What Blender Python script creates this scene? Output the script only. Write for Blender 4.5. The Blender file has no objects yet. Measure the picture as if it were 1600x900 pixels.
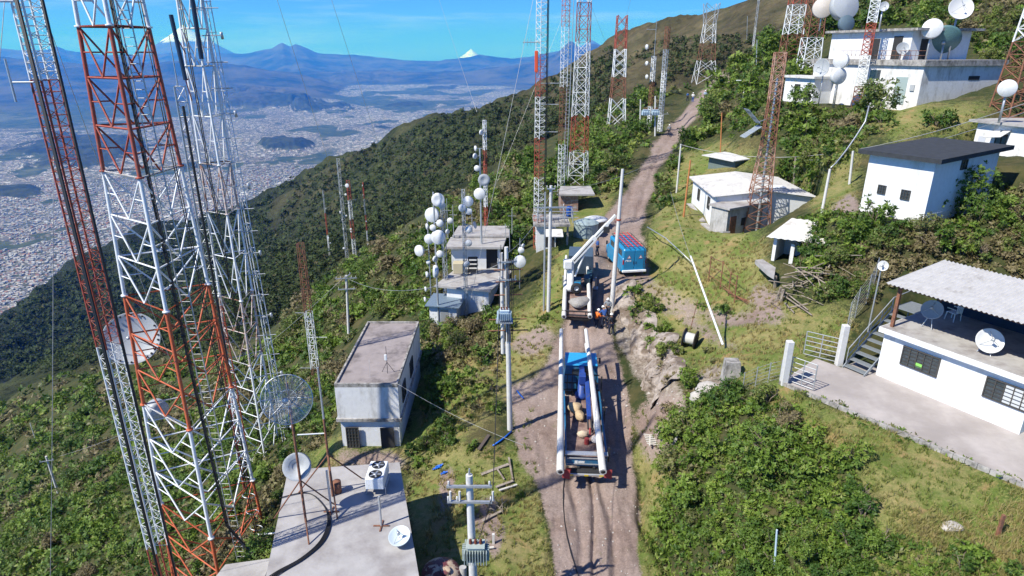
import bpy, math, random
import numpy as np
from mathutils import Vector, Matrix
rad = math.radians
R = random.Random(7)
NR = np.random.RandomState(11)
S = bpy.context.scene
# ------------------------------------------------------------------ camera
F = 1000.0
PITCH = rad(20.3)
CP, SP = math.cos(PITCH), math.sin(PITCH)
cd = bpy.data.cameras.new('camera')
cam = bpy.data.objects.new('camera', cd)
S.collection.objects.link(cam)
cd.sensor_width = 36.0
cd.lens = 36.0 * F / 1600.0
cd.clip_start = 0.5
cd.clip_end = 200000
cam.location = (0, 0, 0)
cam.rotation_euler = (math.pi / 2 - PITCH, 0, 0)
S.camera = cam
# ------------------------------------------------------------------ light
SUN_AZ = math.atan2(-0.86, -0.51)      # x, y of the sun as seen from the scene (behind the camera, to the left)
SUN_EL = rad(48)
sd = Vector((math.cos(SUN_EL) * math.sin(SUN_AZ), math.cos(SUN_EL) * math.cos(SUN_AZ), math.sin(SUN_EL)))
W = bpy.data.worlds.new('World')
S.world = W
W.use_nodes = True
nt = W.node_tree
nt.nodes.clear()
wo = nt.nodes.new('ShaderNodeOutputWorld')
bg = nt.nodes.new('ShaderNodeBackground')
sky = nt.nodes.new('ShaderNodeTexSky')
sky.sky_type = 'NISHITA'
sky.sun_disc = False
sky.sun_elevation = SUN_EL
sky.sun_rotation = SUN_AZ
sky.altitude = 3900
sky.air_density = 1.0
sky.dust_density = 0.0
sky.ozone_density = 4.0
bg.inputs['Strength'].default_value = 0.118
# thin high cirrus, part of the sky itself
tc = nt.nodes.new('ShaderNodeTexCoord')
mp = nt.nodes.new('ShaderNodeMapping'); mp.inputs['Scale'].default_value = (1.2, 1.2, 16)
nz = nt.nodes.new('ShaderNodeTexNoise'); nz.inputs['Scale'].default_value = 2.2; nz.inputs['Detail'].default_value = 7; nz.inputs['Roughness'].default_value = .6
cr = nt.nodes.new('ShaderNodeValToRGB'); cr.color_ramp.elements[0].position = .50; cr.color_ramp.elements[1].position = .80
cr.color_ramp.elements[1].color = (.5, .5, .5, 1)
mx = nt.nodes.new('ShaderNodeMix'); mx.data_type = 'RGBA'
mx.inputs[7].default_value = (6.0, 7.2, 8.4, 1)
nt.links.new(tc.outputs['Generated'], mp.inputs['Vector']); nt.links.new(mp.outputs[0], nz.inputs['Vector'])
nt.links.new(nz.outputs['Fac'], cr.inputs[0]); nt.links.new(cr.outputs[0], mx.inputs[0])
tint = nt.nodes.new('ShaderNodeMix'); tint.data_type = 'RGBA'; tint.blend_type = 'MULTIPLY'; tint.inputs[0].default_value = 1; tint.inputs[7].default_value = (.27, .575, 1.10, 1)
nt.links.new(sky.outputs[0], tint.inputs[6]); nt.links.new(tint.outputs[2], mx.inputs[6]); nt.links.new(mx.outputs[2], bg.inputs['Color'])
nt.links.new(bg.outputs[0], wo.inputs['Surface'])
sl = bpy.data.lights.new('sun', 'SUN')
sl.energy = 5.0
sl.angle = rad(0.53)
sl.color = (1.0, 0.955, 0.89)
so = bpy.data.objects.new('sun', sl)
so.rotation_euler = sd.to_track_quat('Z', 'Y').to_euler()
S.collection.objects.link(so)
S.view_settings.view_transform = 'Standard'
S.view_settings.look = 'None'
S.view_settings.exposure = 0.45
S.view_settings.gamma = 1
S.view_settings.use_curve_mapping = False
S.cycles.max_bounces = 6
S.cycles.diffuse_bounces = 2
S.cycles.glossy_bounces = 2
S.cycles.transmission_bounces = 3
S.cycles.volume_bounces = 3
S.cycles.transparent_max_bounces = 8
S.cycles.caustics_reflective = False
S.cycles.caustics_refractive = False

# ------------------------------------------------------------------ pixel helpers (1600 x 900 frame)
def P(px, py, d):
    q = (py - 450) / F
    return Vector(((px - 800) / F * d, d * (CP - q * SP), -d * (SP + q * CP)))
def onz(px, py, z):
    q = (py - 450) / F
    return P(px, py, -z / (SP + q * CP))
def aty(px, py, y):
    q = (py - 450) / F
    return P(px, py, y / (CP - q * SP))
def ztop(p, py):
    """height at which the vertical through p shows at picture row py"""
    return aty(800, py, p[1])[2]
def proj(p):
    d = p[1] * CP - p[2] * SP
    u = p[1] * SP + p[2] * CP
    return 800 + F * p[0] / d, 450 - F * u / d, d

# ------------------------------------------------------------------ tagging / meshes
COL = S.collection
def tag(o, label=None, cat=None, group=None, kind=None):
    if label: o['label'] = label
    if cat: o['category'] = cat
    if group: o['group'] = group
    if kind: o['kind'] = kind
    return o
def thing(name, label, cat, loc=(0, 0, 0), group=None, rz=0):
    o = bpy.data.objects.new(name, None)
    o.empty_display_size = .3
    COL.objects.link(o)
    o.location = loc
    o.rotation_euler = (0, 0, rz)
    return tag(o, label, cat, group)

def perp(d):
    d = Vector(d).normalized()
    a = Vector((0, 0, 1)) if abs(d.z) < .9 else Vector((1, 0, 0))
    u = d.cross(a).normalized()
    return u, d.cross(u).normalized()

class MB:
    """collects shapes, builds ONE mesh object"""
    def __init__(s):
        s.v = []; s.f = []; s.sm = []
    def add(s, vs, fs, smooth=False):
        n = len(s.v)
        s.v += [tuple(v) for v in vs]
        s.f += [tuple(i + n for i in f) for f in fs]
        s.sm += [smooth] * len(fs)
        return s
    def hexa(s, b, t):
        """b,t: four corners each (counterclockwise seen from above)"""
        return s.add(list(b) + list(t), [(3, 2, 1, 0), (4, 5, 6, 7), (0, 1, 5, 4), (1, 2, 6, 5), (2, 3, 7, 6), (3, 0, 4, 7)])
    def box(s, c, sz, ax=None, bev=0.0):
        """axis box centred at c; ax = (X,Y,Z) unit vectors"""
        c = Vector(c)
        X, Y, Z = ax if ax else (Vector((1, 0, 0)), Vector((0, 1, 0)), Vector((0, 0, 1)))
        a, b, h = sz[0] / 2, sz[1] / 2, sz[2] / 2
        if bev <= 0:
            q = [(-a, -b), (a, -b), (a, b), (-a, b)]
            return s.hexa([c + X * x + Y * y - Z * h for x, y in q], [c + X * x + Y * y + Z * h for x, y in q])
        w = min(bev, a * .9, b * .9, h * .9)
        def ring(x, y, z):
            return [c + X * i + Y * j + Z * z for i, j in ((-x + w, -y), (x - w, -y), (x, -y + w), (x, y - w), (x - w, y), (-x + w, y), (-x, y - w), (-x, -y + w))]
        def ringi(x, y, z):
            return [c + X * i + Y * j + Z * z for i, j in ((-x + w, -y + w), (x - w, -y + w), (x - w, -y + w), (x - w, y - w), (x - w, y - w), (-x + w, y - w), (-x + w, y - w), (-x + w, -y + w))]
        vs = ringi(a, b, -h) + ring(a, b, -h + w) + ring(a, b, h - w) + ringi(a, b, h)
        fs = []
        for k in range(3):
            for i in range(8):
                j = (i + 1) % 8
                if k != 1 and i in (1, 3, 5, 7):
                    if k == 0: fs.append((i, 8 + j, 8 + i))
                    else: fs.append((16 + i, 16 + j, 24 + i))
                    continue
                fs.append((k * 8 + i, k * 8 + j, k * 8 + 8 + j, k * 8 + 8 + i))
        fs.append((7, 5, 3, 1)); fs.append((24 + 1, 24 + 3, 24 + 5, 24 + 7))
        return s.add(vs, fs)
    def tube(s, a, b, r, r2=None, n=6, cap=True, smooth=True):
        a, b = Vector(a), Vector(b)
        r2 = r if r2 is None else r2
        if (b - a).length < 1e-6: return s
        u, w = perp(b - a)
        vs = []
        for p, rr in ((a, r), (b, r2)):
            for i in range(n):
                t = 2 * math.pi * i / n
                vs.append(p + u * math.cos(t) * rr + w * math.sin(t) * rr)
        fs = [(i, (i + 1) % n, n + (i + 1) % n, n + i) for i in range(n)]
        s.add(vs, fs, smooth)
        if cap:
            s.add(vs, [tuple(range(n - 1, -1, -1)), tuple(range(n, 2 * n))])
        return s
    def path(s, pts, r, n=5):
        pts = [Vector(p) for p in pts]
        vs = []
        for k, p in enumerate(pts):
            d = pts[min(k + 1, len(pts) - 1)] - pts[max(k - 1, 0)]
            if k == 0: u, w = perp(d)
            else:
                d = d.normalized()
                u = (u - d * u.dot(d)).normalized(); w = d.cross(u)
            rr = r[k] if isinstance(r, (list, tuple)) else r
            for i in range(n):
                t = 2 * math.pi * i / n
                vs.append(p + u * math.cos(t) * rr + w * math.sin(t) * rr)
        fs = []
        for k in range(len(pts) - 1):
            for i in range(n):
                j = (i + 1) % n
                fs.append((k * n + i, k * n + j, k * n + n + j, k * n + n + i))
        fs.append(tuple(range(n - 1, -1, -1))); fs.append(tuple(range((len(pts) - 1) * n, len(pts) * n)))
        return s.add(vs, fs, True)
    def lathe(s, c, axis, prof, n=20, smooth=True, up=None):
        """prof: list of (radius, height along axis)"""
        c = Vector(c); axis = Vector(axis).normalized()
        u, w = perp(axis)
        vs = []
        for r, h in prof:
            for i in range(n):
                t = 2 * math.pi * i / n
                vs.append(c + axis * h + u * math.cos(t) * r + w * math.sin(t) * r)
        fs = []
        for k in range(len(prof) - 1):
            for i in range(n):
                j = (i + 1) % n
                fs.append((k * n + i, k * n + j, k * n + n + j, k * n + n + i))
        return s.add(vs, fs, smooth)
    def prism(s, poly, z0, z1):
        n = len(poly)
        vs = [(p[0], p[1], z0) for p in poly] + [(p[0], p[1], z1) for p in poly]
        fs = [tuple(range(n - 1, -1, -1)), tuple(range(n, 2 * n))] + [(i, (i + 1) % n, n + (i + 1) % n, n + i) for i in range(n)]
        return s.add(vs, fs)
    def slab(s, pts, th):
        """thick sheet through coplanar points, th below"""
        pts = [Vector(p) for p in pts]
        nrm = (pts[1] - pts[0]).cross(pts[2] - pts[0]).normalized()
        if nrm.z < 0: nrm = -nrm
        n = len(pts)
        vs = [p - nrm * th for p in pts] + pts
        return s.add(vs, [tuple(range(n - 1, -1, -1)), tuple(range(n, 2 * n))] + [(i, (i + 1) % n, n + (i + 1) % n, n + i) for i in range(n)])
    def build(s, name, mat, parent=None, world=True):
        me = bpy.data.meshes.new(name)
        org = Vector((0, 0, 0))
        vs = s.v
        if parent is not None:
            if world:
                inv = Matrix.LocRotScale(parent.location, parent.rotation_euler, None).inverted()
                q = parent.parent
                while q is not None:
                    inv = inv @ Matrix.LocRotScale(q.location, q.rotation_euler, None).inverted()
                    q = q.parent
                vs = [tuple(inv @ Vector(v)) for v in vs]
        elif vs:
            a = np.array(vs)
            org = Vector(((a[:, 0].min() + a[:, 0].max()) / 2, (a[:, 1].min() + a[:, 1].max()) / 2, a[:, 2].min()))
            vs = [tuple(Vector(v) - org) for v in vs]
        me.from_pydata(vs, [], s.f)
        me.polygons.foreach_set('use_smooth', s.sm)
        me.update()
        o = bpy.data.objects.new(name, me)
        if mat: me.materials.append(mat)
        COL.objects.link(o)
        if parent is not None: o.parent = parent
        else: o.location = org
        return o

def copy_tree(o, parent=None):
    c = o.copy(); COL.objects.link(c)
    if parent is not None: c.parent = parent
    for ch in [x for x in S.objects if x.parent is o]:
        copy_tree(ch, c)
    return c

# ------------------------------------------------------------------ materials
MATS = {}
def mat(name, col, rough=.7, metal=0.0, var=0.0, scale=3.0, col2=None, edge=(.45, .6), detail=6, bump=0.0, bscale=20.0, streak=0.0, spec=None, rnd=0.0):
    """procedural painted / weathered surface: base colour, noise variation, second colour in patches"""
    if name in MATS: return MATS[name]
    m = bpy.data.materials.new(name); MATS[name] = m
    m.use_nodes = True
    nt = m.node_tree; N = nt.nodes; L = nt.links
    b = N['Principled BSDF']
    b.inputs['Roughness'].default_value = rough
    b.inputs['Metallic'].default_value = metal
    if spec is not None: b.inputs['Specular IOR Level'].default_value = spec
    tc = N.new('ShaderNodeTexCoord')
    src = None
    rgb = N.new('ShaderNodeRGB'); rgb.outputs[0].default_value = (*col, 1)
    src = rgb.outputs[0]
    if col2 is not None:
        n = N.new('ShaderNodeTexNoise'); n.inputs['Scale'].default_value = scale; n.inputs['Detail'].default_value = detail; n.inputs['Roughness'].default_value = .65
        mpn = N.new('ShaderNodeMapping'); mpn.inputs['Scale'].default_value = (1, 1, 1 - .8 * streak)
        L.new(tc.outputs['Object'], mpn.inputs[0]); L.new(mpn.outputs[0], n.inputs['Vector'])
        r = N.new('ShaderNodeMapRange'); r.inputs[1].default_value = edge[0]; r.inputs[2].default_value = edge[1]
        L.new(n.outputs['Fac'], r.inputs[0])
        mxx = N.new('ShaderNodeMix'); mxx.data_type = 'RGBA'
        L.new(r.outputs[0], mxx.inputs[0]); L.new(src, mxx.inputs[6]); mxx.inputs[7].default_value = (*col2, 1)
        src = mxx.outputs[2]
    if var > 0:
        n = N.new('ShaderNodeTexNoise'); n.inputs['Scale'].default_value = scale * 3.1; n.inputs['Detail'].default_value = 5
        L.new(tc.outputs['Object'], n.inputs['Vector'])
        r = N.new('ShaderNodeMapRange'); r.inputs[1].default_value = .25; r.inputs[2].default_value = .75
        r.inputs[3].default_value = 1 - var; r.inputs[4].default_value = 1 + var * .6
        L.new(n.outputs['Fac'], r.inputs[0])
        h = N.new('ShaderNodeHueSaturation'); L.new(r.outputs[0], h.inputs['Value']); L.new(src, h.inputs['Color'])
        src = h.outputs[0]
    L.new(src, b.inputs['Base Color'])
    if bump > 0:
        n = N.new('ShaderNodeTexNoise'); n.inputs['Scale'].default_value = bscale; n.inputs['Detail'].default_value = 6
        L.new(tc.outputs['Object'], n.inputs['Vector'])
        bp = N.new('ShaderNodeBump'); bp.inputs['Strength'].default_value = bump; bp.inputs['Distance'].default_value = .05
        L.new(n.outputs['Fac'], bp.inputs['Height']); L.new(bp.outputs[0], b.inputs['Normal'])
    return m

NTAB = {}
def wave_noise(x, y, seed=0, oct=5, f0=1.0, gain=.5, ridged=False):
    """cheap fractal value noise on arrays"""
    out = np.zeros_like(x, dtype=float); amp = 1.0; tot = 0
    for o in range(oct):
        f = f0 * 2 ** o
        key = seed * 31 + o
        if key not in NTAB: NTAB[key] = np.random.RandomState(key).rand(256, 256)
        tab = NTAB[key]
        ca, sa = math.cos(o * 1.3 + seed), math.sin(o * 1.3 + seed)
        u = (x * ca - y * sa) * f + 17.3 * o; v = (x * sa + y * ca) * f + 7.7 * o
        i = np.floor(u).astype(int); j = np.floor(v).astype(int)
        a = u - i; b = v - j
        a = a * a * (3 - 2 * a); b = b * b * (3 - 2 * b)
        i0, j0, i1, j1 = i % 256, j % 256, (i + 1) % 256, (j + 1) % 256
        n = (tab[i0, j0] * (1 - a) + tab[i1, j0] * a) * (1 - b) + (tab[i0, j1] * (1 - a) + tab[i1, j1] * a) * b
        if ridged: n = 1 - np.abs(2 * n - 1)
        out += n * amp; tot += amp; amp *= gain
    return out / tot
def sstep(a, b, x):
    t = np.clip((x - a) / (b - a), 0, 1)
    return t * t * (3 - 2 * t)
# footprints nothing may grow in (filled by the buildings): (x, y, radius)
KEEP = []
# ------------------------------------------------------------------ terrain: heights from surveyed points
PT = [  # x, y, z
 # road
 (3.5,6,-23.2),(3.9,15,-22.6),(3.9,22.6,-22),(3.9,30,-22),(4.7,39.7,-21.3),(6.4,45,-20),(8,54.5,-17.3),(12.4,66,-16.5),(16,79,-15.4),(24.5,102,-11.8),(34,142,-9.9),(51,168,-7.3),
 # left of road
 (0,24,-22.2),(-3.1,24,-22.3),(-6,26,-23.4),(-12,25,-24.8),(-17,28,-27.5),(0,33,-21.7),(-3,33,-22.1),(-7,35,-23.5),(-11,40,-24.2),(-14,35,-25.5),(-20,37,-29.5),
 (-6,17,-24.5),(-14,16,-27),(-22,20,-32),(0,10,-23.5),(-10,8,-28),
 (0,45,-20.8),(-5,48,-22),(-2.3,52.6,-21.6),(-8,50,-23.3),(-16,52,-28.5),(-20,68,-31),(2.5,59.6,-17.8),(7.2,60.9,-17),(-3,62,-20.5),(-10,62,-24),
 (0,84,-17.5),(-8.5,84,-20.9),(-13.6,82,-23.5),(-25,84,-32),(-40,84,-43),(8,84,-15.6),
 (10,120,-16),(0,120,-21),(-15,120,-31),(-40,120,-48),(-41,153,-50),(30,170,-12),(10,170,-22),(-20,170,-41),(-60,170,-70),
 (-82,95,-75),(-54,56,-50),(-30,30,-36.5),(-60,60,-54),(-100,110,-86),(-30,15,-38),(-60,30,-57),(-100,60,-84),(-150,150,-112),(-104,181,-88),(-140,177,-99),(-63,155,-69),(-180,200,-122),(-60,10,-60),(-30,5,-40),(-45,50,-45),(-35,70,-41),
 # right: terrace, lawn, patio
 (11.7,38.2,-18.2),(12.2,32.1,-17.2),(15.5,44,-16.9),(12,48,-17.6),(13,55,-16.2),(18,56,-14.7),(22,56,-13.3),(19,43.6,-14.5),(11,52,-17.7),
 (13.6,28.3,-15.8),(18.5,29.4,-15.7),(22,24,-15.7),(20,21,-15.7),(28,30,-15.2),(12.6,27,-16.3),(9,26,-19.2),(7.4,24,-21.4),(8.4,20,-20.4),(14.6,20,-16.6),(18.9,23,-15.9),(17.2,17.9,-17),(10,15,-20.5),(15,10,-19),(6.9,30,-21.6),(8.2,31,-20.2),
 (7.6,40,-21.2),(7.8,45,-20.2),(22,37,-13.2),(27,38,-11.5),(24,42.3,-9.9),(33,43,-7.6),(37,52.6,-8.3),(38,64,-5.1),(34,60,-6.6),(30,50,-9.5),
 (35,30,-12.5),(40,20,-11),(50,30,-6.5),(60,40,-2.5),(55,55,-2.5),(60,10,-8),
 (22,66,-13.6),(28,70.5,-11.1),(34,69.6,-7.8),(24,80,-12.6),(29.7,87,-9.8),(33.7,78,-5.4),(45,70,-3.6),(57,79,-.4),(68,91,3),(77,120,8.5),(72,131,9.5),(49,137,-3.6),(56,140,2.6),(90,195,12),
 (100,60,12),(120,90,19),(150,150,24),(45,100,-3),(60,100,2.5),(63,170,0),(75,190,2),(150,40,22),
 # mid slopes west of the ridge
 (-245,310,-172),(-250,464,-190),(-135,420,-140),(-90,450,-108),(-30,400,-78),(40,300,-66),(70,250,-36),(0,250,-78),(30,210,-36),(-30,210,-68),(-70,215,-104),(-80,250,-124),(-150,270,-160),(-200,200,-160),(-300,200,-210),(-300,100,-225),(90,380,-6),(10,500,-60),
]
# crest of the big grassy hill and of its wooded spur: px, py, depth
for a in [(1240,24,500),(1180,28,490),(1100,38,480),(1060,40,490),(1020,50,500),(985,68,510),(960,84,520),(930,100,535),(900,115,550),(865,140,580),(830,160,620),(760,178,690),(700,188,750),(640,207,850),(600,238,900),
          (550,262,950),(500,282,1000),(420,322,1100),(330,345,1250),(150,405,1400),(80,450,1400),(0,530,1300),(1290,22,480),(1330,5,450)]:
    p = P(*a); PT.append((p.x, p.y, p.z))
    # the far flank drops away behind the crest
    for k, dz in ((1.25, .07), (1.6, .22)):
        PT.append((p.x * k, p.y * k, p.z - dz * a[2] if a[2] < 1000 else p.z * k - .16 * a[2] * (k - 1) * 2))
for a in [(560,300,820),(700,260,560),(800,200,560),(640,330,560),(760,280,430),(480,420,520),(350,420,800),(250,480,800),(180,520,900),(120,560,600),(20,600,520),(380,500,330),(250,560,420),(900,180,430),(950,140,440),(1050,100,400),(1130,70,380),(870,230,330),(-150,600,1000),(-300,650,700)]:
    p = P(*a); PT.append((p.x, p.y, p.z))
for th in range(-60, 61, 12):
    t = rad(th)
    PT.append((2400 * math.sin(t), 2400 * math.cos(t), -1060 if th < 30 else -500))
    PT.append((3400 * math.sin(t), 3400 * math.cos(t), -1250 if th < 30 else -900))
PT = np.array(PT, float)
def lp(x, y):
    r = np.hypot(x, y)
    return np.arctan2(x, y), np.log(r)
tu, tv = lp(PT[:, 0], PT[:, 1])
tz = PT[:, 2] / np.hypot(PT[:, 0], PT[:, 1])
def kern(r2): return np.where(r2 > 0, r2 * np.log(r2 + 1e-12) * .5, 0)
NPT = len(PT)
A = np.zeros((NPT + 3, NPT + 3))
A[:NPT, :NPT] = kern((tu[:, None] - tu) ** 2 + (tv[:, None] - tv) ** 2) + np.eye(NPT) * 4e-4
A[:NPT, NPT] = 1; A[:NPT, NPT + 1] = tu; A[:NPT, NPT + 2] = tv; A[NPT:, :NPT] = A[:NPT, NPT:].T
WT = np.linalg.solve(A, np.concatenate([tz, [0, 0, 0]]))
RY = np.array([0, 15, 22.6, 30, 39.7, 45, 50, 54.5, 66, 79, 90, 102, 120, 142, 168, 190])
RX = np.array([3.5, 3.9, 4.0, 4.15, 4.5, 5.1, 6.0, 7.6, 12.4, 16, 19.6, 24.5, 28.5, 34, 51, 60.])
RZ = np.array([-23, -22.6, -22.1, -22, -21.3, -20.1, -18.7, -17.4, -16.4, -15.4, -13.6, -11.8, -10.9, -9.9, -7.3, -5.])
PADS = []   # (polygon centre, axis u, half u, half v, z, margin)
def raw(x, y):
    x = np.atleast_1d(np.asarray(x, float)); y = np.atleast_1d(np.asarray(y, float))
    u, v = lp(x, y)
    out = np.empty_like(x)
    for i in range(0, len(x), 20000):
        a, b = u[i:i + 20000, None], v[i:i + 20000, None]
        k = kern((a - tu) ** 2 + (b - tv) ** 2)
        out[i:i + 20000] = k @ WT[:NPT] + WT[NPT] + WT[NPT + 1] * a[:, 0] + WT[NPT + 2] * b[:, 0]
    return out * np.hypot(x, y)
def H(x, y, fine=True):
    x = np.atleast_1d(np.asarray(x, float)).copy(); y = np.atleast_1d(np.asarray(y, float))
    x0 = x.copy()
    # rock cutting on the right of the road: squeeze the rise into a cliff
    xc = 9.3 + .6 * np.sin(y * .35) + .35 * np.sin(y * 1.3)
    wc = sstep(31.5, 35, y) * (1 - sstep(47, 52, y))
    dx = x - xc
    Wd = 2.4
    t = np.clip(dx / Wd, -1, 1)
    sq = np.where(np.abs(dx) < Wd, Wd * np.sign(t) * np.abs(t) ** .28, dx)
    x = xc + dx * (1 - wc) + sq * wc
    z = raw(x, y)
    x = x0
    # road bed
    rx = np.interp(y, RY, RX); rz = np.interp(y, RY, RZ)
    hw = np.interp(y, [0, 60, 80, 170], [2.3, 1.9, 1.5, 1.6])
    s = np.abs(x - rx)
    w = (1 - sstep(hw, hw + 2.2, s)) * (1 - sstep(160, 185, y))
    z = z * (1 - w) + rz * w
    if fine:
        r = np.hypot(x, y)
        near = 1 - sstep(150, 260, r)
        z = z + (1 - w) * near * ((wave_noise(x, y, 3, 3, .35) - .5) * .5 + (wave_noise(x, y, 4, 3, 1.7) - .5) * .14)
        # wheel ruts, washed-out gully
        wob = .12 * np.sin(y * .8)
        zr = -.15 * np.exp(-((x - rx - .75 - wob) / .20) ** 2) - .16 * np.exp(-((x - rx + .8 - wob) / .20) ** 2) + .05 * np.exp(-((x - rx - .4 - wob) / .12) ** 2) + (wave_noise(x * 1.4, y * .35, 5, 5, 2.4, .6) - .5) * .22
        zr = zr - .26 * np.exp(-((x - rx + .05 - .25 * np.sin(y * .5)) / .13) ** 2) * (y < 31)
        z = z + w * near * zr
        # drain gully at the right kerb of the road
        g = np.exp(-((x - rx - 2.75 - .3 * np.sin(y * .9)) / .25) ** 2) * (1 - sstep(29, 34, y))
        z = z - .45 * g
        far = sstep(170, 420, r) * (1 - sstep(2300, 2800, r))
        z = z + far * ((wave_noise(x, y, 8, 5, 1 / 260., .5, True) - .55) * (15 + r * .05) + (wave_noise(x, y, 9, 4, 1 / 50., .55, True) - .5) * (7 + r * .012))
        z = z + wc * np.clip(1 - np.abs(dx) / 2.0, 0, 1) * (wave_noise(x * .6, y, 12, 4, 1.3, .6, True) - .5) * .9
    for (cx, cy, ux, uy, hu, hv, pz, mg) in PADS:
        a = (x - cx) * ux + (y - cy) * uy; b = -(x - cx) * uy + (y - cy) * ux
        dd = np.hypot(np.maximum(np.abs(a) - hu, 0), np.maximum(np.abs(b) - hv, 0))
        w = 1 - sstep(0, mg, dd)
        z = z * (1 - w) + pz * w
    return z
def pad(a, b, width, z, margin=1.2, grow=.2):
    """level ground under a wall line a->b, going width to the left of it"""
    a, b = Vector(a[:2]), Vector(b[:2]); u = (b - a).normalized(); v = Vector((-u.y, u.x))
    c = (a + b) / 2 + v * width / 2
    PADS.append((c.x, c.y, u.x, u.y, (b - a).length / 2 + grow, abs(width) / 2 + grow, z, margin))
def ground_many(px, py, dmax=2600.0):
    """march picture rays onto the terrain; returns x,y,z,depth arrays"""
    px = np.asarray(px, float); py = np.asarray(py, float)
    q = (py - 450) / F
    dx, dy, dz = (px - 800) / F, CP - q * SP, -(SP + q * CP)
    n = len(px)
    lo = np.full(n, 12.0); hit = np.zeros(n, bool); hi = np.full(n, dmax)
    d = 12.0
    while d < dmax:
        nd = d * 1.045
        m = ~hit
        if not m.any(): break
        z = H(dx[m] * nd, dy[m] * nd)
        h = z >= dz[m] * nd
        idx = np.where(m)[0][h]
        hit[idx] = True; hi[idx] = nd; lo[idx] = d
        d = nd
    for _ in range(14):
        mid = (lo + hi) / 2
        z = H(dx * mid, dy * mid)
        b = z >= dz * mid
        hi = np.where(b, mid, hi); lo = np.where(b, lo, mid)
    return dx * hi, dy * hi, H(dx * hi, dy * hi), hi, hit
def G(px, py):
    x, y, z, d, h = ground_many([px], [py])
    return Vector((x[0], y[0], z[0]))
def gz(x, y): return float(H([x], [y])[0])
def gp(x, y): return Vector((x, y, gz(x, y)))
def poly_mask(x, y, poly):
    ins = np.zeros(x.shape, bool); n = len(poly)
    for i in range(n):
        x1, y1 = poly[i]; x2, y2 = poly[(i + 1) % n]
        if y1 == y2: continue
        c = ((y1 > y) != (y2 > y)) & (x < (x2 - x1) * (y - y1) / (y2 - y1) + x1)
        ins ^= c
    return ins
# level ground for the buildings
pad((18.2, 29.7), (24.5, 21.5), 8, -15.7, 2.0)
pad((13.6, 28.6), (23, 17.2), 5.2, -15.72, 1.0)
pad((9.0, 52.2), (11.4, 51.8), 5, -18.0, 2.0, .3)
pad((-11, 34.9), (-7.1, 34.9), 9.6, -23.8, 1.6)
# ------------------------------------------------------------------ materials of the buildings
WHITEW = mat('whitewashed wall', (.76, .77, .78), .85, var=.07, scale=1.1, col2=(.50, .48, .44), edge=(.55, .74), streak=.75, bump=.15, bscale=12)
WHITEO = mat('old white wall', (.74, .74, .74), .9, var=.08, scale=1.2, col2=(.40, .38, .35), edge=(.50, .72), streak=.8, bump=.2, bscale=10)
GREYW = mat('bare render wall', (.46, .45, .44), .92, var=.15, scale=1.3, col2=(.25, .24, .22), edge=(.45, .65), streak=.7, bump=.25, bscale=10)
CONC = mat('weathered concrete', (.40, .385, .375), .92, var=.14, scale=.9, col2=(.26, .235, .225), edge=(.47, .66), bump=.2, bscale=9)
CONCL = mat('pale concrete slab', (.40, .385, .38), .9, var=.14, scale=.55, col2=(.27, .25, .245), edge=(.44, .66), bump=.12, bscale=9)
STAINC = mat('stained parapet concrete', (.42, .40, .38), .95, var=.2, scale=2, col2=(.16, .15, .14), edge=(.42, .62), streak=.3, bump=.3, bscale=10)
PATIO = mat('patio concrete', (.34, .305, .29), .93, var=.14, scale=.35, col2=(.44, .40, .385), edge=(.45, .65), bump=.15, bscale=7)
TIN = mat('corrugated cement sheet', (.53, .52, .51), .8, var=.14, scale=.9, col2=(.30, .27, .25), edge=(.56, .78))
TINW = mat('white painted sheet roof', (.66, .65, .62), .65, var=.10, scale=1.4, col2=(.42, .37, .32), edge=(.52, .74))
DARKROOF = mat('dark asphalt roofing', (.035, .04, .048), .85, var=.35, scale=.8, bump=.2, bscale=8)
BLUETIN = mat('blue grey sheet roof', (.22, .29, .36), .45, metal=.3, var=.15, scale=2)
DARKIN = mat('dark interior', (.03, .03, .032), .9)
GLASS = mat('window glass', (.05, .065, .075), .12, spec=.8, var=.4, scale=2)
IRON = mat('dark iron bars', (.06, .055, .05), .7)
RUST = mat('rusty steel', (.27, .115, .065), .85, var=.3, scale=5, col2=(.15, .075, .05), edge=(.45, .6))
REDP = mat('faded red paint', (.38, .075, .045), .6, var=.2, scale=3, col2=(.30, .14, .10), edge=(.52, .7))
ORNP = mat('orange red paint', (.55, .12, .045), .6, var=.2, scale=3, col2=(.36, .12, .07), edge=(.52, .7))
WHTP = mat('chalky white paint', (.76, .78, .79), .55, var=.08, scale=3, col2=(.55, .53, .50), edge=(.58, .72))
GALV = mat('galvanised steel', (.52, .54, .56), .42, metal=.55, var=.15, scale=4)
CABLE = mat('black cable', (.018, .018, .02), .55)
WHDISH = mat('white dish paint', (.66, .67, .68), .5, var=.10, scale=1.5, col2=(.48, .47, .45), edge=(.55, .75), streak=.6)
GYDISH = mat('grey dish paint', (.42, .44, .46), .5, var=.1, scale=3)
POLEC = mat('spun concrete pole', (.62, .61, .59), .85, var=.1, scale=2, col2=(.46, .44, .42), edge=(.55, .72), streak=.6)
WOOD = mat('weathered wood', (.34, .29, .24), .9, var=.25, scale=4, col2=(.20, .16, .13), edge=(.45, .6))
INSUL = mat('brown porcelain', (.16, .04, .02), .25)

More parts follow.
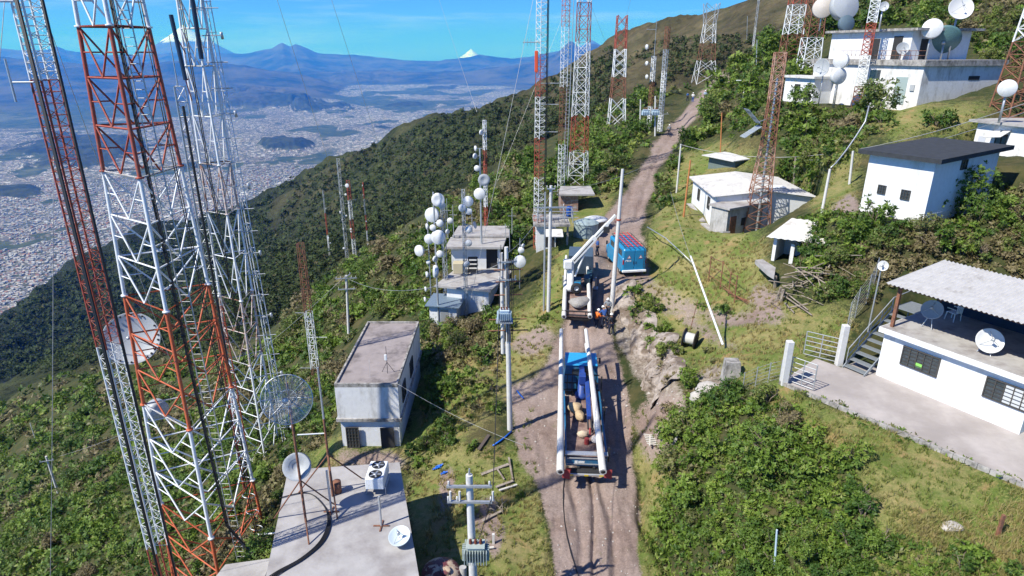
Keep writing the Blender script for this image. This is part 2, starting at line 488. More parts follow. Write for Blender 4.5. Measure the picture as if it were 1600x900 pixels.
def frame_of(a, b, side=1):
    """wall base a->b; returns unit along, unit inward (side=+1: away from the camera side)"""
    u = Vector((b[0] - a[0], b[1] - a[1], 0)).normalized()
    return u, Vector((-u.y, u.x, 0)) * side
class Block:
    """box building: front wall a->b at ground z0, depth dp inward, walls up to z1"""
    def __init__(s, a, b, dp, z0, z1):
        s.u, s.n = frame_of(a, b)
        s.a = Vector((a[0], a[1], z0)); s.b = Vector((b[0], b[1], z0)); s.c = s.b + s.n * dp; s.d = s.a + s.n * dp
        s.z0, s.z1, s.dp, s.L = z0, z1, dp, (s.b - s.a).length
        for q in (s.a, s.b, s.c, s.d, (s.a + s.c) / 2): KEEP.append((q.x, q.y, 1.0))
        k = max(1, int(s.L / 1.3)); j = max(1, int(dp / 1.3))
        for i in range(k + 1):
            for l in range(j + 1):
                q = s.a + s.u * s.L * i / k + s.n * dp * l / j; KEEP.append((q.x, q.y, .9))
    def pt(s, along, inward, z): return s.a + s.u * along + s.n * inward + Vector((0, 0, z - s.z0))
    def corners(s, z, g=0.0): return [s.pt(-g, -g, z), s.pt(s.L + g, -g, z), s.pt(s.L + g, s.dp + g, z), s.pt(-g, s.dp + g, z)]
    def walls(s, root, material, foot=1.0, z1=None, name='wall'):
        z1 = z1 or s.z1
        return MB().hexa([Vector((q.x, q.y, s.z0 - foot)) for q in s.corners(0)], [Vector((q.x, q.y, z1)) for q in s.corners(0)]).build(name, material, root)
    def panel(s, root, name, material, face, x0, x1, z0, z1, proud=.03, th=.06):
        """thin box on a wall: face 'front' (a-b), 'right' (b-c), 'left' (d-a), 'back'"""
        if face == 'front': o, u, n = s.a, s.u, -s.n
        elif face == 'right': o, u, n = s.b, s.n, s.u
        elif face == 'left': o, u, n = s.a, s.n, -s.u
        else: o, u, n = s.d, s.u, s.n
        c = o + u * (x0 + x1) / 2 + n * (proud - th / 2) + Vector((0, 0, (z0 + z1) / 2 - s.z0))
        return MB().box(c, (x1 - x0, th, z1 - z0), (u, n, Vector((0, 0, 1)))).build(name, material, root)
    def window(s, root, face, x0, x1, z0, z1, bars=(3, 4), label=None, fr=IRON, glass=GLASS):
        if face == 'front': o, u, n = s.a, s.u, -s.n
        elif face == 'right': o, u, n = s.b, s.n, s.u
        elif face == 'left': o, u, n = s.a, s.n, -s.u
        else: o, u, n = s.d, s.u, s.n
        U = (u, n, Vector((0, 0, 1)))
        def at(x, z, k): return o + u * x + n * k + Vector((0, 0, z - s.z0))
        w = MB().box(at((x0 + x1) / 2, (z0 + z1) / 2, .012), (x1 - x0, .03, z1 - z0), U).build('window', glass, root)
        if label: w['label'] = label
        f = MB(); t = .05
        for z in (z0, z1): f.box(at((x0 + x1) / 2, z, .04), (x1 - x0 + t, .07, t), U)
        for x in (x0, x1): f.box(at(x, (z0 + z1) / 2, .041), (t, .07, z1 - z0), U)
        for i in range(1, bars[0]): f.box(at(x0 + (x1 - x0) * i / bars[0], (z0 + z1) / 2, .05), (.035, .05, z1 - z0), U)
        for i in range(1, bars[1]): f.box(at((x0 + x1) / 2, z0 + (z1 - z0) * i / bars[1], .052), (x1 - x0, .022, .022), U)
        f.build('frame', fr, w)
        return w
def corrugated(pts, pitch=.18, amp=.035, th=.012, along=None):
    """wavy sheet over the quad pts [p0,p1,p2,p3]; waves counted along p0->p1, ridges run p0->p3"""
    p0, p1, p2, p3 = [Vector(p) for p in pts]
    n = max(8, int((p1 - p0).length / pitch * 4)); mb = MB()
    nrm = (p1 - p0).cross(p3 - p0).normalized()
    if nrm.z < 0: nrm = -nrm
    vs = []
    for k in (0, 1):
        for i in range(n + 1):
            t = i / n; o = nrm * (math.sin(i * math.pi / 2) * amp - k * th)
            vs += [p0.lerp(p1, t) + o, p3.lerp(p2, t) + o]
    fs = []
    m = (n + 1) * 2
    for i in range(n):
        a = i * 2
        fs.append((a, a + 2, a + 3, a + 1)); fs.append((m + a, m + a + 1, m + a + 3, m + a + 2))
        fs.append((a, m + a, m + a + 2, a + 2)); fs.append((a + 1, a + 3, m + a + 3, m + a + 1))
    fs.append((0, 1, m + 1, m)); fs.append((2 * n, m + 2 * n, m + 2 * n + 1, 2 * n + 1))
    return mb.add(vs, fs)
def tripod(mb, base, h, spread, r=.03, n=3, a0=.4):
    base = Vector(base)
    for i in range(n):
        a = a0 + i * 2 * math.pi / n
        mb.tube(base + Vector((math.cos(a) * spread, math.sin(a) * spread, 0)), base + Vector((0, 0, h)), r, r, 5)

# ---- A: concrete roof in the foreground
zA = -19.6
A0 = onz(418, 905, zA); A1 = onz(652, 905, zA); A2 = onz(622, 726, zA); A3 = onz(452, 738, zA)
uA = (A2 - A1).normalized(); A1s = A1 - uA * 6; A0s = A0 - (A3 - A0).normalized() * 6
rt = thing('flat_roof_building', 'wide pale concrete flat roof carrying rusty tripod masts, beside the transformer pole', 'building', (A0 + A2) / 2 - Vector((0, 0, 4)))
MB().hexa([Vector((q.x, q.y, -27.5)) for q in (A0s, A1s, A2, A3)], [Vector((q.x, q.y, zA - .18)) for q in (A0s, A1s, A2, A3)]).build('wall', GREYW, rt)
ctr = (A0s + A1s + A2 + A3) / 4
MB().slab([ctr + (q - ctr) * 1.03 for q in (A0s, A1s, A2, A3)], .2).build('roof', CONCL, rt)
for q in (A0s, A1s, A2, A3): 
    for k in range(9): 
        w = q.lerp(ctr, k / 8); KEEP.append((w.x, w.y, 1.9))
for i in range(12):
    w = A1s.lerp(A2, i / 11); KEEP.append((w.x - .5, w.y, 1.2)); w = A2.lerp(A3, i / 11); KEEP.append((w.x, w.y, 1.0)); w = A0s.lerp(A3, i / 11); KEEP.append((w.x, w.y, 1.2))
for i in range(8):
    for k in range(8):
        w = A0s.lerp(A1s, i / 7).lerp(A3.lerp(A2, i / 7), k / 7); KEEP.append((w.x, w.y, 1.2))
# lower slab at its left
rt = thing('concrete_terrace', 'low white concrete terrace slab between the lattice tower foot and the flat roof', 'terrace', onz(390, 890, -23))
pts = [onz(318, 905, -23), onz(412, 930, -23), onz(424, 872, -23), onz(352, 882, -23)]
pts = [pts[0] + Vector((0, -2.5, 0)), pts[1] + Vector((0, -2.5, 0)), pts[2], pts[3]]
MB().slab(pts, .2).build('slab', CONCL, rt)
MB().hexa([Vector((p.x, p.y, -28)) + (pts[0] + pts[2] - 2 * p) * .02 for p in pts], [Vector((p.x, p.y, -23.2)) + (pts[0] + pts[2] - 2 * p) * .02 for p in pts]).build('wall', GREYW, rt)
for i in range(5):
    for k in range(5):
        w = pts[0].lerp(pts[1], i / 4).lerp(pts[3].lerp(pts[2], i / 4), k / 4); KEEP.append((w.x, w.y, 1.0))

# ---- B: two storey white block with flat roof
bB = Block((-10.95, 34.9), (-7.05, 34.9), 9.7, -23.9, -19.2)
rt = thing('concrete_block_house', 'two storey whitewashed block house with a long flat roof behind parapets, left of the track', 'building', (bB.a + bB.c) / 2)
MB().hexa([Vector((q.x, q.y, -25.5)) for q in (bB.pt(.1, .15, 0), bB.pt(bB.L - .1, .15, 0), bB.pt(bB.L - .1, 9.6, 0), bB.pt(.1, 9.6, 0))], [Vector((q.x, q.y, -21.7)) for q in (bB.pt(.1, .15, 0), bB.pt(bB.L - .1, .15, 0), bB.pt(bB.L - .1, 9.6, 0), bB.pt(.1, 9.6, 0))]).build('lower_wall', WHITEW, rt)
MB().hexa([Vector((q.x, q.y, -21.7)) for q in bB.corners(0)], [Vector((q.x, q.y, -19.45)) for q in bB.corners(0)]).build('upper_wall', WHITEO, rt)
MB().hexa([Vector((q.x, q.y, -21.85)) for q in bB.corners(0, .1)], [Vector((q.x, q.y, -21.65)) for q in bB.corners(0, .1)]).build('ledge', STAINC, rt)
MB().hexa([Vector((q.x, q.y, -19.45)) for q in bB.corners(0, -.12)], [Vector((q.x, q.y, -19.32)) for q in bB.corners(0, -.12)]).build('roof', mat('brownish roof screed', (.31, .27, .265), .93, var=.16, scale=.6, col2=(.15, .13, .13), edge=(.48, .64)), rt)
m_ = MB()
for q0, q1 in ((0, 1), (1, 2), (2, 3), (3, 0)):
    cs = bB.corners(-19.32, -.06); p, q = cs[q0], cs[q1]; u = (q - p).normalized()
    m_.box((p + q) / 2 + Vector((0, 0, .0)), ((q - p).length + .11, .12, .26 + .002 * q0), (u, Vector((-u.y, u.x, 0)), Vector((0, 0, 1))))
m_.build('parapet', STAINC, rt)
bB.window(rt, 'front', .45, 1.22, -23.75, -22.3, (4, 6), 'tall barred opening with a mesh')
d_ = bB.panel(rt, 'door', DARKIN, 'front', 2.6, 3.45, -23.8, -22.35, .03); d_['label'] = 'dark doorway under creepers'
bB.window(rt, 'right', 1.2, 2.4, -21.2, -20.1, (2, 2)); bB.window(rt, 'right', 4.5, 5.7, -21.2, -20.1, (2, 2))
KEEP.append((-6, 35.5, .8))

# ---- C: antenna station on the left slope
def sbox(root, name, a, b, dp, z0, z1, material):
    bl = Block(a, b, dp, z0, z1)
    MB().hexa([Vector((q.x, q.y, z0)) for q in bl.corners(0)], [Vector((q.x, q.y, z1)) for q in bl.corners(0)]).build(name, material, root)
    return bl
cz = -19.5
c0 = onz(690, 447, cz); c1 = onz(763, 453, cz)
rt = thing('antenna_station', 'stepped concrete equipment house with stained flat slabs, crowded by white dish masts', 'building', (c0 + c1) / 2 - Vector((0, 0, 2)))
lo = sbox(rt, 'lower_wall', (c0.x + .4, c0.y + .3), (c1.x, c1.y + .3), 5.4, -24, cz - .18, WHITEW)
MB().slab([lo.pt(-1.0, -.4, cz), lo.pt(lo.L + .3, -.4, cz), lo.pt(lo.L + .9, 5.6, cz), lo.pt(-.6, 5.6, cz)], .17).build('terrace_slab', CONC, rt)
e0 = onz(706, 420, cz); e1 = onz(760, 420, cz)
up = sbox(rt, 'upper_wall', (e0.x, e0.y), (e1.x, e1.y), 4.6, cz - .1, -17.35, WHITEW)
MB().box(up.pt(up.L + .5, .35 + 2, cz + 1.05), (1.0, 4.2, 2.1), (up.u, up.n, Vector((0, 0, 1)))).build('entry_shade', DARKIN, rt)  # solid dark box fills the open entry; its shade is put into the colour
for k in (0, 1): MB().box(up.pt(up.L + 1.2, .15 + k * 3.6, cz + 1.05), (.24, .24, 2.1), (up.u, up.n, Vector((0, 0, 1)))).build('pillar', WHITEW, rt)
MB().slab([up.pt(-.5, -.5, -17.2), up.pt(up.L + 1.6, -.5, -17.2), up.pt(up.L + 1.9, 3.0, -17.2), up.pt(-.3, 3.0, -17.2)], .2).build('roof', CONC, rt)
MB().slab([up.pt(-.1, 2.6, -16.95), up.pt(up.L + 2.2, 2.6, -16.95), up.pt(up.L + 2.2, 6.4, -16.95), up.pt(.2, 6.4, -16.95)], .2).build('roof', CONC, rt)
MB().box(up.pt(.8, -1.0, cz + .5), (1.1, .9, 1.0), None, .04).build('tarpaulin_bin', mat('tan box', (.50, .44, .30), .8), rt)
for i in range(14): KEEP.append((c0.x + .35 * i - .5, c0.y - 1.2, 1.0))
f_ = MB()
for i in range(4):
    p = up.pt(1.7 + (i % 2) * .8, -1.6 + (i // 2) * .6, cz); f_.tube(p, p + Vector((0, 0, 1.5)), .03, .03, 5)
for z in (.3, .7, 1.1, 1.5): f_.box(up.pt(2.1, -1.3, cz + z), (.9, .65, .05), (up.u, up.n, Vector((0, 0, 1))))
o = f_.build('equipment_rack', CABLE); tag(o, 'black open equipment rack standing on the stained station terrace', 'rack')
# kiosk below
k0 = onz(672, 506, -22.6); k1 = onz(714, 509, -22.6)
rt = thing('equipment_kiosk', 'small white kiosk with a blue grey sheet roof under the dish masts', 'kiosk', (k0 + k1) / 2)
kb = sbox(rt, 'wall', k0, k1, 2.2, -24, -20.95, WHITEW)
MB().slab([kb.pt(-.3, -.35, -20.75), kb.pt(kb.L + .35, -.35, -20.75), kb.pt(kb.L + .35, 2.4, -20.6), kb.pt(-.3, 2.4, -20.6)], .08).build('roof', BLUETIN, rt)
kb.panel(rt, 'door', GALV, 'front', 1.0, 1.7, -22.6, -21.1)

# ---- D: small sheds by the guyed mast, far end
z_ = G(862, 385).z
a = onz(838, 386, z_); b = onz(868, 386, z_)
rt = thing('mast_hut', 'white and grey hut with a cluttered flat roof at the foot of the guyed masts', 'hut', (a + b) / 2)
hb_ = sbox(rt, 'wall', a, b, 3.4, z_ - 1.5, z_ + 2.1, WHITEO)
MB().slab([hb_.pt(-.3, -.4, z_ + 2.3), hb_.pt(hb_.L + 1.3, -.4, z_ + 2.3), hb_.pt(hb_.L + 1.3, 3.6, z_ + 2.3), hb_.pt(-.3, 3.6, z_ + 2.3)], .2).build('roof', STAINC, rt)
hb_.panel(rt, 'door', DARKIN, 'front', .7, 1.7, z_, z_ + 1.8)
MB().box(hb_.pt(hb_.L + 1.1, 0, z_ + 1.05), (.18, .18, 2.1)).build('pillar', STAINC, rt)
MB().slab([hb_.pt(.8, -1.7, z_ + 1.5), hb_.pt(2.4, -1.7, z_ + 1.5), hb_.pt(2.4, -.2, z_ + 1.85), hb_.pt(.8, -.2, z_ + 1.85)], .05).build('canopy', TINW, rt)
fr_ = MB()
for x in (.1, 1.3, 2.6, 3.4):
    for y in (.2, 1.6): 
        p = hb_.pt(x, y, z_ + 2.3); fr_.tube(p, p + Vector((0, 0, 1.1)), .04, .04, 4)
for z in (.5, 1.1):
    for y in (.2, 1.6): fr_.tube(hb_.pt(-.2, y, z_ + 2.3 + z), hb_.pt(3.9, y, z_ + 2.3 + z), .035, .035, 4)
    for x in (.1, 1.3, 2.6, 3.4): fr_.tube(hb_.pt(x, 0, z_ + 2.3 + z), hb_.pt(x, 1.8, z_ + 2.3 + z), .03, .03, 4)
fr_.build('roof_rack', GALV, rt)
MB().slab([onz(864, 371, z_ + .9), onz(879, 371, z_ + .9), onz(881, 361, z_ + 1.25), onz(866, 361, z_ + 1.25)], .06).build('side_canopy', BLUETIN, rt)
z2 = z_ + .8
a = onz(876, 325, z2); b = onz(903, 325, z2)
rt = thing('stone_hut', 'low brick and stone hut with a grey slab roof behind the blue barrel', 'hut', (a + b) / 2)
sh_ = sbox(rt, 'wall', a, b, 3.5, z2 - 1.5, z2 + 1.5, mat('brick wall', (.30, .17, .13), .9, var=.35, scale=3, col2=(.38, .34, .31), edge=(.48, .6)))
MB().slab([sh_.pt(-.3, -.5, z2 + 1.65), sh_.pt(sh_.L + 1.8, -.3, z2 + 1.65), sh_.pt(sh_.L + 1.8, 3.8, z2 + 1.75), sh_.pt(.2, 3.8, z2 + 1.75)], .18).build('roof', CONC, rt)
bp_ = hb_.pt(3.3, 2.8, z_ + 2.3)
rt = thing('blue_barrel', 'blue plastic barrel on the hut roof between the guyed masts', 'barrel', bp_)
BLUEP = mat('blue plastic', (.015, .10, .42), .4, var=.1)
MB().lathe(bp_, (0, 0, 1), [(0, 0), (.3, 0), (.33, .12), (.33, .4), (.345, .45), (.33, .5), (.33, .85), (.28, .95), (0, .96)], 16).build('body', BLUEP, rt)
MB().lathe(bp_ + Vector((0, 0, .95)), (0, 0, 1), [(0, 0), (.12, .0), (.12, .06), (0, .07)], 10).build('lid', BLUEP, rt)

# ---- tank and white cover
p = G(915, 368); tz_ = p.z
TANKM = mat('grey green tank paint', (.30, .38, .40), .6, var=.12, scale=2, col2=(.22, .27, .28), edge=(.5, .65), streak=.6)
rt = thing('water_tank', 'round grey green water tank with a low conical lid beside the crane boom', 'tank', p)
MB().lathe(p, (0, 0, 1), [(1.18, -.5), (1.18, .0), (1.2, .05), (1.2, 1.25), (1.24, 1.27), (1.24, 1.33)], 32, False).build('body', TANKM, rt)
MB().lathe(p, (0, 0, 1), [(1.24, 1.33), (.9, 1.5), (.3, 1.62), (.3, 1.7), (0, 1.71)], 32, False).build('lid', TANKM, rt)
KEEP.append((p.x, p.y, 1.8))
p = onz(931, 343, tz_ + 1.0)
rt = thing('round_cistern', 'round cistern with a bright white shallow lid behind the grey tank', 'tank', p - Vector((0, 0, 1)))
MB().lathe(p, (0, 0, 1), [(1.0, -1.6), (1.0, 0), (1.15, .0)], 28).build('body', GREYW, rt)
MB().lathe(p, (0, 0, 1), [(1.2, 0.0), (1.2, .08), (.9, .20), (.4, .3), (0, .33)], 28).build('lid', WHDISH, rt)
KEEP.append((p.x, p.y, 1.8))

# ---- L: porch building at right
zp = -15.7
pa = onz(1368, 586, zp); pb = onz(1592, 680, zp)
u, n = frame_of(pa, pb)
bl = Block(pa, pb, 6.5, zp, zp + 2.75)
rt = thing('porch_building', 'white building with a roofed open terrace upstairs and two barred windows, beside the concrete patio', 'building', (pa + pb) / 2)
bl.walls(rt, WHITEW, z1=zp + 2.5)
zt = zp + 2.75
MB().slab([bl.pt(-.15, -.35, zt), bl.pt(bl.L + 6, -.35, zt), bl.pt(bl.L + 6, 6.8, zt), bl.pt(-.15, 6.8, zt)], .26).build('terrace_slab', WHITEW, rt)
MB().slab([bl.pt(-.1, -.3, zt + .02), bl.pt(bl.L + 6, -.3, zt + .02), bl.pt(bl.L + 6, 6.7, zt + .02), bl.pt(-.1, 6.7, zt + .02)], .016).build('terrace_floor', CONC, rt)
bl.window(rt, 'front', 1.05, 2.75, zp + 1.15, zp + 2.1, (5, 5), 'barred window with a small green notice')
w2 = bl.window(rt, 'front', 4.75, 6.55, zp + 1.15, zp + 2.1, (5, 5), 'barred window with a pale curtain')
bl.panel(rt, 'curtain', mat('curtain cloth', (.55, .57, .58), .9), 'front', 5.5, 6.45, zp + 1.2, zp + 2.05, .035, .01)
bl.panel(rt, 'notice', mat('green paper', (.25, .60, .12), .8), 'front', 1.75, 2.05, zp + 1.3, zp + 1.5, .045, .01)
MB().box(bl.pt(bl.L + .9, .6, zp + 1.2), (1.6, .06, 2.3), (bl.u, bl.n, Vector((0, 0, 1)))).build('door', mat('green blue door', (.05, .19, .20), .5), rt)
# right continuation of the house set back
MB().hexa([bl.pt(bl.L + .02, .7, zp - 1), bl.pt(bl.L + 6, .7, zp - 1), bl.pt(bl.L + 6, 6.5, zp - 1), bl.pt(bl.L + .02, 6.5, zp - 1)], [bl.pt(bl.L + .02, .7, zt - .27), bl.pt(bl.L + 6, .7, zt - .27), bl.pt(bl.L + 6, 6.5, zt - .27), bl.pt(bl.L + .02, 6.5, zt - .27)]).build('side_wall', WHITEW, rt)
# roof posts and roof
zr = zt + 2.15
for x, y in ((.2, .15), (.2, 4.4), (7.2, .15), (13.5, .15)):
    MB().box(bl.pt(x, y, zt + 1.06 + .01), (.15, .15, 2.1), (bl.u, bl.n, Vector((0, 0, 1)))).build('post', RUST, rt)
bm_ = MB()
for y in (.15, 2.3, 4.4): bm_.box(bl.pt(6.6, y, zr + .0 + y * .05), (13.6, .1, .16), (bl.u, bl.n, Vector((0, 0, 1))))
for x in (.2, 3.7, 7.2, 10.5): bm_.box(bl.pt(x, 2.3, zr + .1), (.08, 4.5, .09), (bl.u, bl.n, Vector((0, 0, 1))))
bm_.build('roof_beams', RUST, rt)
corrugated([bl.pt(-.3, -.35, zr + .14), bl.pt(13.6, -.35, zr + .14), bl.pt(13.6, 4.9, zr + .46), bl.pt(-.3, 4.9, zr + .46)], .2, .035).build('roof', TIN, rt)
BLUEDK = mat('dark blue wall', (.02, .035, .07), .8, var=.2)  # very dark blue for the back wall of the porch terrace
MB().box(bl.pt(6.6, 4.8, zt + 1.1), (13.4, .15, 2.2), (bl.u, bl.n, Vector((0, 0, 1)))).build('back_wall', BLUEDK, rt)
for w in range(0, 14):
    for y in range(0, 9): q = bl.pt(w, y - .8, zp); KEEP.append((q.x, q.y, .9))
PORCH = bl
# stairs on its left side
rt = thing('steel_stairs', 'grey open steel stairs with hand rails climbing the end of the porch building', 'stairs', bl.pt(-1.3, 1.2, zp))
STEEL = mat('grey steel', (.30, .33, .35), .5, metal=.4, var=.15, scale=4)
n_st = 9
for i in range(n_st):
    z = zp + .15 + i * (2.5 / n_st)
    st = MB().box(bl.pt(-.75 - .0, -.55 + i * .42, z), (1.15, .36, .04), (bl.u, bl.n, Vector((0, 0, 1)))).build('step', STEEL, rt)
sg = MB()
for k in (-1.33, -.17): sg.box(bl.pt(k, 1.15, zp + 1.3), (.05, 4.6, .2), (bl.u, (bl.n * 3.8 + Vector((0, 0, 2.5))).normalized(), Vector((0, 0, 1))))
sg.build('stringer', STEEL, rt)
ra = MB()
for k in (-1.33,):
    for i in range(0, n_st, 2):
        p = bl.pt(k, -.55 + i * .42, zp + .15 + i * .278); ra.tube(p, p + Vector((0, 0, .95)), .022, .022, 5)
    ra.tube(bl.pt(k, -.55, zp + 1.1), bl.pt(k, 2.8, zp + 3.3), .026, .026, 5)
    ra.tube(bl.pt(k, -.55, zp + .65), bl.pt(k, 2.8, zp + 2.85), .02, .02, 5)
    ra.tube(bl.pt(k, 2.8, zp + 3.3), bl.pt(k, 4.6, zp + 3.4), .026, .026, 5); ra.tube(bl.pt(k, 4.6, zp + 3.4), bl.pt(-.1, 4.6, zp + 3.4), .026, .026, 5)
ra.build('handrail', GALV, rt)
MB().box(bl.pt(-.75, 3.9, zp + 2.68), (1.2, 1.6, .05), (bl.u, bl.n, Vector((0, 0, 1)))).build('landing', STEEL, rt)
lg = MB()
for x in (-1.3, -.2):
    for y in (3.2, 4.6): lg.tube(bl.pt(x, y, zp - .5), bl.pt(x, y, zp + 2.66), .04, .04, 6)
lg.build('leg', STEEL, rt)
# patio slab
PAT = [onz(1219, 597, zp + .03), onz(1275, 560, zp + .03), bl.pt(-1.4, -.8, zp + .03), bl.pt(-1.4, .9, zp + .03), bl.pt(bl.L + 1.7, .7, zp + .03), bl.pt(bl.L + 5, .7, zp + .03), bl.pt(bl.L + 5, -5.2, zp + .03), onz(1610, 762, zp + .03), onz(1420, 680, zp + .03)]
o = MB().slab(PAT, .35).build('concrete_patio', PATIO); tag(o, kind='structure')
for i in range(40):
    w = Vector(PAT[0]).lerp(Vector(PAT[7]), i / 39) + Vector((.9, .9, 0)); KEEP.append((w.x, w.y, 1.0)); KEEP.append((w.x + 1.2, w.y + 1.2, 1.2))
    w = Vector(PAT[1]).lerp(Vector(PAT[2]), min(1, i / 12)); KEEP.append((w.x, w.y, .8))
o = MB(); 
for i in range(24):
    p, q = PAT[0].lerp(PAT[7], i / 24), PAT[0].lerp(PAT[7], (i + .96) / 24)
    u_ = (q - p).normalized(); o.box((p + q) / 2 + Vector((-.06, -.06, .02)), ((q - p).length, .14, .22), (u_, Vector((-u_.y, u_.x, 0)), Vector((0, 0, 1))))
tag(o.build('patio_kerb', STAINC), kind='structure')

# ---- gate, pillars
for i, (x, y, tx, lb) in enumerate(((1224, 600, 533, 'square concrete gate pillar at the left corner of the patio edge'), (1310, 570, 508, 'square concrete gate pillar nearer the steel stairs'))):
    p = onz(x, y, zp); h = ztop(p, tx) - p.z
    pz_ = MB().box(p + Vector((0, 0, h / 2 - .2)), (.32, .32, h + .4), None, .02).build('gate_pillar', POLEC); tag(pz_, lb, 'pillar', 'concrete gate pillars')
    KEEP.append((p.x, p.y, 1.0))
def gate(p, q, h, label, z0=.12):
    rt = thing('steel_gate', label, 'gate', p)
    mb = MB(); u = (q - p)
    for t in (0, .5, 1): mb.tube(p + u * t + Vector((0, 0, z0)), p + u * t + Vector((0, 0, h)), .03, .03, 5)
    mb.build('gate_frame', GALV, rt)
    b = MB()
    for k in range(6): b.tube(p + Vector((0, 0, z0 + (h - z0) * k / 5)), q + Vector((0, 0, z0 + (h - z0) * k / 5)), .024, .024, 5)
    b.build('gate_rail', GALV, rt)
    return rt
g0 = onz(1233, 598, zp); g1 = onz(1270, 612, zp); gate(g0, g1, 1.45, 'open galvanised gate leaf swung over the patio by the corner pillar')
g0 = onz(1305, 568, zp); g1 = onz(1262, 566, zp); gate(g0, g1 + Vector((0, .6, .1)), 1.45, 'galvanised gate leaf fixed to the pillar nearer the stairs')

# ---- things on the terrace
def chair(p, rz, label):
    rt = thing('garden_chair', label, 'chair', p, None, rz)
    PW = mat('white plastic', (.80, .80, .80), .4)
    def T(x, y, z): return Vector((x, y, z))
    def bb(mb, n): return mb.build(n, PW, rt, world=False)
    bb(MB().box((0, 0, .43), (.5, .48, .035), None, .012), 'seat')
    b = MB()
    for x in (-.18, -.06, .06, .18): b.box((x, .26, .66), (.06, .03, .42))
    b.box((0, .27, .88), (.48, .035, .08)); bb(b, 'backrest')
    for x in (-.22, .22):
        for y in (-.21, .21): bb(MB().tube((x * 1.15, y * 1.15, 0), (x, y, .42), .025, .03, 6), 'leg')
        bb(MB().box((x * 1.12, 0, .65), (.05, .46, .03)), 'armrest')
chair(onz(1488, 500, zt + .02), rad(200), 'white plastic garden chair in the shade of the porch terrace')

def dish_parts(root, c, dirv, r, material, depth=.22, n=28, feed=True, name='reflector', back=True, feed_len=None):
    c = Vector(c); dv = Vector(dirv).normalized(); D = depth * r
    prof = [(r * t, D * t * t) for t in (0, .15, .3, .45, .6, .75, .9, 1.0)]
    pr = prof + [(r * 1.015, D + .0), (r * 1.015, D - .03 - .02 * r)] + [(r * t, D * t * t - .03 - .02 * r) for t in (.9, .6, .3, .0)]
    o = MB().lathe(c, dv, pr, n).build(name, material, root)
    if feed:
        fl = feed_len or r * .75
        m = MB(); u, w = perp(dv)
        for k in range(3):
            a = k * 2.094 + .5
            m.tube(c + dv * D * .64 + (u * math.cos(a) + w * math.sin(a)) * r * .8, c + dv * fl, .012 + .004 * r, None, 4)
        m.lathe(c + dv * (fl - .08), dv, [(0, 0), (.05 + .03 * r, 0), (.05 + .03 * r, .16), (0, .17)], 10)
        m.build('feed', GALV, root)
    if back:
        MB().lathe(c - dv * (.18 + .05 * r), dv, [(0, 0), (.1 + .05 * r, 0), (.1 + .05 * r, .16 + .04 * r), (0, .17 + .04 * r)], 12).build('mount', GALV, root)
    return o
def tripod_dish(p, r, h, dirv, label, material, nm='satellite_dish', depth=.2):
    rt = thing(nm, label, 'satellite dish', p)
    c = p + Vector((0, 0, h))
    dish_parts(rt, c, dirv, r, material, depth)
    for i in range(3):
        a = .5 + i * 2.094
        MB().tube(p + Vector((math.cos(a) * r * .6, math.sin(a) * r * .6, 0)), c - Vector(dirv).normalized() * .15, .022, None, 5).build('leg', GALV, rt)
    return rt
tripod_dish(onz(1450, 512, zt + .02), .48, .95, (-.55, -.55, .55), 'grey satellite dish on a tripod at the left end of the porch terrace', GYDISH)
tripod_dish(onz(1540, 552, zt + .02), .56, .62, (-.25, -.75, .45), 'large pale satellite dish standing low near the terrace edge', WHDISH)

# ---- H: house with dark flat roof
hz0 = -10.1
ha = aty(1352, 318, 43.0); ha = Vector((ha.x, ha.y, hz0)); hbp = onz(1442, 338, hz0 - .1)
hbp = Vector((26.3, 39.9, 0)); ha = Vector((24.1, 43.5, 0))
bl = Block(ha, hbp, 8.2, hz0, hz0 + 3.8)
pad(ha, hbp, 8.2, hz0 - .3, 3.0)
rt = thing('dark_roofed_house', 'tall white house with a flat black roof and two small square windows', 'building', (bl.a + bl.c) / 2)
bl.walls(rt, WHITEW, 2.2)
MB().hexa([Vector((q.x, q.y, hz0 - 2.1)) for q in bl.corners(0, .03)], [Vector((q.x, q.y, hz0 + .25)) for q in bl.corners(0, .03)]).build('plinth', WHITEO, rt)
g_ = .55
MB().slab([bl.pt(-g_, -g_, bl.z1 + .12), bl.pt(bl.L + g_, -g_, bl.z1 + .12), bl.pt(bl.L + g_, bl.dp + g_, bl.z1 + .32), bl.pt(-g_, bl.dp + g_, bl.z1 + .32)], .28).build('roof', DARKROOF, rt)
bl.window(rt, 'front', 1.0, 1.5, hz0 + 1.15, hz0 + 1.7, (3, 3)); bl.window(rt, 'front', 2.55, 3.1, hz0 + 1.05, hz0 + 1.65, (3, 3))
HOUSE_H = bl
bl.window(rt, 'right', 3.2, 3.9, hz0 + 2.9, hz0 + 3.5, (2, 2))

# ---- J: small white house at the right edge
jz = -8.4
ja = onz(1516, 243, jz); jb = onz(1640, 262, jz)
bl = Block(ja, jb, 4.5, jz, jz + 2.8)
pad(ja, jb, 4.5, jz, 1.5)
rt = thing('awning_house', 'small white house with a grey slab roof and a propped awning at the right edge', 'building', (ja + jb) / 2)
bl.walls(rt, WHITEW, 2)
MB().slab([bl.pt(-.5, -.5, jz + 3.0), bl.pt(bl.L + .5, -.5, jz + 3.0), bl.pt(bl.L + .5, 5, jz + 3.0), bl.pt(-.5, 5, jz + 3.0)], .2).build('roof', CONC, rt)
bl.panel(rt, 'door', mat('pale grey door', (.55, .57, .62), .5), 'front', .35, .95, jz + .1, jz + 1.7)
bl.window(rt, 'front', 1.8, 2.7, jz + 1.1, jz + 2.0, (2, 1))
MB().slab([bl.pt(1.5, -1.1, jz + 1.75), bl.pt(2.9, -1.1, jz + 1.95), bl.pt(2.9, 0, jz + 2.45), bl.pt(1.5, 0, jz + 2.25)], .04).build('awning', TINW, rt)
HOUSE_J = bl

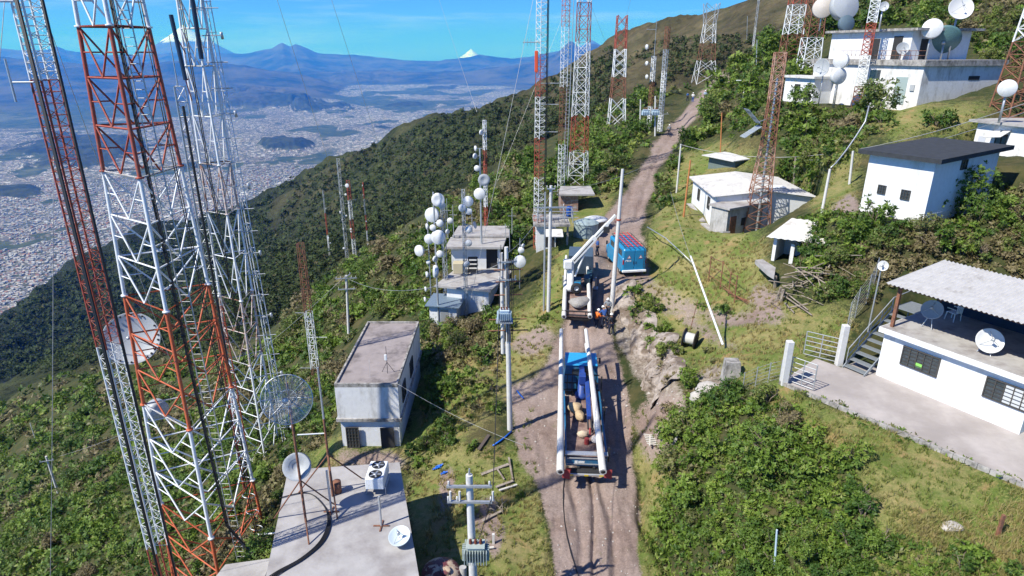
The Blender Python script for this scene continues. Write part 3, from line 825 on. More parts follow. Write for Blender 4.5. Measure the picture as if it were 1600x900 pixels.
# ---- I: big white station on the upper right
iz = -5.7
ia = onz(1264, 157, iz); ib = onz(1430, 173, iz)
bl = Block(ia, ib, 10.6, iz, iz + 4.3)
pad(ia, ib, 10.6, iz + .5, 3.0)
pad(bl.pt(-2, -3.2, 0), bl.pt(bl.L, -3.2, 0), 3.4, iz - .1, 3.5)
rt = thing('transmitter_station', 'large two storey white transmitter station with stained parapets and many dishes on its roofs', 'building', (bl.a + bl.c) / 2)
bl.walls(rt, WHITEO, 4)
cc_ = bl.corners(0, .3); MB().prism([(q.x, q.y) for q in cc_], iz + 4.3, iz + 4.85).build('parapet', STAINC, rt)
cc2 = bl.corners(0, .02); MB().prism([(q.x, q.y) for q in cc2], iz + 4.3, iz + 4.87).build('lower_roof', CONC, rt)
bl.panel(rt, 'door', mat('grey green door', (.34, .42, .41), .5), 'front', bl.L - 3.0, bl.L - 1.6, iz + .5, iz + 3.2, .05)
bl.panel(rt, 'meter_box', GYDISH, 'front', bl.L - 1.1, bl.L - .6, iz + 1.9, iz + 2.5, .12, .14)
bl.panel(rt, 'window', GLASS, 'front', bl.L - 6.6, bl.L - 5.2, iz + 2.9, iz + 3.8, .03)
bl.panel(rt, 'vent_window', DARKIN, 'right', 6.2, 7.7, iz + 2.9, iz + 3.3, .03)
ux = [bl.pt(.8, 1.2, 0), bl.pt(bl.L - 3.2, 1.2, 0), bl.pt(bl.L - 3.2, 9.2, 0), bl.pt(.8, 9.2, 0)]
MB().hexa([Vector((q.x, q.y, iz + 4.6)) for q in ux], [Vector((q.x, q.y, iz + 7.7)) for q in ux]).build('upper_wall', WHITEW, rt)
MB().slab([bl.pt(.3, .6, iz + 7.95), bl.pt(bl.L - 2.2, .6, iz + 7.95), bl.pt(bl.L - 2.2, 9.8, iz + 7.95), bl.pt(.3, 9.8, iz + 7.95)], .25).build('roof', STAINC, rt)
for x0, x1, z0, z1, nm in ((bl.L - 8.4, bl.L - 7.2, 4.9, 7.0, 'upper_door'), (bl.L - 5.4, bl.L - 4.3, 4.9, 7.2, 'upper_door')):
    MB().box(bl.pt((x0 + x1) / 2, 1.18, iz + (z0 + z1) / 2), (x1 - x0, .08, z1 - z0), (bl.u, bl.n, Vector((0, 0, 1)))).build(nm, DARKIN, rt)
MB().box(bl.pt(bl.L - 3.18, 3.0, iz + 5.9), (.08, 1.0, 2.0), (bl.u, bl.n, Vector((0, 0, 1)))).build('upper_door', DARKIN, rt)
rb = MB(); nb_ = int((bl.L - 4) / .6)
for i in range(nb_):
    p = bl.pt(3.6 + i * .6, .1, iz + 4.85); rb.tube(p, p + Vector((0, 0, .9)), .02, .02, 4)
for z in (.45, .9): rb.tube(bl.pt(3.6, .1, iz + 4.85 + z), bl.pt(bl.L - .3, .1, iz + 4.85 + z), .022, .022, 4)
rb.build('balustrade', RUST, rt)
lw = [bl.pt(-1.6, -2.6, 0), bl.pt(3.4, -2.6, 0), bl.pt(3.4, .02, 0), bl.pt(-1.6, .02, 0)]
MB().hexa([Vector((q.x, q.y, iz - 4.0)) for q in lw], [Vector((q.x, q.y, iz + 2.7)) for q in lw]).build('front_annex', WHITEW, rt)
MB().slab([bl.pt(-2.0, -3.0, iz + 2.95), bl.pt(3.7, -3.0, iz + 2.95), bl.pt(3.7, -.05, iz + 2.95), bl.pt(-2.0, -.05, iz + 2.95)], .24).build('annex_roof', TINW, rt)
for x0 in (.2, 2.1): MB().box(bl.pt(x0 + .5, -2.62, iz + 1.1), (.9, .08, 1.8), (bl.u, bl.n, Vector((0, 0, 1)))).build('annex_door', DARKIN, rt)
for i in range(10):
    for k in range(3): w = bl.pt(-2.6 + i, -3.4 + k, 0); KEEP.append((w.x, w.y, .6))
STATION = bl

# ---- G: white house with corrugated roof
gz0 = -15.3
ga = Vector((16.0, 57.6, gz0)); 
ga = onz(1080, 318, gz0); gb = onz(1116, 352, gz0)
bl = Block(ga, gb, 8.6, gz0, gz0 + 2.7)
pad(ga, gb, 9.5, gz0 + .1, 1.6)
rt = thing('corrugated_roof_house', 'white cottage with a corrugated sheet roof and two side windows above the terrace', 'building', (bl.a + bl.c) / 2)
bl.walls(rt, WHITEW, 2)
corrugated([bl.pt(-.5, -.45, bl.z1 + .05), bl.pt(bl.L + .3, -.45, bl.z1 + .05), bl.pt(bl.L + .3, 4.4, bl.z1 + .62), bl.pt(-.5, 4.4, bl.z1 + .62)], .42, .075).build('roof', TIN, rt)
corrugated([bl.pt(-.5, 9.0, bl.z1 + .05), bl.pt(bl.L + .3, 9.0, bl.z1 + .05), bl.pt(bl.L + .3, 4.3, bl.z1 + .64), bl.pt(-.5, 4.3, bl.z1 + .64)], .42, .075).build('roof', TIN, rt)
MB().add([bl.pt(bl.L, 0, bl.z1), bl.pt(bl.L, 8.6, bl.z1), bl.pt(bl.L, 4.35, bl.z1 + .58), bl.pt(bl.L - .2, 0, bl.z1), bl.pt(bl.L - .2, 8.6, bl.z1), bl.pt(bl.L - .2, 4.35, bl.z1 + .58)], [(0, 1, 2), (5, 4, 3), (0, 2, 5, 3), (1, 4, 5, 2), (0, 3, 4, 1)]).build('gable', WHITEW, rt)
k_ = bl.L
bl.window(rt, 'front', k_ * .26, k_ * .26 + .75, gz0 + 1.0, gz0 + 2.1, (2, 3)); bl.window(rt, 'front', k_ * .68, k_ * .68 + .75, gz0 + 1.0, gz0 + 2.1, (2, 3))
GH = bl
# low grey annex in front-right
x0 = onz(1133, 372, gz0 - .5); x1 = onz(1228, 352, gz0 - .5)
u_a, n_a = frame_of(x0, x1)
an = Block(x0, x1, 1.9, gz0 - .5, gz0 + 2.1)
pad(x0 - n_a * 3.2, x1 - n_a * 3.2 + u_a * .6, 6.8, gz0 - .4, 2.2)
rt = thing('grey_annex', 'low unpainted block annex with a cluttered slab roof behind the rusty lattice tower', 'building', (x0 + x1) / 2)
an.walls(rt, GREYW, 1.5)
MB().slab([an.pt(-.2, -.3, an.z1 + .18), an.pt(an.L + .6, -.3, an.z1 + .18), an.pt(an.L + .6, 2.1, an.z1 + .18), an.pt(-.2, 2.1, an.z1 + .18)], .18).build('roof', CONC, rt)
an.panel(rt, 'door', RUST, 'front', .4, 1.2, an.z0 + .1, an.z0 + 1.9)
an.panel(rt, 'window', DARKIN, 'front', 1.9, 2.5, an.z0 + .9, an.z0 + 1.6)
# small hut behind
q = G(1106, 264); q2 = G(1148, 262); q2.z = q.z
bk = Block(q, q2, 2.6, q.z, q.z + 1.5)
rt = thing('flat_white_shed', 'small dark shed under a flat white sheet roof behind the cottage', 'shed', (q + q2) / 2)
bk.walls(rt, mat('green grey boards', (.14, .18, .17), .8, var=.2), 1.5)
MB().slab([bk.pt(-.5, -.7, bk.z1 + .15), bk.pt(bk.L + .4, -.7, bk.z1 + .15), bk.pt(bk.L + .4, 2.8, bk.z1 + .3), bk.pt(-.5, 2.8, bk.z1 + .3)], .09).build('roof', TINW, rt)
# roof water tank (white box)
p = an.pt(an.L - 1.2, 1.0, an.z1 + .18)
rt = thing('white_roof_tank', 'white ribbed box tank on the annex roof right of the rusty tower', 'tank', p)
b_ = MB().box(p + Vector((0, 0, .45)), (1.7, 1.1, .9), None, .05)
for k in range(4): b_.box(p + Vector((0, 0, .15 + k * .2)), (1.76, 1.16, .05), None, .01)
b_.build('body', WHTP, rt); MB().box(p + Vector((0, 0, .94)), (1.8, 1.2, .07), None, .02).build('lid', WHTP, rt)
# path in front
o = MB()
for (xa, ya, xb, yb) in ((1077, 320, 1098, 341), (1100, 343, 1117, 355), (1112, 356, 1134, 374)):
    a_, b_ = onz(xa, ya, gz0 + .12), onz(xb, yb, gz0 + .12); a_.z = gz(a_.x, a_.y) + .08; b_.z = gz(b_.x, b_.y) + .08
    u_ = (b_ - a_).normalized(); o.box((a_ + b_) / 2, ((b_ - a_).length, .6, .14), (u_, Vector((-u_.y, u_.x, 0)).normalized(), Vector((0, 0, 1))))
tag(o.build('concrete_footpath', CONC), kind='structure')

# ---- K: shed with white roof in the thicket
kz = -14.2
ka = onz(1204, 408, kz); kb_ = onz(1226, 412, kz)
bl = Block(ka, kb_, 2.2, kz, kz + 1.9)
pad(ka, kb_, 4, kz + .05, 1.0)
rt = thing('lean_to_shed', 'white shed with a sloping ribbed roof half hidden by the thicket', 'shed', (ka + kb_) / 2)
MB().box(bl.pt(.12, 1.2, kz + .7), (.22, 2.4, 2.6), (bl.u, bl.n, Vector((0, 0, 1)))).build('wall', WHITEW, rt)
MB().box(bl.pt(1.5, 2.4, kz + .7), (2.8, .2, 2.6), (bl.u, bl.n, Vector((0, 0, 1)))).build('wall', WHITEW, rt)
MB().box(bl.pt(1.35, .1, kz + .4), (.25, .22, 2.2), (bl.u, bl.n, Vector((0, 0, 1)))).build('pillar', WHITEW, rt)
MB().box(bl.pt(2.6, .1, kz + .4), (.25, .22, 2.2), (bl.u, bl.n, Vector((0, 0, 1)))).build('pillar', WHITEW, rt)
corrugated([bl.pt(-.4, -.5, kz + 1.85), bl.pt(3.6, -.5, kz + 2.0), bl.pt(4.6, 3.3, kz + 2.7), bl.pt(.2, 3.3, kz + 2.55)], .45, .03).build('roof', TINW, rt)
a_ = onz(1182, 405, kz + .1); b_ = onz(1200, 425, kz + .1)
o = MB().slab([onz(1180, 406, kz + .2), onz(1192, 405, kz + .2), onz(1212, 418, kz + .2), onz(1210, 430, kz + .2), onz(1200, 424, kz + .2)], .3).build('stone_slab', CONC); tag(o, 'broken pale concrete slab lying in front of the lean to shed', 'slab')
# ------------------------------------------------------------------ land cover outlines (drawn on the map through the survey picture)
ROAD_P = [(880,960),(868,900),(862,840),(850,790),(838,730),(826,680),(822,640),(835,600),(850,570),(868,540),(884,500),(890,450),(893,425),(910,405),(925,372),(945,340),(962,320),(978,300),(992,280),(1003,258),(1020,232),(1040,205),(1062,182),(1080,160),(1098,140),(1118,126),(1140,124),(1120,150),(1103,165),(1085,190),(1068,205),(1052,232),(1036,258),(1022,285),(1012,315),(1003,345),(1000,372),(1010,395),(1012,430),(985,436),(962,440),(955,470),(958,520),(966,560),(978,610),(985,660),(988,720),(996,800),(1003,900),(1008,960)]
DIRT_P = [
 [(790,600),(850,585),(850,720),(842,760),(815,720),(800,670)],
 [(985,430),(1000,426),(1080,468),(1130,492),(1160,486),(1200,478),(1235,500),(1180,505),(1130,508),(1070,482)],
 [(968,436),(985,434),(1030,470),(1090,500),(1150,540),(1168,560),(1140,548),(1080,510),(1020,480)],
 [(990,640),(1040,612),(1075,618),(1062,660),(1045,700),(1015,720),(1000,700)],
 [(1290,330),(1330,300),(1345,330),(1310,350)], [(1185,440),(1230,470),(1215,490),(1160,470)],
 [(790,540),(850,500),(870,530),(830,560)], [(1100,118),(1130,112),(1150,128),(1120,135)],
 [(740,810),(770,770),(790,830),(770,880)], [(690,735),(712,725),(716,790),(690,800)],
 [(530,700),(620,705),(650,730),(560,730),(500,725)]]
GRASS_P = [
 [(1165,600),(1225,604),(1600,760),(1750,830),(1750,960),(1590,960),(1500,880),(1380,800),(1350,740),(1280,690),(1210,650)],
 [(1300,860),(1400,800),(1600,870),(1600,960),(1300,960)],
 [(960,440),(1000,420),(1020,360),(1040,340),(1060,300),(1075,290),(1120,350),(1200,370),(1210,410),(1195,440),(1260,490),(1330,480),(1340,520),(1300,560),(1220,590),(1160,600),(1110,590),(1060,560),(1020,500),(980,470)],
 [(1010,360),(1040,300),(1060,240),(1120,225),(1180,230),(1190,260),(1120,270),(1080,290),(1060,330)],
 [(1040,215),(1075,195),(1072,182),(1040,198)],
 [(830,640),(790,700),(700,690),(680,720),(650,760),(660,900),(660,960),(880,960),(860,860),(840,760)],
 [(640,600),(690,570),(760,560),(800,520),(860,500),(860,560),(800,600),(770,640),(700,690),(640,700)],
 [(840,420),(890,400),(890,500),(860,520),(800,540),(790,480),(830,470)],
 [(880,330),(960,300),(955,330),(900,400),(870,420)], [(970,300),(1000,262),(990,255),(955,300)],
 [(1180,290),(1290,200),(1345,240),(1340,310),(1290,360),(1250,300)], [(1340,170),(1560,165),(1530,210),(1400,215),(1350,190)],
 [(985,640),(1010,640),(1050,720),(1035,800),(1040,960),(1005,960),(995,800)], [(500,690),(640,690),(660,730),(470,730)],
 [(580,215),(640,195),(660,205),(600,225)], [(830,155),(880,140),(880,150),(810,175)]]
ROCK_P = [[(960,440),(985,452),(1005,490),(1045,560),(1062,600),(1040,650),(1018,640),(985,560),(968,500)], [(1085,600),(1130,570),(1140,595),(1100,630)]]
def in_any(px, py, polys):
    m = np.zeros(px.shape, bool)
    for p in polys: m |= poly_mask(px, py, p)
    return m

# ------------------------------------------------------------------ ground sheet on a polar grid, 3.5 m to 3.4 km
na, nr = 760, 620
th = np.linspace(rad(-66), rad(66), na)
rr = np.exp(np.linspace(math.log(5.0), math.log(3300), nr))
TH, RRR = np.meshgrid(th, rr)
gx, gy = (RRR * np.sin(TH)).ravel(), (RRR * np.cos(TH)).ravel()
gzv = H(gx, gy)
dd_ = gy * CP - gzv * SP
gpx = 800 + F * gx / dd_; gpy = 450 - F * (gy * SP + gzv * CP) / dd_
jx = gpx + (wave_noise(gx, gy, 21, 4, .5) - .5) * 60; jy = gpy + (wave_noise(gx, gy, 22, 4, .5) - .5) * 44
nearm = RRR.ravel() < 230
rxx = np.interp(gy, RY, RX)
sroad = gx - rxx
dirt = np.clip(in_any(gpx + (jx - gpx) * .35, gpy + (jy - gpy) * .35, [ROAD_P]) * 1.0 + in_any(gpx + (jx - gpx) * .3, gpy + (jy - gpy) * .3, DIRT_P) * .95, 0, 1) * nearm
grass = in_any(jx, jy, GRASS_P) * 1.0 * nearm
rock = in_any(jx, jy, ROCK_P) * 1.0 * nearm
far = sstep(170, 320, RRR.ravel())
# dry grassland high on the big hill, woods lower and on its spur
paramo = far * sstep(-75, -5, gzv + (wave_noise(gx, gy, 31, 4, 1 / 120.) - .5) * 70) + far * .5 * sstep(.62, .7, wave_noise(gx, gy, 33, 4, 1 / 90.))
wood = far * sstep(-150, -260, gzv + (wave_noise(gx, gy, 32, 4, 1 / 150.) - .5) * 90)
def soften(a, k):
    a = a.reshape(nr, na).astype(float)
    for _ in range(k):
        a[1:-1] = (a[:-2] + 2 * a[1:-1] + a[2:]) / 4; a[:, 1:-1] = (a[:, :-2] + 2 * a[:, 1:-1] + a[:, 2:]) / 4
    return a.ravel()
dirt = soften(dirt, 5); grass = soften(grass, 22); rock = soften(rock, 8)
me = bpy.data.meshes.new('hillside')
idx = np.arange(na * nr).reshape(nr, na)
quads = np.stack([idx[:-1, :-1].ravel(), idx[:-1, 1:].ravel(), idx[1:, 1:].ravel(), idx[1:, :-1].ravel()], 1)[:, ::-1]
def np_mesh(me, v, q, smooth=True):
    nq = len(q); k = q.shape[1]
    me.vertices.add(len(v)); me.vertices.foreach_set('co', np.ascontiguousarray(v, dtype=np.float32).ravel())
    me.loops.add(nq * k); me.loops.foreach_set('vertex_index', np.ascontiguousarray(q, dtype=np.int32).ravel())
    me.polygons.add(nq); me.polygons.foreach_set('loop_start', np.arange(0, nq * k, k, dtype=np.int32))
    me.polygons.foreach_set('loop_total', np.full(nq, k, dtype=np.int32))
    me.polygons.foreach_set('use_smooth', np.full(nq, smooth, dtype=bool))
    me.update(calc_edges=True)
def vcol(me, name, rgb):
    a = me.color_attributes.new(name, 'FLOAT_COLOR', 'POINT')
    c = np.ones((len(rgb), 4), np.float32); c[:, :rgb.shape[1]] = rgb
    a.data.foreach_set('color', c.ravel())
np_mesh(me, np.stack([gx, gy, gzv], 1), quads)
vcol(me, 'cover', np.stack([dirt, grass, rock], 1))
vcol(me, 'land', np.stack([np.clip(paramo, 0, 1), np.clip(wood, 0, 1), far], 1))
ground = bpy.data.objects.new('hillside', me); COL.objects.link(ground)
tag(ground, kind='structure')

def new_mat(name):
    m = bpy.data.materials.new(name); m.use_nodes = True; MATS[name] = m
    return m, m.node_tree.nodes, m.node_tree.links
class NB:
    """tiny node builder"""
    def __init__(s, N, L): s.N, s.L = N, L
    def _set(s, inp, v):
        if isinstance(v, (int, float)): inp.default_value = v
        elif isinstance(v, tuple): inp.default_value = (*v, 1) if len(v) == 3 and inp.type == 'RGBA' else v
        else: s.L.new(v, inp)
    def noise(s, vec, scale, detail=5, rough=.55, dist=0.0):
        n = s.N.new('ShaderNodeTexNoise'); n.inputs['Scale'].default_value = scale; n.inputs['Detail'].default_value = detail; n.inputs['Roughness'].default_value = rough
        n.inputs['Distortion'].default_value = dist
        s.L.new(vec, n.inputs['Vector']); return n.outputs['Fac']
    def ramp(s, v, a, b, lo=0.0, hi=1.0):
        n = s.N.new('ShaderNodeMapRange'); n.inputs[1].default_value = a; n.inputs[2].default_value = b; n.inputs[3].default_value = lo; n.inputs[4].default_value = hi
        s._set(n.inputs[0], v); return n.outputs[0]
    def mix(s, f, a, b, t='MIX'):
        n = s.N.new('ShaderNodeMix'); n.data_type = 'RGBA'; n.blend_type = t
        s._set(n.inputs[0], f); s._set(n.inputs[6], a); s._set(n.inputs[7], b); return n.outputs[2]
    def math(s, op, a, b=0.0):
        n = s.N.new('ShaderNodeMath'); n.operation = op
        s._set(n.inputs[0], a); s._set(n.inputs[1], b); return n.outputs[0]
    def val(s, col, v):
        n = s.N.new('ShaderNodeHueSaturation'); s._set(n.inputs['Color'], col); s._set(n.inputs['Value'], v); return n.outputs[0]
m, N, L = new_mat('hillside soil and grass')
nb = NB(N, L)
tc = N.new('ShaderNodeTexCoord'); V = tc.outputs['Object']
cov = N.new('ShaderNodeVertexColor'); cov.layer_name = 'cover'
lan = N.new('ShaderNodeVertexColor'); lan.layer_name = 'land'
sc_ = N.new('ShaderNodeSeparateColor'); L.new(cov.outputs[0], sc_.inputs[0])
sl_ = N.new('ShaderNodeSeparateColor'); L.new(lan.outputs[0], sl_.inputs[0])
n1 = nb.noise(V, .35, 6, .6); n2 = nb.noise(V, 2.2, 6, .65); n3 = nb.noise(V, 9, 5, .7); n4 = nb.noise(V, 40, 3, .7)
# undergrowth floor
c_scrub = nb.mix(nb.ramp(n2, .35, .65), (.028, .045, .014), (.07, .07, .03))
c_scrub = nb.mix(nb.ramp(n1, .5, .65), c_scrub, (.09, .08, .035))
# grass: green and straw patches
c_gr = nb.mix(nb.ramp(n1, .42, .60), (.135, .185, .040), (.30, .26, .11))
c_gr = nb.mix(nb.ramp(n2, .42, .68, 0, .8), c_gr, (.10, .145, .032))
c_gr = nb.mix(nb.ramp(n3, .5, .72, 0, .7), c_gr, (.36, .29, .14))
c_gr = nb.mix(nb.ramp(nb.noise(V, .55, 6, .7, .4), .56, .66, 0, .75), c_gr, (.36, .235, .115))
c_gr = nb.val(c_gr, nb.ramp(n4, .3, .7, .6, 1.25))
# dirt
c_di = nb.mix(nb.ramp(n2, .35, .65), (.30, .225, .195), (.215, .155, .13))
c_di = nb.mix(nb.ramp(n1, .35, .6, 0, .6), c_di, (.37, .30, .27))
c_di = nb.val(c_di, nb.ramp(n3, .3, .7, .70, 1.18))
c_di = nb.mix(nb.ramp(nb.noise(V, 1.1, 7, .75, .6), .56, .68, 0, .75), c_di, (.17, .125, .10))
c_di = nb.mix(nb.ramp(nb.noise(V, .8, 7, .7), .60, .72, 0, .6), c_di, (.13, .14, .05))
c_di = nb.mix(nb.ramp(n4, .66, .72, 0, .7), c_di, (.45, .42, .38))
c_ro = nb.mix(nb.ramp(n2, .35, .6), (.42, .37, .32), (.20, .16, .13))
c_ro = nb.mix(nb.ramp(n3, .45, .7, 0, .8), c_ro, (.10, .085, .06))
c = nb.mix(nb.ramp(nb.math('ADD', nb.math('ADD', sc_.outputs[1], nb.math('MULTIPLY', nb.math('SUBTRACT', n3, .5), 1.5)), nb.math('MULTIPLY', nb.math('SUBTRACT', n2, .5), 1.6)), .25, .75), c_scrub, c_gr)
c = nb.mix(nb.ramp(nb.math('ADD', sc_.outputs[2], nb.math('MULTIPLY', nb.math('SUBTRACT', n3, .5), 1.6)), .4, .6), c, c_ro)
c = nb.mix(nb.ramp(nb.math('ADD', nb.math('ADD', sc_.outputs[0], nb.math('MULTIPLY', nb.math('SUBTRACT', n2, .5), .9)), nb.math('MULTIPLY', nb.math('SUBTRACT', n3, .5), 1.2)), .3, .7), c, c_di)
# distant slopes
f1 = nb.noise(V, .012, 6, .6); f2 = nb.noise(V, .06, 6, .65); f3 = nb.noise(V, .25, 5, .7)
c_f = nb.mix(nb.ramp(f2, .40, .58), (.028, .040, .018), (.060, .070, .028))
c_f = nb.mix(nb.ramp(f1, .52, .64, 0, .6), c_f, (.10, .095, .045))
c_p = nb.mix(nb.ramp(f2, .38, .62), (.165, .135, .075), (.085, .080, .042))
c_p = nb.mix(nb.ramp(f3, .50, .66, 0, .55), c_p, (.05, .055, .025))
c_w = nb.mix(nb.ramp(f3, .38, .62), (.012, .020, .014), (.034, .045, .026))
c_f = nb.mix(sl_.outputs[0], c_f, c_p); c_f = nb.mix(sl_.outputs[1], c_f, c_w)
c_f = nb.val(c_f, nb.ramp(f3, .3, .7, .6, 1.3))
c_f = nb.val(c_f, nb.ramp(nb.noise(V, .028, 6, .7, .8), .35, .65, .65, 1.3))
c = nb.mix(sl_.outputs[2], c, c_f)
B = N['Principled BSDF']; B.inputs['Roughness'].default_value = .95; B.inputs['Specular IOR Level'].default_value = .15
L.new(c, B.inputs['Base Color'])
bp = N.new('ShaderNodeBump'); bp.inputs['Strength'].default_value = .55; bp.inputs['Distance'].default_value = .10
L.new(nb.math('ADD', n3, nb.math('MULTIPLY', n4, .5)), bp.inputs['Height'])
bp2 = N.new('ShaderNodeBump'); bp2.inputs['Distance'].default_value = 5.0
L.new(nb.math('MULTIPLY', sl_.outputs[2], .9), bp2.inputs['Strength'])
L.new(nb.math('ADD', f3, f2), bp2.inputs['Height']); L.new(bp.outputs[0], bp2.inputs['Normal']); L.new(bp2.outputs[0], B.inputs['Normal'])
me.materials.append(m)

# ------------------------------------------------------------------ valley floor, far ranges (2 km to 80 km)
LAY = []
def layer(yc, wf, wb, pts):
    a = np.array([(P(px, py, 1000).x / P(px, py, 1000).y, P(px, py, 1000).z / P(px, py, 1000).y) for px, py in pts])
    o = np.argsort(a[:, 0]); LAY.append((yc, wf, wb, a[o, 0], a[o, 1]))
layer(36000, 7000, 6000, [(-600,78),(-300,74),(0,71),(40,75),(70,77),(88,72),(105,79),(135,83),(200,84),(240,84),(320,80),(350,82),(380,81),(405,77),(425,74),(434,68),(441,65),(447,68),(453,71),(462,66),(470,68),(480,72),(495,79),(530,82),(560,86),(620,92),(680,93),(720,90),(745,86),(770,89),(800,91),(840,84),(870,78),(900,76),(960,74),(1000,66),(1100,56),(1300,50),(1700,40)])
layer(26000, 4500, 4500, [(700,112),(800,104),(840,92),(868,80),(880,70),(889,62),(894,62),(903,71),(915,72),(922,66),(927,66),(937,70),(950,73),(985,70),(1030,58),(1200,52),(1700,40)])
layer(21000, 5200, 4000, [(-600,104),(-300,92),(-100,90),(0,86),(60,90),(100,97),(160,101),(220,96),(270,92),(305,90),(340,92),(380,98),(420,108),(460,116),(500,124),(540,134),(580,146),(640,160),(800,170),(1000,170)])
ba, br = 900, 560
th = np.linspace(rad(-60), rad(50), ba); rr = np.exp(np.linspace(math.log(1900), math.log(85000), br))
TH, RRR = np.meshgrid(th, rr)
x, y = (RRR * np.sin(TH)).ravel(), (RRR * np.cos(TH)).ravel()
base = -1110.0
z = np.full(x.shape, base) + (wave_noise(x, y, 41, 4, 1 / 3500.) - .5) * 90 * sstep(2500, 6000, RRR.ravel())
mt = np.zeros(x.shape)
rg = wave_noise(x, y, 42, 6, 1 / 5200., .52, True)
for (yc, wf, wb, us, ts) in LAY:
    u = x / y
    zc = np.interp(u, us, ts) * yc + (wave_noise(u * 22 + yc, y / 4000., 49, 4, 1.0, .55, True) - .5) * 160
    t = (y - yc)
    w = np.where(t < 0, wf, wb)
    g = np.exp(-np.abs(t / w) ** 1.5)
    hh = (zc - base) * g
    hh = hh * (1 - np.clip(.12 + 1.4 * (1 - g), 0, .9) * (1 - rg) * 1.5)
    hh = np.where(zc > base + 60, hh, 0)
    z = np.maximum(z, base + hh)
    mt = np.maximum(mt, np.clip(hh / 260, 0, 1))
# wooded knolls and the long dark ridge standing in the town: px, py, half width px, half width rows, height m
KN = [(447,228,46,9,95),(120,232,120,22,60),(420,163,85,9,130),(505,170,60,7,80),(560,128,70,6,90),(780,118,30,3,60),(300,262,40,6,40),(640,165,35,4,50),(700,140,30,3,50),(30,300,60,12,40),(600,200,18,3,30),(860,178,40,8,160),(835,165,50,8,190)]
gm = np.zeros(x.shape)
for (kx, ky, hx, hy, hz) in KN:
    c = onz(kx, ky, base); e = onz(kx + hx, ky, base); f_ = onz(kx, ky - hy, base)
    a = (x - c.x * y / c.y) / (e.x - c.x); b = (y - c.y) / (f_.y - c.y)
    rr2 = a * a + b * b + (wave_noise(x, y * .6, 43, 7, 1 / 520., .68) - .5) * 4.2
    k = np.clip(.8 - rr2, 0, 1)
    z += hz * k ** .8; gm = np.maximum(gm, sstep(0, .3, k))
mt2 = sstep(0.1, .5, mt)
wild = np.clip(mt2 + gm, 0, 1)
# countryside patches between the districts
dist = RRR.ravel()
wild = np.maximum(wild, sstep(.68, .74, wave_noise(x, y * .7, 44, 5, 1 / 2600.)) * .95)
wild = np.maximum(wild, sstep(.665, .70, wave_noise(x, y * .6, 47, 5, 1 / 620.)) * .9)
wild = np.maximum(wild, sstep(.67, .70, wave_noise(x, y * .5, 48, 5, 1 / 1300.)) * .95)
# open country left, beyond the town
uu = x / y
cut = np.interp(uu, [-1.2, -.8, -.5, -.40, -.3, -.1, .05, .3], [11500, 10500, 11500, 14500, 19000, 27000, 26000, 22000])
wild = np.maximum(wild, sstep(0, 2600, dist - cut + (wave_noise(x, y, 45, 5, 1 / 1500.) - .5) * 5000))
# foot of the mountain: woods running down to the first streets
foot = np.interp(uu, [-1.2, -.8, -.6, -.4, -.2, 0, .3], [2650, 2500, 2850, 3500, 4300, 5300, 8000])
fm = 1 - sstep(-150, 150, dist - foot + (wave_noise(x, y, 46, 5, 1 / 400.) - .5) * 900)
wild = np.maximum(wild, fm)
z = z + fm * (foot - dist).clip(0, 2000) * .1
# plain sinks under the hillside sheet
z = z - 260 * (1 - sstep(1900, 2700, dist))
me = bpy.data.meshes.new('valley_and_mountains')
idx = np.arange(ba * br).reshape(br, ba)
quads = np.stack([idx[:-1, :-1].ravel(), idx[:-1, 1:].ravel(), idx[1:, 1:].ravel(), idx[1:, :-1].ravel()], 1)[:, ::-1]
np_mesh(me, np.stack([x, y, z], 1), quads)
vcol(me, 'wild', np.stack([wild, gm, mt2], 1))
PLAIN = (x, y, z, wild)
pl = bpy.data.objects.new('valley_ground', me); COL.objects.link(pl); tag(pl, kind='structure')
m, N, L = new_mat('town and valley')
nb = NB(N, L)
tc = N.new('ShaderNodeTexCoord'); V = tc.outputs['Object']
vc = N.new('ShaderNodeVertexColor'); vc.layer_name = 'wild'
sp = N.new('ShaderNodeSeparateColor'); L.new(vc.outputs[0], sp.inputs[0])
def vor(scale, out='Color'):
    n = N.new('ShaderNodeTexVoronoi'); n.inputs['Scale'].default_value = scale; n.voronoi_dimensions = '2D'
    L.new(V, n.inputs['Vector']); return n.outputs[out]
hc = N.new('ShaderNodeSeparateColor'); L.new(vor(1 / 12.), hc.inputs[0])
hb = N.new('ShaderNodeSeparateColor'); L.new(vor(1 / 34.), hb.inputs[0])
town = nb.mix(nb.ramp(hc.outputs[0], .40, .52), (.20, .185, .175), (.50, .46, .43))
town = nb.mix(nb.ramp(hc.outputs[1], .80, .84, 0, .8), town, (.30, .17, .13))
town = nb.mix(nb.ramp(hc.outputs[2], .66, .72, 0, .9), town, (.07, .08, .05))
town = nb.mix(nb.ramp(hb.outputs[0],   .93, .95, 0, .7), town, (.80, .80, .80))
town = nb.mix(nb.ramp(hb.outputs[1], .72, .78, 0, .9), town, (.05, .065, .04))
g1 = nb.noise(V, 1 / 700., 6, .65); g2 = nb.noise(V, 1 / 160., 5, .65); g3 = nb.noise(V, 1 / 2200., 5, .6)
town = nb.mix(nb.ramp(g1, .55, .63, 0, .8), town, (.055, .07, .04))
def street(scale, w, col, k):
    n = N.new('ShaderNodeTexVoronoi'); n.feature = 'DISTANCE_TO_EDGE'; n.inputs['Scale'].default_value = scale; n.voronoi_dimensions = '2D'; n.inputs['Randomness'].default_value = .75
    L.new(V, n.inputs['Vector']); return nb.mix(nb.ramp(n.outputs['Distance'], w, w * 1.6, k, 0), town, col)
town = street(1 / 85., .05, (.13, .125, .125), .85)
town = street(1 / 420., .022, (.10, .11, .09), .9)
town = street(1 / 1500., .012, (.16, .155, .15), .9)
town = nb.val(town, nb.ramp(g3, .35, .65, .75, 1.15))
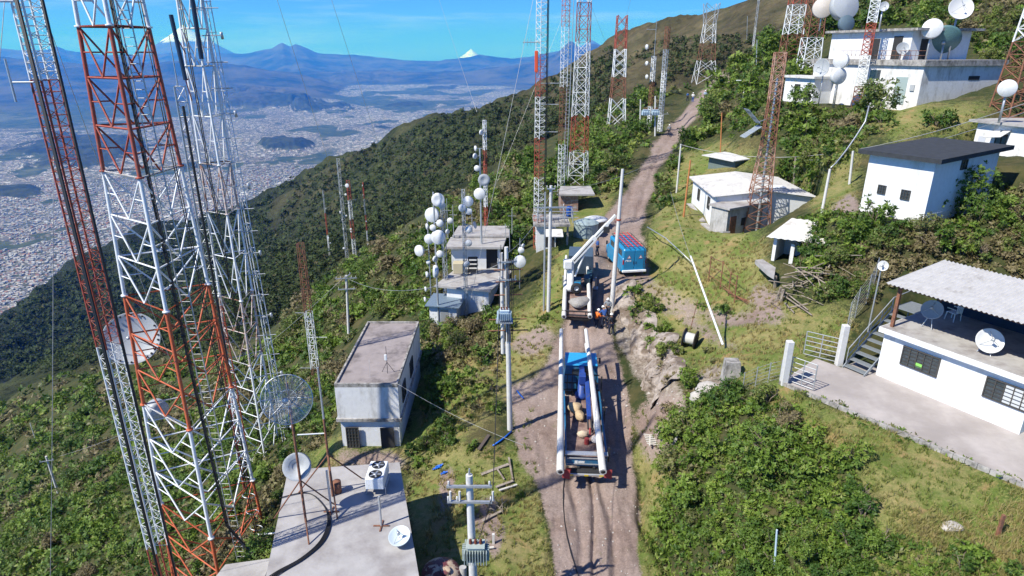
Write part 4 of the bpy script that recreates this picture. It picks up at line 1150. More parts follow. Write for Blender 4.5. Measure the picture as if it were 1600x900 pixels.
fld = nb.mix(nb.ramp(g2, .42, .6), (.035, .055, .030), (.075, .09, .045))
fld = nb.mix(nb.ramp(g1, .56, .62, 0, .5), fld, (.15, .15, .09))
woods = nb.mix(nb.ramp(g2, .4, .6), (.022, .03, .018), (.05, .058, .03))
mou = nb.mix(nb.ramp(nb.noise(V, 1 / 1500., 8, .7), .40, .60), (.014, .024, .018), (.095, .085, .050))
wildc = nb.mix(sp.outputs[1], fld, woods); wildc = nb.mix(sp.outputs[2], wildc, mou)
c = nb.mix(nb.ramp(nb.math('ADD', sp.outputs[0], nb.math('MULTIPLY', nb.math('SUBTRACT', g2, .5), .9)), .4, .6), town, wildc)
B = N['Principled BSDF']; B.inputs['Roughness'].default_value = .95; B.inputs['Specular IOR Level'].default_value = .1
L.new(c, B.inputs['Base Color'])
me.materials.append(m)

# snow-capped volcanoes
def volcano(name, px, py, depth_y, rad_m, seed, snow, sharp=1.25):
    pk = aty(px, py, depth_y)
    a, b = 160, 90
    tt = np.linspace(0, 2 * math.pi, a, endpoint=False); r = np.linspace(0, 1, b) ** 1.25 * rad_m
    T, RR_ = np.meshgrid(tt, r)
    X, Y = pk.x + (RR_ * np.cos(T)).ravel(), pk.y + (RR_ * np.sin(T)).ravel()
    q = RR_.ravel() / rad_m
    Z = base - 100 + (pk.z - base + 100) * (.62 * np.clip(1 - q * 1.18, 0, 1) ** sharp + .38 * (1 - q) ** 2.6)
    Z = Z - np.clip(q, .03, 1) * (wave_noise(X, Y, seed, 5, 1 / 1900., .55, True)) * 900 * (1 - q) + 0
    me = bpy.data.meshes.new(name)
    idx = np.arange(a * b).reshape(b, a)
    nx_ = np.roll(idx, -1, 1)
    np_mesh(me, np.stack([X, Y, Z], 1), np.stack([idx[:-1].ravel(), nx_[:-1].ravel(), nx_[1:].ravel(), idx[1:].ravel()], 1)[:, ::-1])
    m, N, L = new_mat(name + ' rock and snow'); nb = NB(N, L)
    tc = N.new('ShaderNodeTexCoord'); V = tc.outputs['Object']
    s3 = N.new('ShaderNodeSeparateXYZ'); L.new(V, s3.inputs[0])
    hn = nb.math('ADD', s3.outputs[2], nb.math('MULTIPLY', nb.noise(V, 1 / 900., 6, .65), 900))
    rk = nb.mix(nb.ramp(nb.noise(V, 1 / 500., 5), .4, .6), (.05, .045, .045), (.10, .085, .075))
    c = nb.mix(nb.ramp(hn, snow, snow + 120), rk, (.86, .88, .92))
    B = N['Principled BSDF']; B.inputs['Roughness'].default_value = .8; L.new(c, B.inputs['Base Color'])
    me.materials.append(m)
    o = bpy.data.objects.new(name, me); COL.objects.link(o); tag(o, kind='structure')
volcano('snow_volcano_mountain', 286, 38, 50000, 8200, 51, 1060)
volcano('distant_snow_mountain', 736, 76, 66000, 3600, 52, -250, 1.0)
volcano('rocky_peak_mountain', 925, 62, 47000, 6500, 53, 1350, 1.1)

# ------------------------------------------------------------------ air
hz = MB(); hz.box((0, 28500, 170), (170000, 97000, 3300)).build('haze', None)
hz_o = bpy.data.objects['haze']
m = bpy.data.materials.new('air'); m.use_nodes = True
N, L = m.node_tree.nodes, m.node_tree.links; N.clear()
o_ = N.new('ShaderNodeOutputMaterial'); v_ = N.new('ShaderNodeVolumePrincipled')
v_.inputs['Color'].default_value = (.045, .27, 1.0, 1); v_.inputs['Absorption Color'].default_value = (.55, .88, 1, 1); v_.inputs['Density'].default_value = 4.2e-5; v_.inputs['Anisotropy'].default_value = 0.1
L.new(v_.outputs[0], o_.inputs['Volume'])
hz_o.data.materials.append(m); tag(hz_o, 'thin blue air between the ridge and the far volcanoes', 'haze', kind='stuff')
# ------------------------------------------------------------------ leaves
def leaf_mat(name, cols, trans=.24, rough=.55):
    m, N, L = new_mat(name); nb = NB(N, L)
    at = N.new('ShaderNodeVertexColor'); at.layer_name = 'tone'
    s = N.new('ShaderNodeSeparateColor'); L.new(at.outputs[0], s.inputs[0])
    c = nb.mix(s.outputs[0], cols[0], cols[1])
    c = nb.mix(nb.ramp(s.outputs[1], .6, 1.0), c, cols[2])
    c = nb.mix(nb.ramp(s.outputs[2], .5, 1.0), c, cols[3])
    B = N['Principled BSDF']; B.inputs['Roughness'].default_value = rough; B.inputs['Specular IOR Level'].default_value = .35
    L.new(c, B.inputs['Base Color'])
    T = N.new('ShaderNodeBsdfTranslucent'); L.new(nb.val(c, 1.5), T.inputs['Color'])
    M = N.new('ShaderNodeMixShader'); M.inputs[0].default_value = trans
    L.new(B.outputs[0], M.inputs[1]); L.new(T.outputs[0], M.inputs[2]); L.new(M.outputs[0], N['Material Output'].inputs['Surface'])
    return m
LEAF = leaf_mat('foliage', [(.052, .108, .017), (.165, .25, .034), (.27, .31, .065), (.20, .165, .085)])
FARLEAF = leaf_mat('distant foliage', [(.04, .065, .020), (.080, .11, .030), (.13, .14, .05), (.13, .11, .06)], .2, .8)
STRAW = leaf_mat('grass blades', [(.16, .22, .04), (.34, .29, .11), (.44, .36, .18), (.40, .31, .19)], .35, .8)
BARK = mat('bark', (.20, .16, .12), .9, var=.4, scale=4)
BARE = mat('dry twigs', (.30, .25, .20), .9, var=.3, scale=6)

def leaf_cloud(c, rx, rz, n, ls, tone, lobes=9, seed=0, flat=.55, base_up=.15, skew=0.0):
    """n leaf quads on the shells of a few lobes; returns verts (4n,3), tone (4n,3)"""
    rs = np.random.RandomState(seed)
    # lobes
    k = lobes
    m_ = 7                                   # leaves in one rosette
    nc = max(3, n // m_); n = nc * m_
    ang = rs.rand(k) * 6.283; rad_ = np.sqrt(rs.rand(k)) * .74
    lz = base_up + (1 - base_up) * (rs.rand(k) ** .7) * (1 - .55 * rad_ ** 2)
    lc = np.stack([np.cos(ang) * rad_ * rx, np.sin(ang) * rad_ * rx, lz * rz * .85], 1)
    lr = (.20 + .24 * rs.rand(k)) * rx * (1.3 if k < 7 else 1)
    lv = rs.rand(k)
    w = lr ** 2; w = w / w.sum()
    li = rs.choice(k, nc, p=w)
    d = rs.randn(nc, 3); d[:, 2] = d[:, 2] * .8 + .45
    d /= np.linalg.norm(d, axis=1)[:, None]
    sh = (1 - .5 * rs.rand(nc) ** 2.6 + .10 * rs.randn(nc))
    p = lc[li] + d * (lr[li] * sh)[:, None] * np.array([1, 1, min(1.2, .85 * rz / rx + .25)])
    p[:, 2] = np.abs(p[:, 2])
    m = rs.rand(nc) < .07; p[m] *= (1.0 + .25 * rs.rand(m.sum()))[:, None]
    ax = d * .8 + rs.randn(nc, 3) * .35; ax[:, 2] += .35; ax /= np.linalg.norm(ax, axis=1)[:, None]
    P_ = np.repeat(p, m_, 0); AX = np.repeat(ax, m_, 0)
    t = rs.randn(n, 3); t -= AX * (t * AX).sum(1)[:, None]; t /= np.linalg.norm(t, axis=1)[:, None] + 1e-9
    t = t + AX * (.15 + .5 * rs.rand(n))[:, None]; t /= np.linalg.norm(t, axis=1)[:, None]
    b = np.cross(AX, t); b /= np.linalg.norm(b, axis=1)[:, None] + 1e-9
    s = ls * (.75 + .8 * rs.rand(n))[:, None]
    L2 = t * s * 1.75; B2 = b * s * flat * .62
    v = np.stack([P_, P_ + L2 * .55 + B2, P_ + L2, P_ + L2 * .55 - B2], 1) + np.array([c[0], c[1], c[2]])
    LI = np.repeat(li, m_); cl = np.repeat(rs.randn(nc), m_)
    tn = np.empty((n, 3))
    tn[:, 0] = np.clip(tone[0] + (lv[LI] - .5) * .7 + cl * .16 + rs.randn(n) * .08, 0, 1)
    tn[:, 1] = np.clip(tone[1] + rs.rand(n) * .55 + .2 * lv[LI] + np.abs(cl) * .1, 0, 1)
    tn[:, 2] = np.clip(tone[2] + rs.rand(n) * .3 + np.where(cl > 1.5, .6, 0) + .15, 0, 1)
    return v.reshape(-1, 3), np.repeat(tn, 4, 0)
def cloud_object(name, vs, ts, material, parent=None, loc=None):
    v = np.concatenate(vs); t = np.concatenate(ts)
    if loc is not None: v = v - np.array(loc)
    me = bpy.data.meshes.new(name)
    np_mesh(me, v, np.arange(len(v)).reshape(-1, 4), False)
    vcol(me, 'tone', t)
    me.materials.append(material)
    o = bpy.data.objects.new(name, me); COL.objects.link(o)
    if parent is not None: o.parent = parent
    return o
def limbs(c, rx, rz, n, rs, r0=.06, bare=False):
    mb = MB()
    for i in range(n):
        a = rs.rand() * 6.283; q = (.35 + .6 * rs.rand()) * rx * (.7 if not bare else 1)
        e = Vector((math.cos(a) * q, math.sin(a) * q, rz * (.45 + .45 * rs.rand())))
        mid = Vector((e.x * .35, e.y * .35, e.z * .55))
        b = Vector((rs.randn() * .06, rs.randn() * .06, -.25))
        c_ = Vector(c)
        mb.path([c_ + b, c_ + mid, c_ + e], [r0, r0 * .6, r0 * .2], 4)
        for j in range(2 if not bare else 5):
            f_ = mid.lerp(e, rs.rand()); g = f_ + Vector((rs.randn(), rs.randn(), .6 + rs.rand())) * rx * .25
            mb.path([c_ + f_, c_ + g], [r0 * .35, r0 * .1], 3)
    return mb
COUNT = {'n': 0}
def shrub(p, rx, rz, label, group, tone=(.5, 0, 0), name='leafy_shrub', cat='shrub', px_m=None, dens=1.0, lobes=None, bare=.0, leaf=None, material=None, stems=5):
    """one bush: crown of many leaves, stems as a part"""
    COUNT['n'] += 1; sd_ = COUNT['n'] * 7 + 3
    rs = np.random.RandomState(sd_)
    d = max(20, (p - Vector((0, 0, 0))).length)
    ls = leaf if leaf else max(.075, d * .0021)
    n = int(dens * 4.6 * rx * (rx + rz) / (ls * ls)); n = max(60, min(n, 12000))
    if lobes is None: lobes = int(np.clip(rx * 9, 7, 34))
    t = thing(name, label, cat, p, group)
    v, tn = leaf_cloud(p, rx, rz, n, ls, tone, lobes, sd_)
    cloud_object('crown', [v], [tn], material or LEAF, t, p)
    limbs(p, rx, rz, stems, rs, .035 + .012 * rx).build('trunk', BARK, t)
    return t
def bulk(name, spots, label, cat, material, leaf_k=.0023, dens=1.0, min_leaf=.08, flat=.55, lobes=6):
    """undergrowth that reads as one mass: spots = [(x,y,z,rx,rz,tone)]"""
    vs, ts = [], []
    for i, (x, y, z, rx, rz, tone) in enumerate(spots):
        d = math.sqrt(x * x + y * y + z * z)
        ls = max(min_leaf, d * leaf_k)
        n = int(np.clip(dens * 3.6 * rx * (rx + rz) / (ls * ls), 8, 5000))
        v, tn = leaf_cloud((x, y, z - .1), rx, rz, n, ls, tone, lobes, i * 13 + 5)
        vs.append(v); ts.append(tn)
    o = cloud_object(name, vs, ts, material)
    return tag(o, label, cat, kind='stuff')
def scatter(polys, step, seed, keep=None, jitter=1.0, ground_px=None):
    """points inside picture outlines, put on the terrain; step(py) = spacing in picture pixels"""
    rs = np.random.RandomState(seed)
    out = []
    for poly in polys:
        a = np.array(poly, float); x0, y0 = a.min(0); x1, y1 = a.max(0)
        y = y0
        while y < y1:
            st = step(y)
            xs = np.arange(x0, x1, st) + rs.rand() * st
            if len(xs):
                ys = y + (rs.rand(len(xs)) - .5) * st * jitter
                xx = xs + (rs.rand(len(xs)) - .5) * st * jitter
                m = poly_mask(xx, ys, poly)
                out += list(zip(xx[m], ys[m]))
            y += st * .62
    o = np.array(out)
    if len(o) == 0: return []
    X, Y, Z, D, Hh = ground_many(o[:, 0], o[:, 1])
    return [(X[i], Y[i], Z[i], D[i], o[i, 0], o[i, 1]) for i in range(len(o)) if Hh[i]]
# footprints nothing may grow in (filled by the buildings): (cx, cy, radius)
pass
# ------------------------------------------------------------------ lattice masts
def lattice(root, levels, n, rot, leg_r, br_r, pattern, mats, axis=None, sub=1, names=None, horiz=True):
    """levels: list of (x, y, z, radius to leg); between two levels one colour section (mats[i])"""
    for i in range(len(levels) - 1):
        A_, B_ = levels[i], levels[i + 1]
        mb = MB()
        def leg(t, k):
            r = A_[3] + (B_[3] - A_[3]) * t; a = rot + 2 * math.pi * k / n
            return Vector((A_[0] + (B_[0] - A_[0]) * t + math.cos(a) * r, A_[1] + (B_[1] - A_[1]) * t + math.sin(a) * r, A_[2] + (B_[2] - A_[2]) * t))
        m = sub if isinstance(sub, int) else sub[i]
        for k in range(n):
            mb.tube(leg(0, k), leg(1, k), leg_r, leg_r, 6)
            if pattern == 'K' or pattern == 'P': mb.lathe(leg(0, k), leg(1, k) - leg(0, k), [(0, -.03), (leg_r * 1.9, -.03), (leg_r * 1.9, .04), (0, .04)], 8)
        for j in range(m):
            t0, t1 = j / m, (j + 1) / m
            for k in range(n):
                k2 = (k + 1) % n
                a0, a1, b0, b1 = leg(t0, k), leg(t0, k2), leg(t1, k), leg(t1, k2)
                if horiz: mb.tube(a0, a1, br_r, br_r, 4, False)
                if pattern == 'X': mb.tube(a0, b1, br_r, br_r, 4, False); mb.tube(a1, b0, br_r, br_r, 4, False)
                elif pattern == 'Z':
                    if j % 2: mb.tube(a0, b1, br_r, br_r, 4, False)
                    else: mb.tube(a1, b0, br_r, br_r, 4, False)
                elif pattern == 'K':   # diagonals from the foot joints to the middle of the upper horizontal
                    md = (b0 + b1) / 2; mb.tube(a0, md, br_r, br_r, 5, False); mb.tube(a1, md, br_r, br_r, 5, False)
                elif pattern == 'P':   # foot point: diagonals from upper joints down to middle of the lower bar
                    md = (a0 + a1) / 2; mb.tube(b0, md, br_r, br_r, 5, False); mb.tube(b1, md, br_r, br_r, 5, False)
                    q0, q1 = a0.lerp(b0, .5), a1.lerp(b1, .5)
                    mb.tube(q0, md.lerp(b0, .5), br_r * .7, None, 4, False); mb.tube(q1, md.lerp(b1, .5), br_r * .7, None, 4, False)
                if j == m - 1 and horiz: mb.tube(b0, b1, br_r, br_r, 4, False)
        o = mb.build('section', mats[i], root)
        nm = mats[i].name
        if names: o['label'] = names[i]
def sag(a, b, s, n=12):
    a, b = Vector(a), Vector(b)
    return [a.lerp(b, i / n) - Vector((0, 0, 4 * s * (i / n) * (1 - i / n))) for i in range(n + 1)]
def wire(pts, r, label, nm='power_cable', cat='cable', group=None, material=None):
    o = MB().path(pts, r, 4).build(nm, material or CABLE)
    return tag(o, label, cat, group)
def top_at(x, y, py): return aty(800, py, y).z
WIRE = mat('bright wire', (.50, .50, .50), .5, metal=.4)

# T1 slender mast, far left foreground
x1, y1 = -13.75, 19.8
def zat(py, y=y1): return top_at(0, y, py)
rt = thing('slender_guyed_mast', 'slim red and white lattice mast with two thick black feeder lines at the left edge', 'mast', (x1, y1, -26.5))
w = .36
lv = [(x1, y1, -26.8, w), (x1, y1, zat(855), w), (x1, y1, zat(540), w), (x1, y1, zat(125), w), (x1, y1, zat(-80), w), (x1, y1, zat(-320), w)]
lattice(rt, lv, 4, rad(20), .032, .010, 'Z', [REDP, WHTP, REDP, WHTP, REDP], sub=[12, 22, 26, 14, 16])
fb = MB(); fb.path([(x1 + .05, y1 - .36, -27), (x1 + .04, y1 - .36, -10), (x1 - .06, y1 - .36, 8)], .045, 6); fb.path([(x1 + .10, y1 - .44, -27), (x1 + .12, y1 - .42, -10), (x1 + .02, y1 - .42, 8)], .035, 6)

fb.build('feeder_cable', CABLE, rt)
fb = MB(); fb.path([(x1 + .40, y1 + .1, -27), (x1 + .40, y1 + .1, 8)], .045, 6); fb.path([(x1 + .46, y1, -27), (x1 + .46, y1, 8)], .04, 6); fb.build('feeder_cable', CABLE, rt)
a = MB(); za = zat(128)
a.tube((x1 - .2, y1 - .2, za), (x1 - .75, y1 - .3, za), .03, .03, 6); a.tube((x1 - .8, y1 - .3, za - .55), (x1 - .8, y1 - .3, za + .65), .03, .03, 6); a.build('side_antenna', GALV, rt)
a = MB(); za = zat(2)
a.tube((x1 - .2, y1 - .2, za), (x1 - .95, y1 - .3, za), .05, .05, 6); a.build('side_arm', WHTP, rt)
for k, (px_, py_) in enumerate([(30, 905), (75, 940), (60, 860), (150, 700)]):
    zc = [zat(200), zat(100), zat(380), zat(-200)][k]
wire(sag((x1, y1, 3), (-26.5, 17, -36), .5), .012, 'thin guy wire running down to the slope at the far left edge', 'guy_wire', 'wire', None, WIRE)
wire(sag((x1 - .3, y1, -3), (-24.5, 22.5, -36), .4), .012, 'thin guy wire left of the slim mast', 'guy_wire', 'wire', None, WIRE)
wire(sag((x1 + .3, y1, 2), (-18.5, 34.5, -31), .3), .012, 'thin guy wire crossing the forested slope right of the slim mast', 'guy_wire', 'wire', None, WIRE)

# T2 big three-legged tower
cx, cy = -16.55, 28.65
def s2r(s): return s / math.sqrt(3)
zl = [-29.6, -23.3, -17.05, -11.04, -5.04, .96, 6.96, 13]
sd2 = [5.3, 4.72, 4.2, 3.68, 3.12, 2.58, 2.05, 1.5]
rt = thing('broadcast_tower', 'tall red and white three legged tube tower filling the left of the view', 'tower', (cx, cy, -29.6))
fr = math.atan2(26.3 - cy, -15.4 - cx)
lv = [(cx, cy, z, s2r(s)) for z, s in zip(zl, sd2)]
lattice(rt, lv, 3, fr, .085, .045, 'P', [ORNP, WHTP, ORNP, WHTP, REDP, WHTP, REDP], sub=3,
        names=['orange red lowest section', 'white section second from the ground', 'orange red section with the solid dish', 'white section in the middle', 'dark red upper section', 'white section at the picture top', 'red section above the picture'])
# ladder and feeder bundle on its right face
lad = MB()
for k in (0, 1):
    lad.tube((cx + 2.0 - .5 * k * .9, cy - .9, -29), (cx + .95 - .45 * k, cy - .55, 8), .03, .03, 5)
for i in range(110):
    t = i / 109; z = -29 + 37 * t
    lad.tube((cx + 2.0 - 1.05 * t, cy - .9 + .35 * t, z), (cx + 1.55 - 1.05 * t, cy - .9 + .35 * t, z), .014, .014, 4, False)
lad.build('ladder', GALV, rt)
fd = MB()
for k in range(3):
    o_ = .065 * k
    fd.path([(cx + 4.6 + o_, cy - 3.0, -25.6), (cx + 2.6 + o_, cy - 1.4, -25.4), (cx + 1.45 + o_, cy - 1.3, -23.5), (cx + 1.1 + o_, cy - 1.2, -15), (cx + .75 + o_, cy - 1.0, -5), (cx + .45 + o_, cy - .8, 9)], .035 - .004 * k, 6)
fd.build('feeder_cable', CABLE, rt)
fd = MB()
for k in range(2): fd.path([(cx + 2.3 + .1 * k, cy + .3, -28), (cx + 1.7 + .1 * k, cy + .2, -15), (cx + .9 + .1 * k, cy + .2, 9)], .022, 5)
fd.build('feeder_cable', CABLE, rt)
# solid dish and shrouded dish behind the left leg
dc = aty(207, 529, 30.3)
dish_parts(rt, dc, (.35, -.85, .42), 1.32, GYDISH, .24, 40, True, 'dish')
m_ = MB(); dv_ = Vector((.35, -.85, .42)).normalized(); u_, w_ = perp(dv_)
for k in range(30):
    a_ = k * 2 * math.pi / 30
    if k % 10 in (8, 9): continue
    c_ = dc + dv_ * .315 + (u_ * math.cos(a_) + w_ * math.sin(a_)) * 1.22
    MB().lathe(c_, dv_, [(0, .0), (.055, .0), (.055, .02), (0, .02)], 8).build('rim_hole', CABLE, rt)
s_ = MB(); s_.tube(dc - dv_ * .2, dc - dv_ * .2 + Vector((.9, .25, .2)), .05, .05, 6); s_.tube(dc - dv_ * .2, dc - dv_ * .2 + Vector((.8, .1, -.9)), .04, .04, 6); s_.build('dish_bracket', GALV, rt)
dc2 = aty(247, 642, 29.8)
MB().lathe(dc2, (-.6, .45, .1), [(0, .5), (.3, .48), (.55, .40), (.57, .0), (.5, -.12), (0, -.2)], 28).build('shrouded_dish', GYDISH, rt)
MB().path([dc2 + Vector((.1, 0, 0)), (cx - .6, cy - .6, dc2.z)], .05, 6).build('dish_bracket', GALV, rt)
# rings, brackets on the right leg near the foot
br_ = MB()
for k in range(7):
    z = -27.5 + k * 1.1; MB().lathe((cx + 2.2 - .06 * k, cy + .6, z), (0.2, .3, 1), [(.33, 0), (.36, .02), (.33, .04)], 14).build('cable_ring', GALV, rt)
MB().tube((cx + 2.3, cy + .2, -25.4), (cx + 5.6, cy - .4, -24.6), .05, .05, 6).build('cable_bridge', WHTP, rt)

# T3 white and rust tower behind
c3x, c3y = -19.55, 42.6
def z3(py): return top_at(0, c3y, py)
rt = thing('white_lattice_tower', 'three legged white and rusty lattice tower with dark stub antennas, right of the big one', 'tower', (c3x, c3y, -31.5))
lv = [(c3x - .15, c3y, -31.8, 1.95), (c3x - .1, c3y, z3(560), 1.40), (c3x, c3y, z3(462), 1.28), (c3x, c3y, z3(330), 1.13), (c3x, c3y, z3(255), 1.05), (c3x, c3y, z3(103), .92), (c3x, c3y, 3.5, .8), (c3x, c3y, 12, .6)]
PINKW = mat('worn white over rust', (.58, .50, .46), .65, var=.2, scale=3, col2=(.36, .16, .10), edge=(.5, .6))
lattice(rt, lv, 3, fr + .1, .075, .04, 'P', [WHTP, PINKW, WHTP, PINKW, WHTP, WHTP, GALV], sub=[5, 2, 2, 1, 2, 2, 3])
m_ = MB()
p0 = aty(267, 23, 41); p1 = aty(290, 125, 41); m_.tube(p0, p1, .13, .13, 8); m_.build('stub_antenna', mat('dark blue antenna tube', (.02, .035, .07), .4), rt)
p2 = aty(296, -30, 41.2); p3 = aty(315, 92, 41.4); MB().tube(p2, p3, .14, .14, 8).build('stub_antenna', MATS['dark blue antenna tube'], rt)
m_ = MB(); m_.tube(p1, (c3x - .8, c3y - .3, p1.z), .045, .045, 5); m_.tube(p1, (c3x - .8, c3y - .3, p1.z - 1.3), .035, .035, 5); m_.tube(p1.lerp(p0, .7), (c3x - .7, c3y - .3, p1.z + 1.5), .035, .035, 5); m_.build('antenna_arm', REDP, rt)
# dense cluster of slim masts on its right flank
for k, (ox, oy, lb) in enumerate(((1.2, -.2, 'narrow ladder mast with many clamps'),)):
    m_ = MB(); n_ = 44
    for i in range(3):
        a_ = i * 2.094; m_.tube((c3x + ox + .9 + .28 * math.cos(a_), c3y + oy + .28 * math.sin(a_), -30.5), (c3x + ox - .35 + .2 * math.cos(a_), c3y + oy + .2 * math.sin(a_), 9), .035, .03, 5)
    for i in range(n_):
        t = i / n_; z = -30 + 38 * t; xx = c3x + ox + .9 - 1.25 * t
        for j in range(3):
            a_, b_ = j * 2.094, (j + 1) * 2.094
            m_.tube((xx + .27 * math.cos(a_), c3y + oy + .27 * math.sin(a_), z), (xx + .27 * math.cos(b_), c3y + oy + .27 * math.sin(b_), z + (.9 if i % 2 else 0)), .016, .016, 4, False)
    o = m_.build('side_mast', GALV if k else WHTP, rt); o['label'] = lb
m_ = MB()
for i in range(22):
    m_ = MB(); z = -27 + i * 1.55; xx = c3x + 2.0 - (z + 28) * .033; m_.tube((xx - .5, c3y - .5, z), (xx + .75, c3y - .3, z + .02), .03, .03, 4); 
    if i % 3 == 0: m_.lathe((xx + .7, c3y - .4, z), (0, -.3, 1), [(0, -.2), (.09, -.2), (.09, .2), (0, .2)], 8)
    m_.build('clamp_arm', GALV, rt)
fd = MB()
for k in range(2): fd.path([(c3x + .3 + .12 * k, c3y - .9, -30), (c3x - .3 + .1 * k, c3y - .7, -8), (c3x - .5 + .1 * k, c3y - .5, 9)], .032, 5)
fd.build('feeder_cable', CABLE, rt)

# T4 slim mast between
x4, y4 = -18.2, 36.5
rt = thing('thin_side_mast', 'thin grey lattice mast with a black pipe between the two big towers', 'mast', (x4, y4, -29.5))
lattice(rt, [(x4, y4, -30, .4), (x4, y4, top_at(0, y4, 480), .38), (x4, y4, top_at(0, y4, 135), .35)], 3, .4, .035, .018, 'Z', [REDP, GALV], sub=[14, 16])
MB().tube((x4, y4, top_at(0, y4, 135)), (x4, y4, top_at(0, y4, 55)), .04, .02, 5).build('whip_antenna', GALV, rt)
MB().tube((x4 + .3, y4 - .3, -29), (x4 + .25, y4 - .3, top_at(0, y4, 165)), .07, .07, 6).build('feeder_cable', CABLE, rt)

# red/white thin lattice left of the block house
g = G(496, 606)
h1 = ztop(g, 380)
rt = thing('red_topped_lattice_mast', 'narrow square lattice mast, rusty red above and white below, behind the block house', 'mast', g)
lattice(rt, [(g.x, g.y, g.z - .4, .42), (g.x, g.y, ztop(g, 575), .42), (g.x, g.y, ztop(g, 487), .4), (g.x, g.y, h1, .36)], 4, .78, .035, .022, 'Z', [RUST, WHTP, RUST], sub=[3, 7, 9])
a_ = MB()
for py, x0 in ((489, -1.2), (527, 1.5), (575, -1.4)):
    z = ztop(g, py); a_.tube((g.x, g.y, z), (g.x + x0, g.y - .1, z + .05), .03, .03, 4)
a_.build('side_arm', GALV, rt)

# far cluster of dish masts on the lower spur
def small_dish(mb, c, r, dv, flat=True):
    dv = Vector(dv).normalized()
    if flat: mb.lathe(c, dv, [(0, .06 * r), (r * .96, .0), (r, -.02), (r, -.45 * r), (r * .7, -.62 * r), (0, -.75 * r)], 16)
    else: mb.lathe(c, dv, [(0, 0), (r * .5, .07 * r), (r, .26 * r), (r * 1.02, .2 * r), (r * .5, -.03), (0, -.06)], 16)
def dish_mast(nm, base, top_py, label, levels=None, r=.3, mats=None, dishes=(), pole=False, subs=6, group=None, lean=0, leg=.05, br=.025):
    """a mast with drum dishes bolted to it (px, py, radius m, dir)"""
    zt_ = ztop(base, top_py)
    rt = thing(nm, label, 'mast', base, group)
    if pole: MB().tube(base - Vector((0, 0, .3)), (base.x, base.y, zt_), r, r * .8, 7).build('pole', mats[0], rt)
    else:
        n_ = len(mats); lv = [(base.x, base.y, base.z - .3 + (zt_ - base.z + .3) * i / n_, r) for i in range(n_ + 1)]
        lattice(rt, lv, 3, .5, leg, br, 'Z', mats, sub=subs)
    for dd in dishes:
        px, py, rr_, dv = dd[:4]; rr_ *= .9
        c = aty(px, py, base.y - .35 - rr_ * .3)
        m_ = MB(); small_dish(m_, c, rr_, dv, (len(dd) < 5))
        k = m_.build('dish', dd[5] if len(dd) > 5 else WHDISH, rt)
        MB().tube(c - Vector(dv).normalized() * rr_ * .6, (base.x, base.y, c.z - .05), .03 + .02 * rr_, None, 5).build('bracket', GALV, k)
    return rt
CAMD = (-.15, -.9, .1); LFT = (-.9, -.4, .0); RGT = (.7, -.6, .0); SUNW = (-.5, -.8, .05)
b = G(543, 412)
dish_mast('far_dish_mast', b, 248, 'tallest of the far masts on the lower spur, grey with a large white dish', r=.9, mats=[GALV, GALV, GALV], subs=8, leg=.12, br=.06,
          dishes=[(542, 290, 1.1, CAMD), (531, 332, .9, LFT), (540, 304, .6, CAMD), (533, 290, .5, LFT), (541, 337, .5, CAMD), (536, 358, .6, LFT), (548, 358, .6, CAMD), (537, 388, .6, CAMD), (531, 302, .5, LFT), (546, 318, .5, RGT), (534, 344, .45, LFT)])
b = G(554, 402)
dish_mast('far_banded_mast', b, 282, 'far lattice mast in broad red and white bands beside the tallest one', r=1.0, mats=[WHTP, REDP, WHTP, REDP], subs=4, leg=.14, br=.07,
          dishes=[(545, 318, .5, RGT), (549, 362, .6, CAMD), (556, 312, .4, RGT)])
b = G(515, 400)
dish_mast('far_slim_mast', b, 298, 'leftmost slim mast of the far cluster with small dishes near its foot', r=.35, mats=[WHTP, REDP, GALV], subs=6, leg=.1, br=.05, dishes=[(513, 372, .7, LFT), (518, 390, .4, CAMD), (517, 380, .5, RGT), (509, 326, .4, LFT)])
b = G(575, 384)
dish_mast('far_thin_mast', b, 285, 'rightmost thin red and white mast of the far cluster', r=.3, mats=[WHTP, REDP, GALV, REDP], subs=5, leg=.1, br=.05, dishes=[(566, 290, .45, LFT), (567, 305, .4, LFT), (568, 322, .4, LFT), (572, 346, .4, CAMD)])
# bush-free

# dish masts round the antenna station
zk = -22.6
def on(px, py, z): return onz(px, py, z)
b = on(686, 512, -22.9)
dish_mast('left_dish_pole', b, 300, 'steel pole crowded with white drum dishes, directly behind the small kiosk', r=.09, pole=True, mats=[GALV],
          dishes=[(685, 312, .62, CAMD, 1), (687, 349, .34, CAMD), (684, 371, .68, CAMD), (687, 397, .34, CAMD), (678, 424, .6, (-.9, -.3, .1)), (681, 405, .3, RGT), (692, 322, .34, (.5, -.6, 0)), (676, 356, .3, CAMD)])
b = on(675, 496, -23.2)
dish_mast('outer_dish_pole', b, 330, 'slim pole at the station\'s outer edge with dishes stacked on its left side', r=.06, pole=True, mats=[GALV],
          dishes=[(674, 336, .72, (-.3, -.9, .1)), (654, 392, .56, (-.5, -.8, .1)), (666, 354, .30, LFT), (666, 429, .3, LFT), (664, 452, .26, LFT), (663, 468, .26, LFT), (670, 374, .5, (-.2, -.9, 0)), (669, 410, .22, CAMD)])
b = on(697, 470, -21.6)
dish_mast('middle_dish_pole', b, 318, 'short grey lattice pole carrying antenna brackets between the dish poles', r=.22, mats=[GALV], subs=14, leg=.035, br=.02, dishes=[(703, 345, .3, CAMD), (700, 362, .25, RGT)])
b = on(729, 505, -22.8)
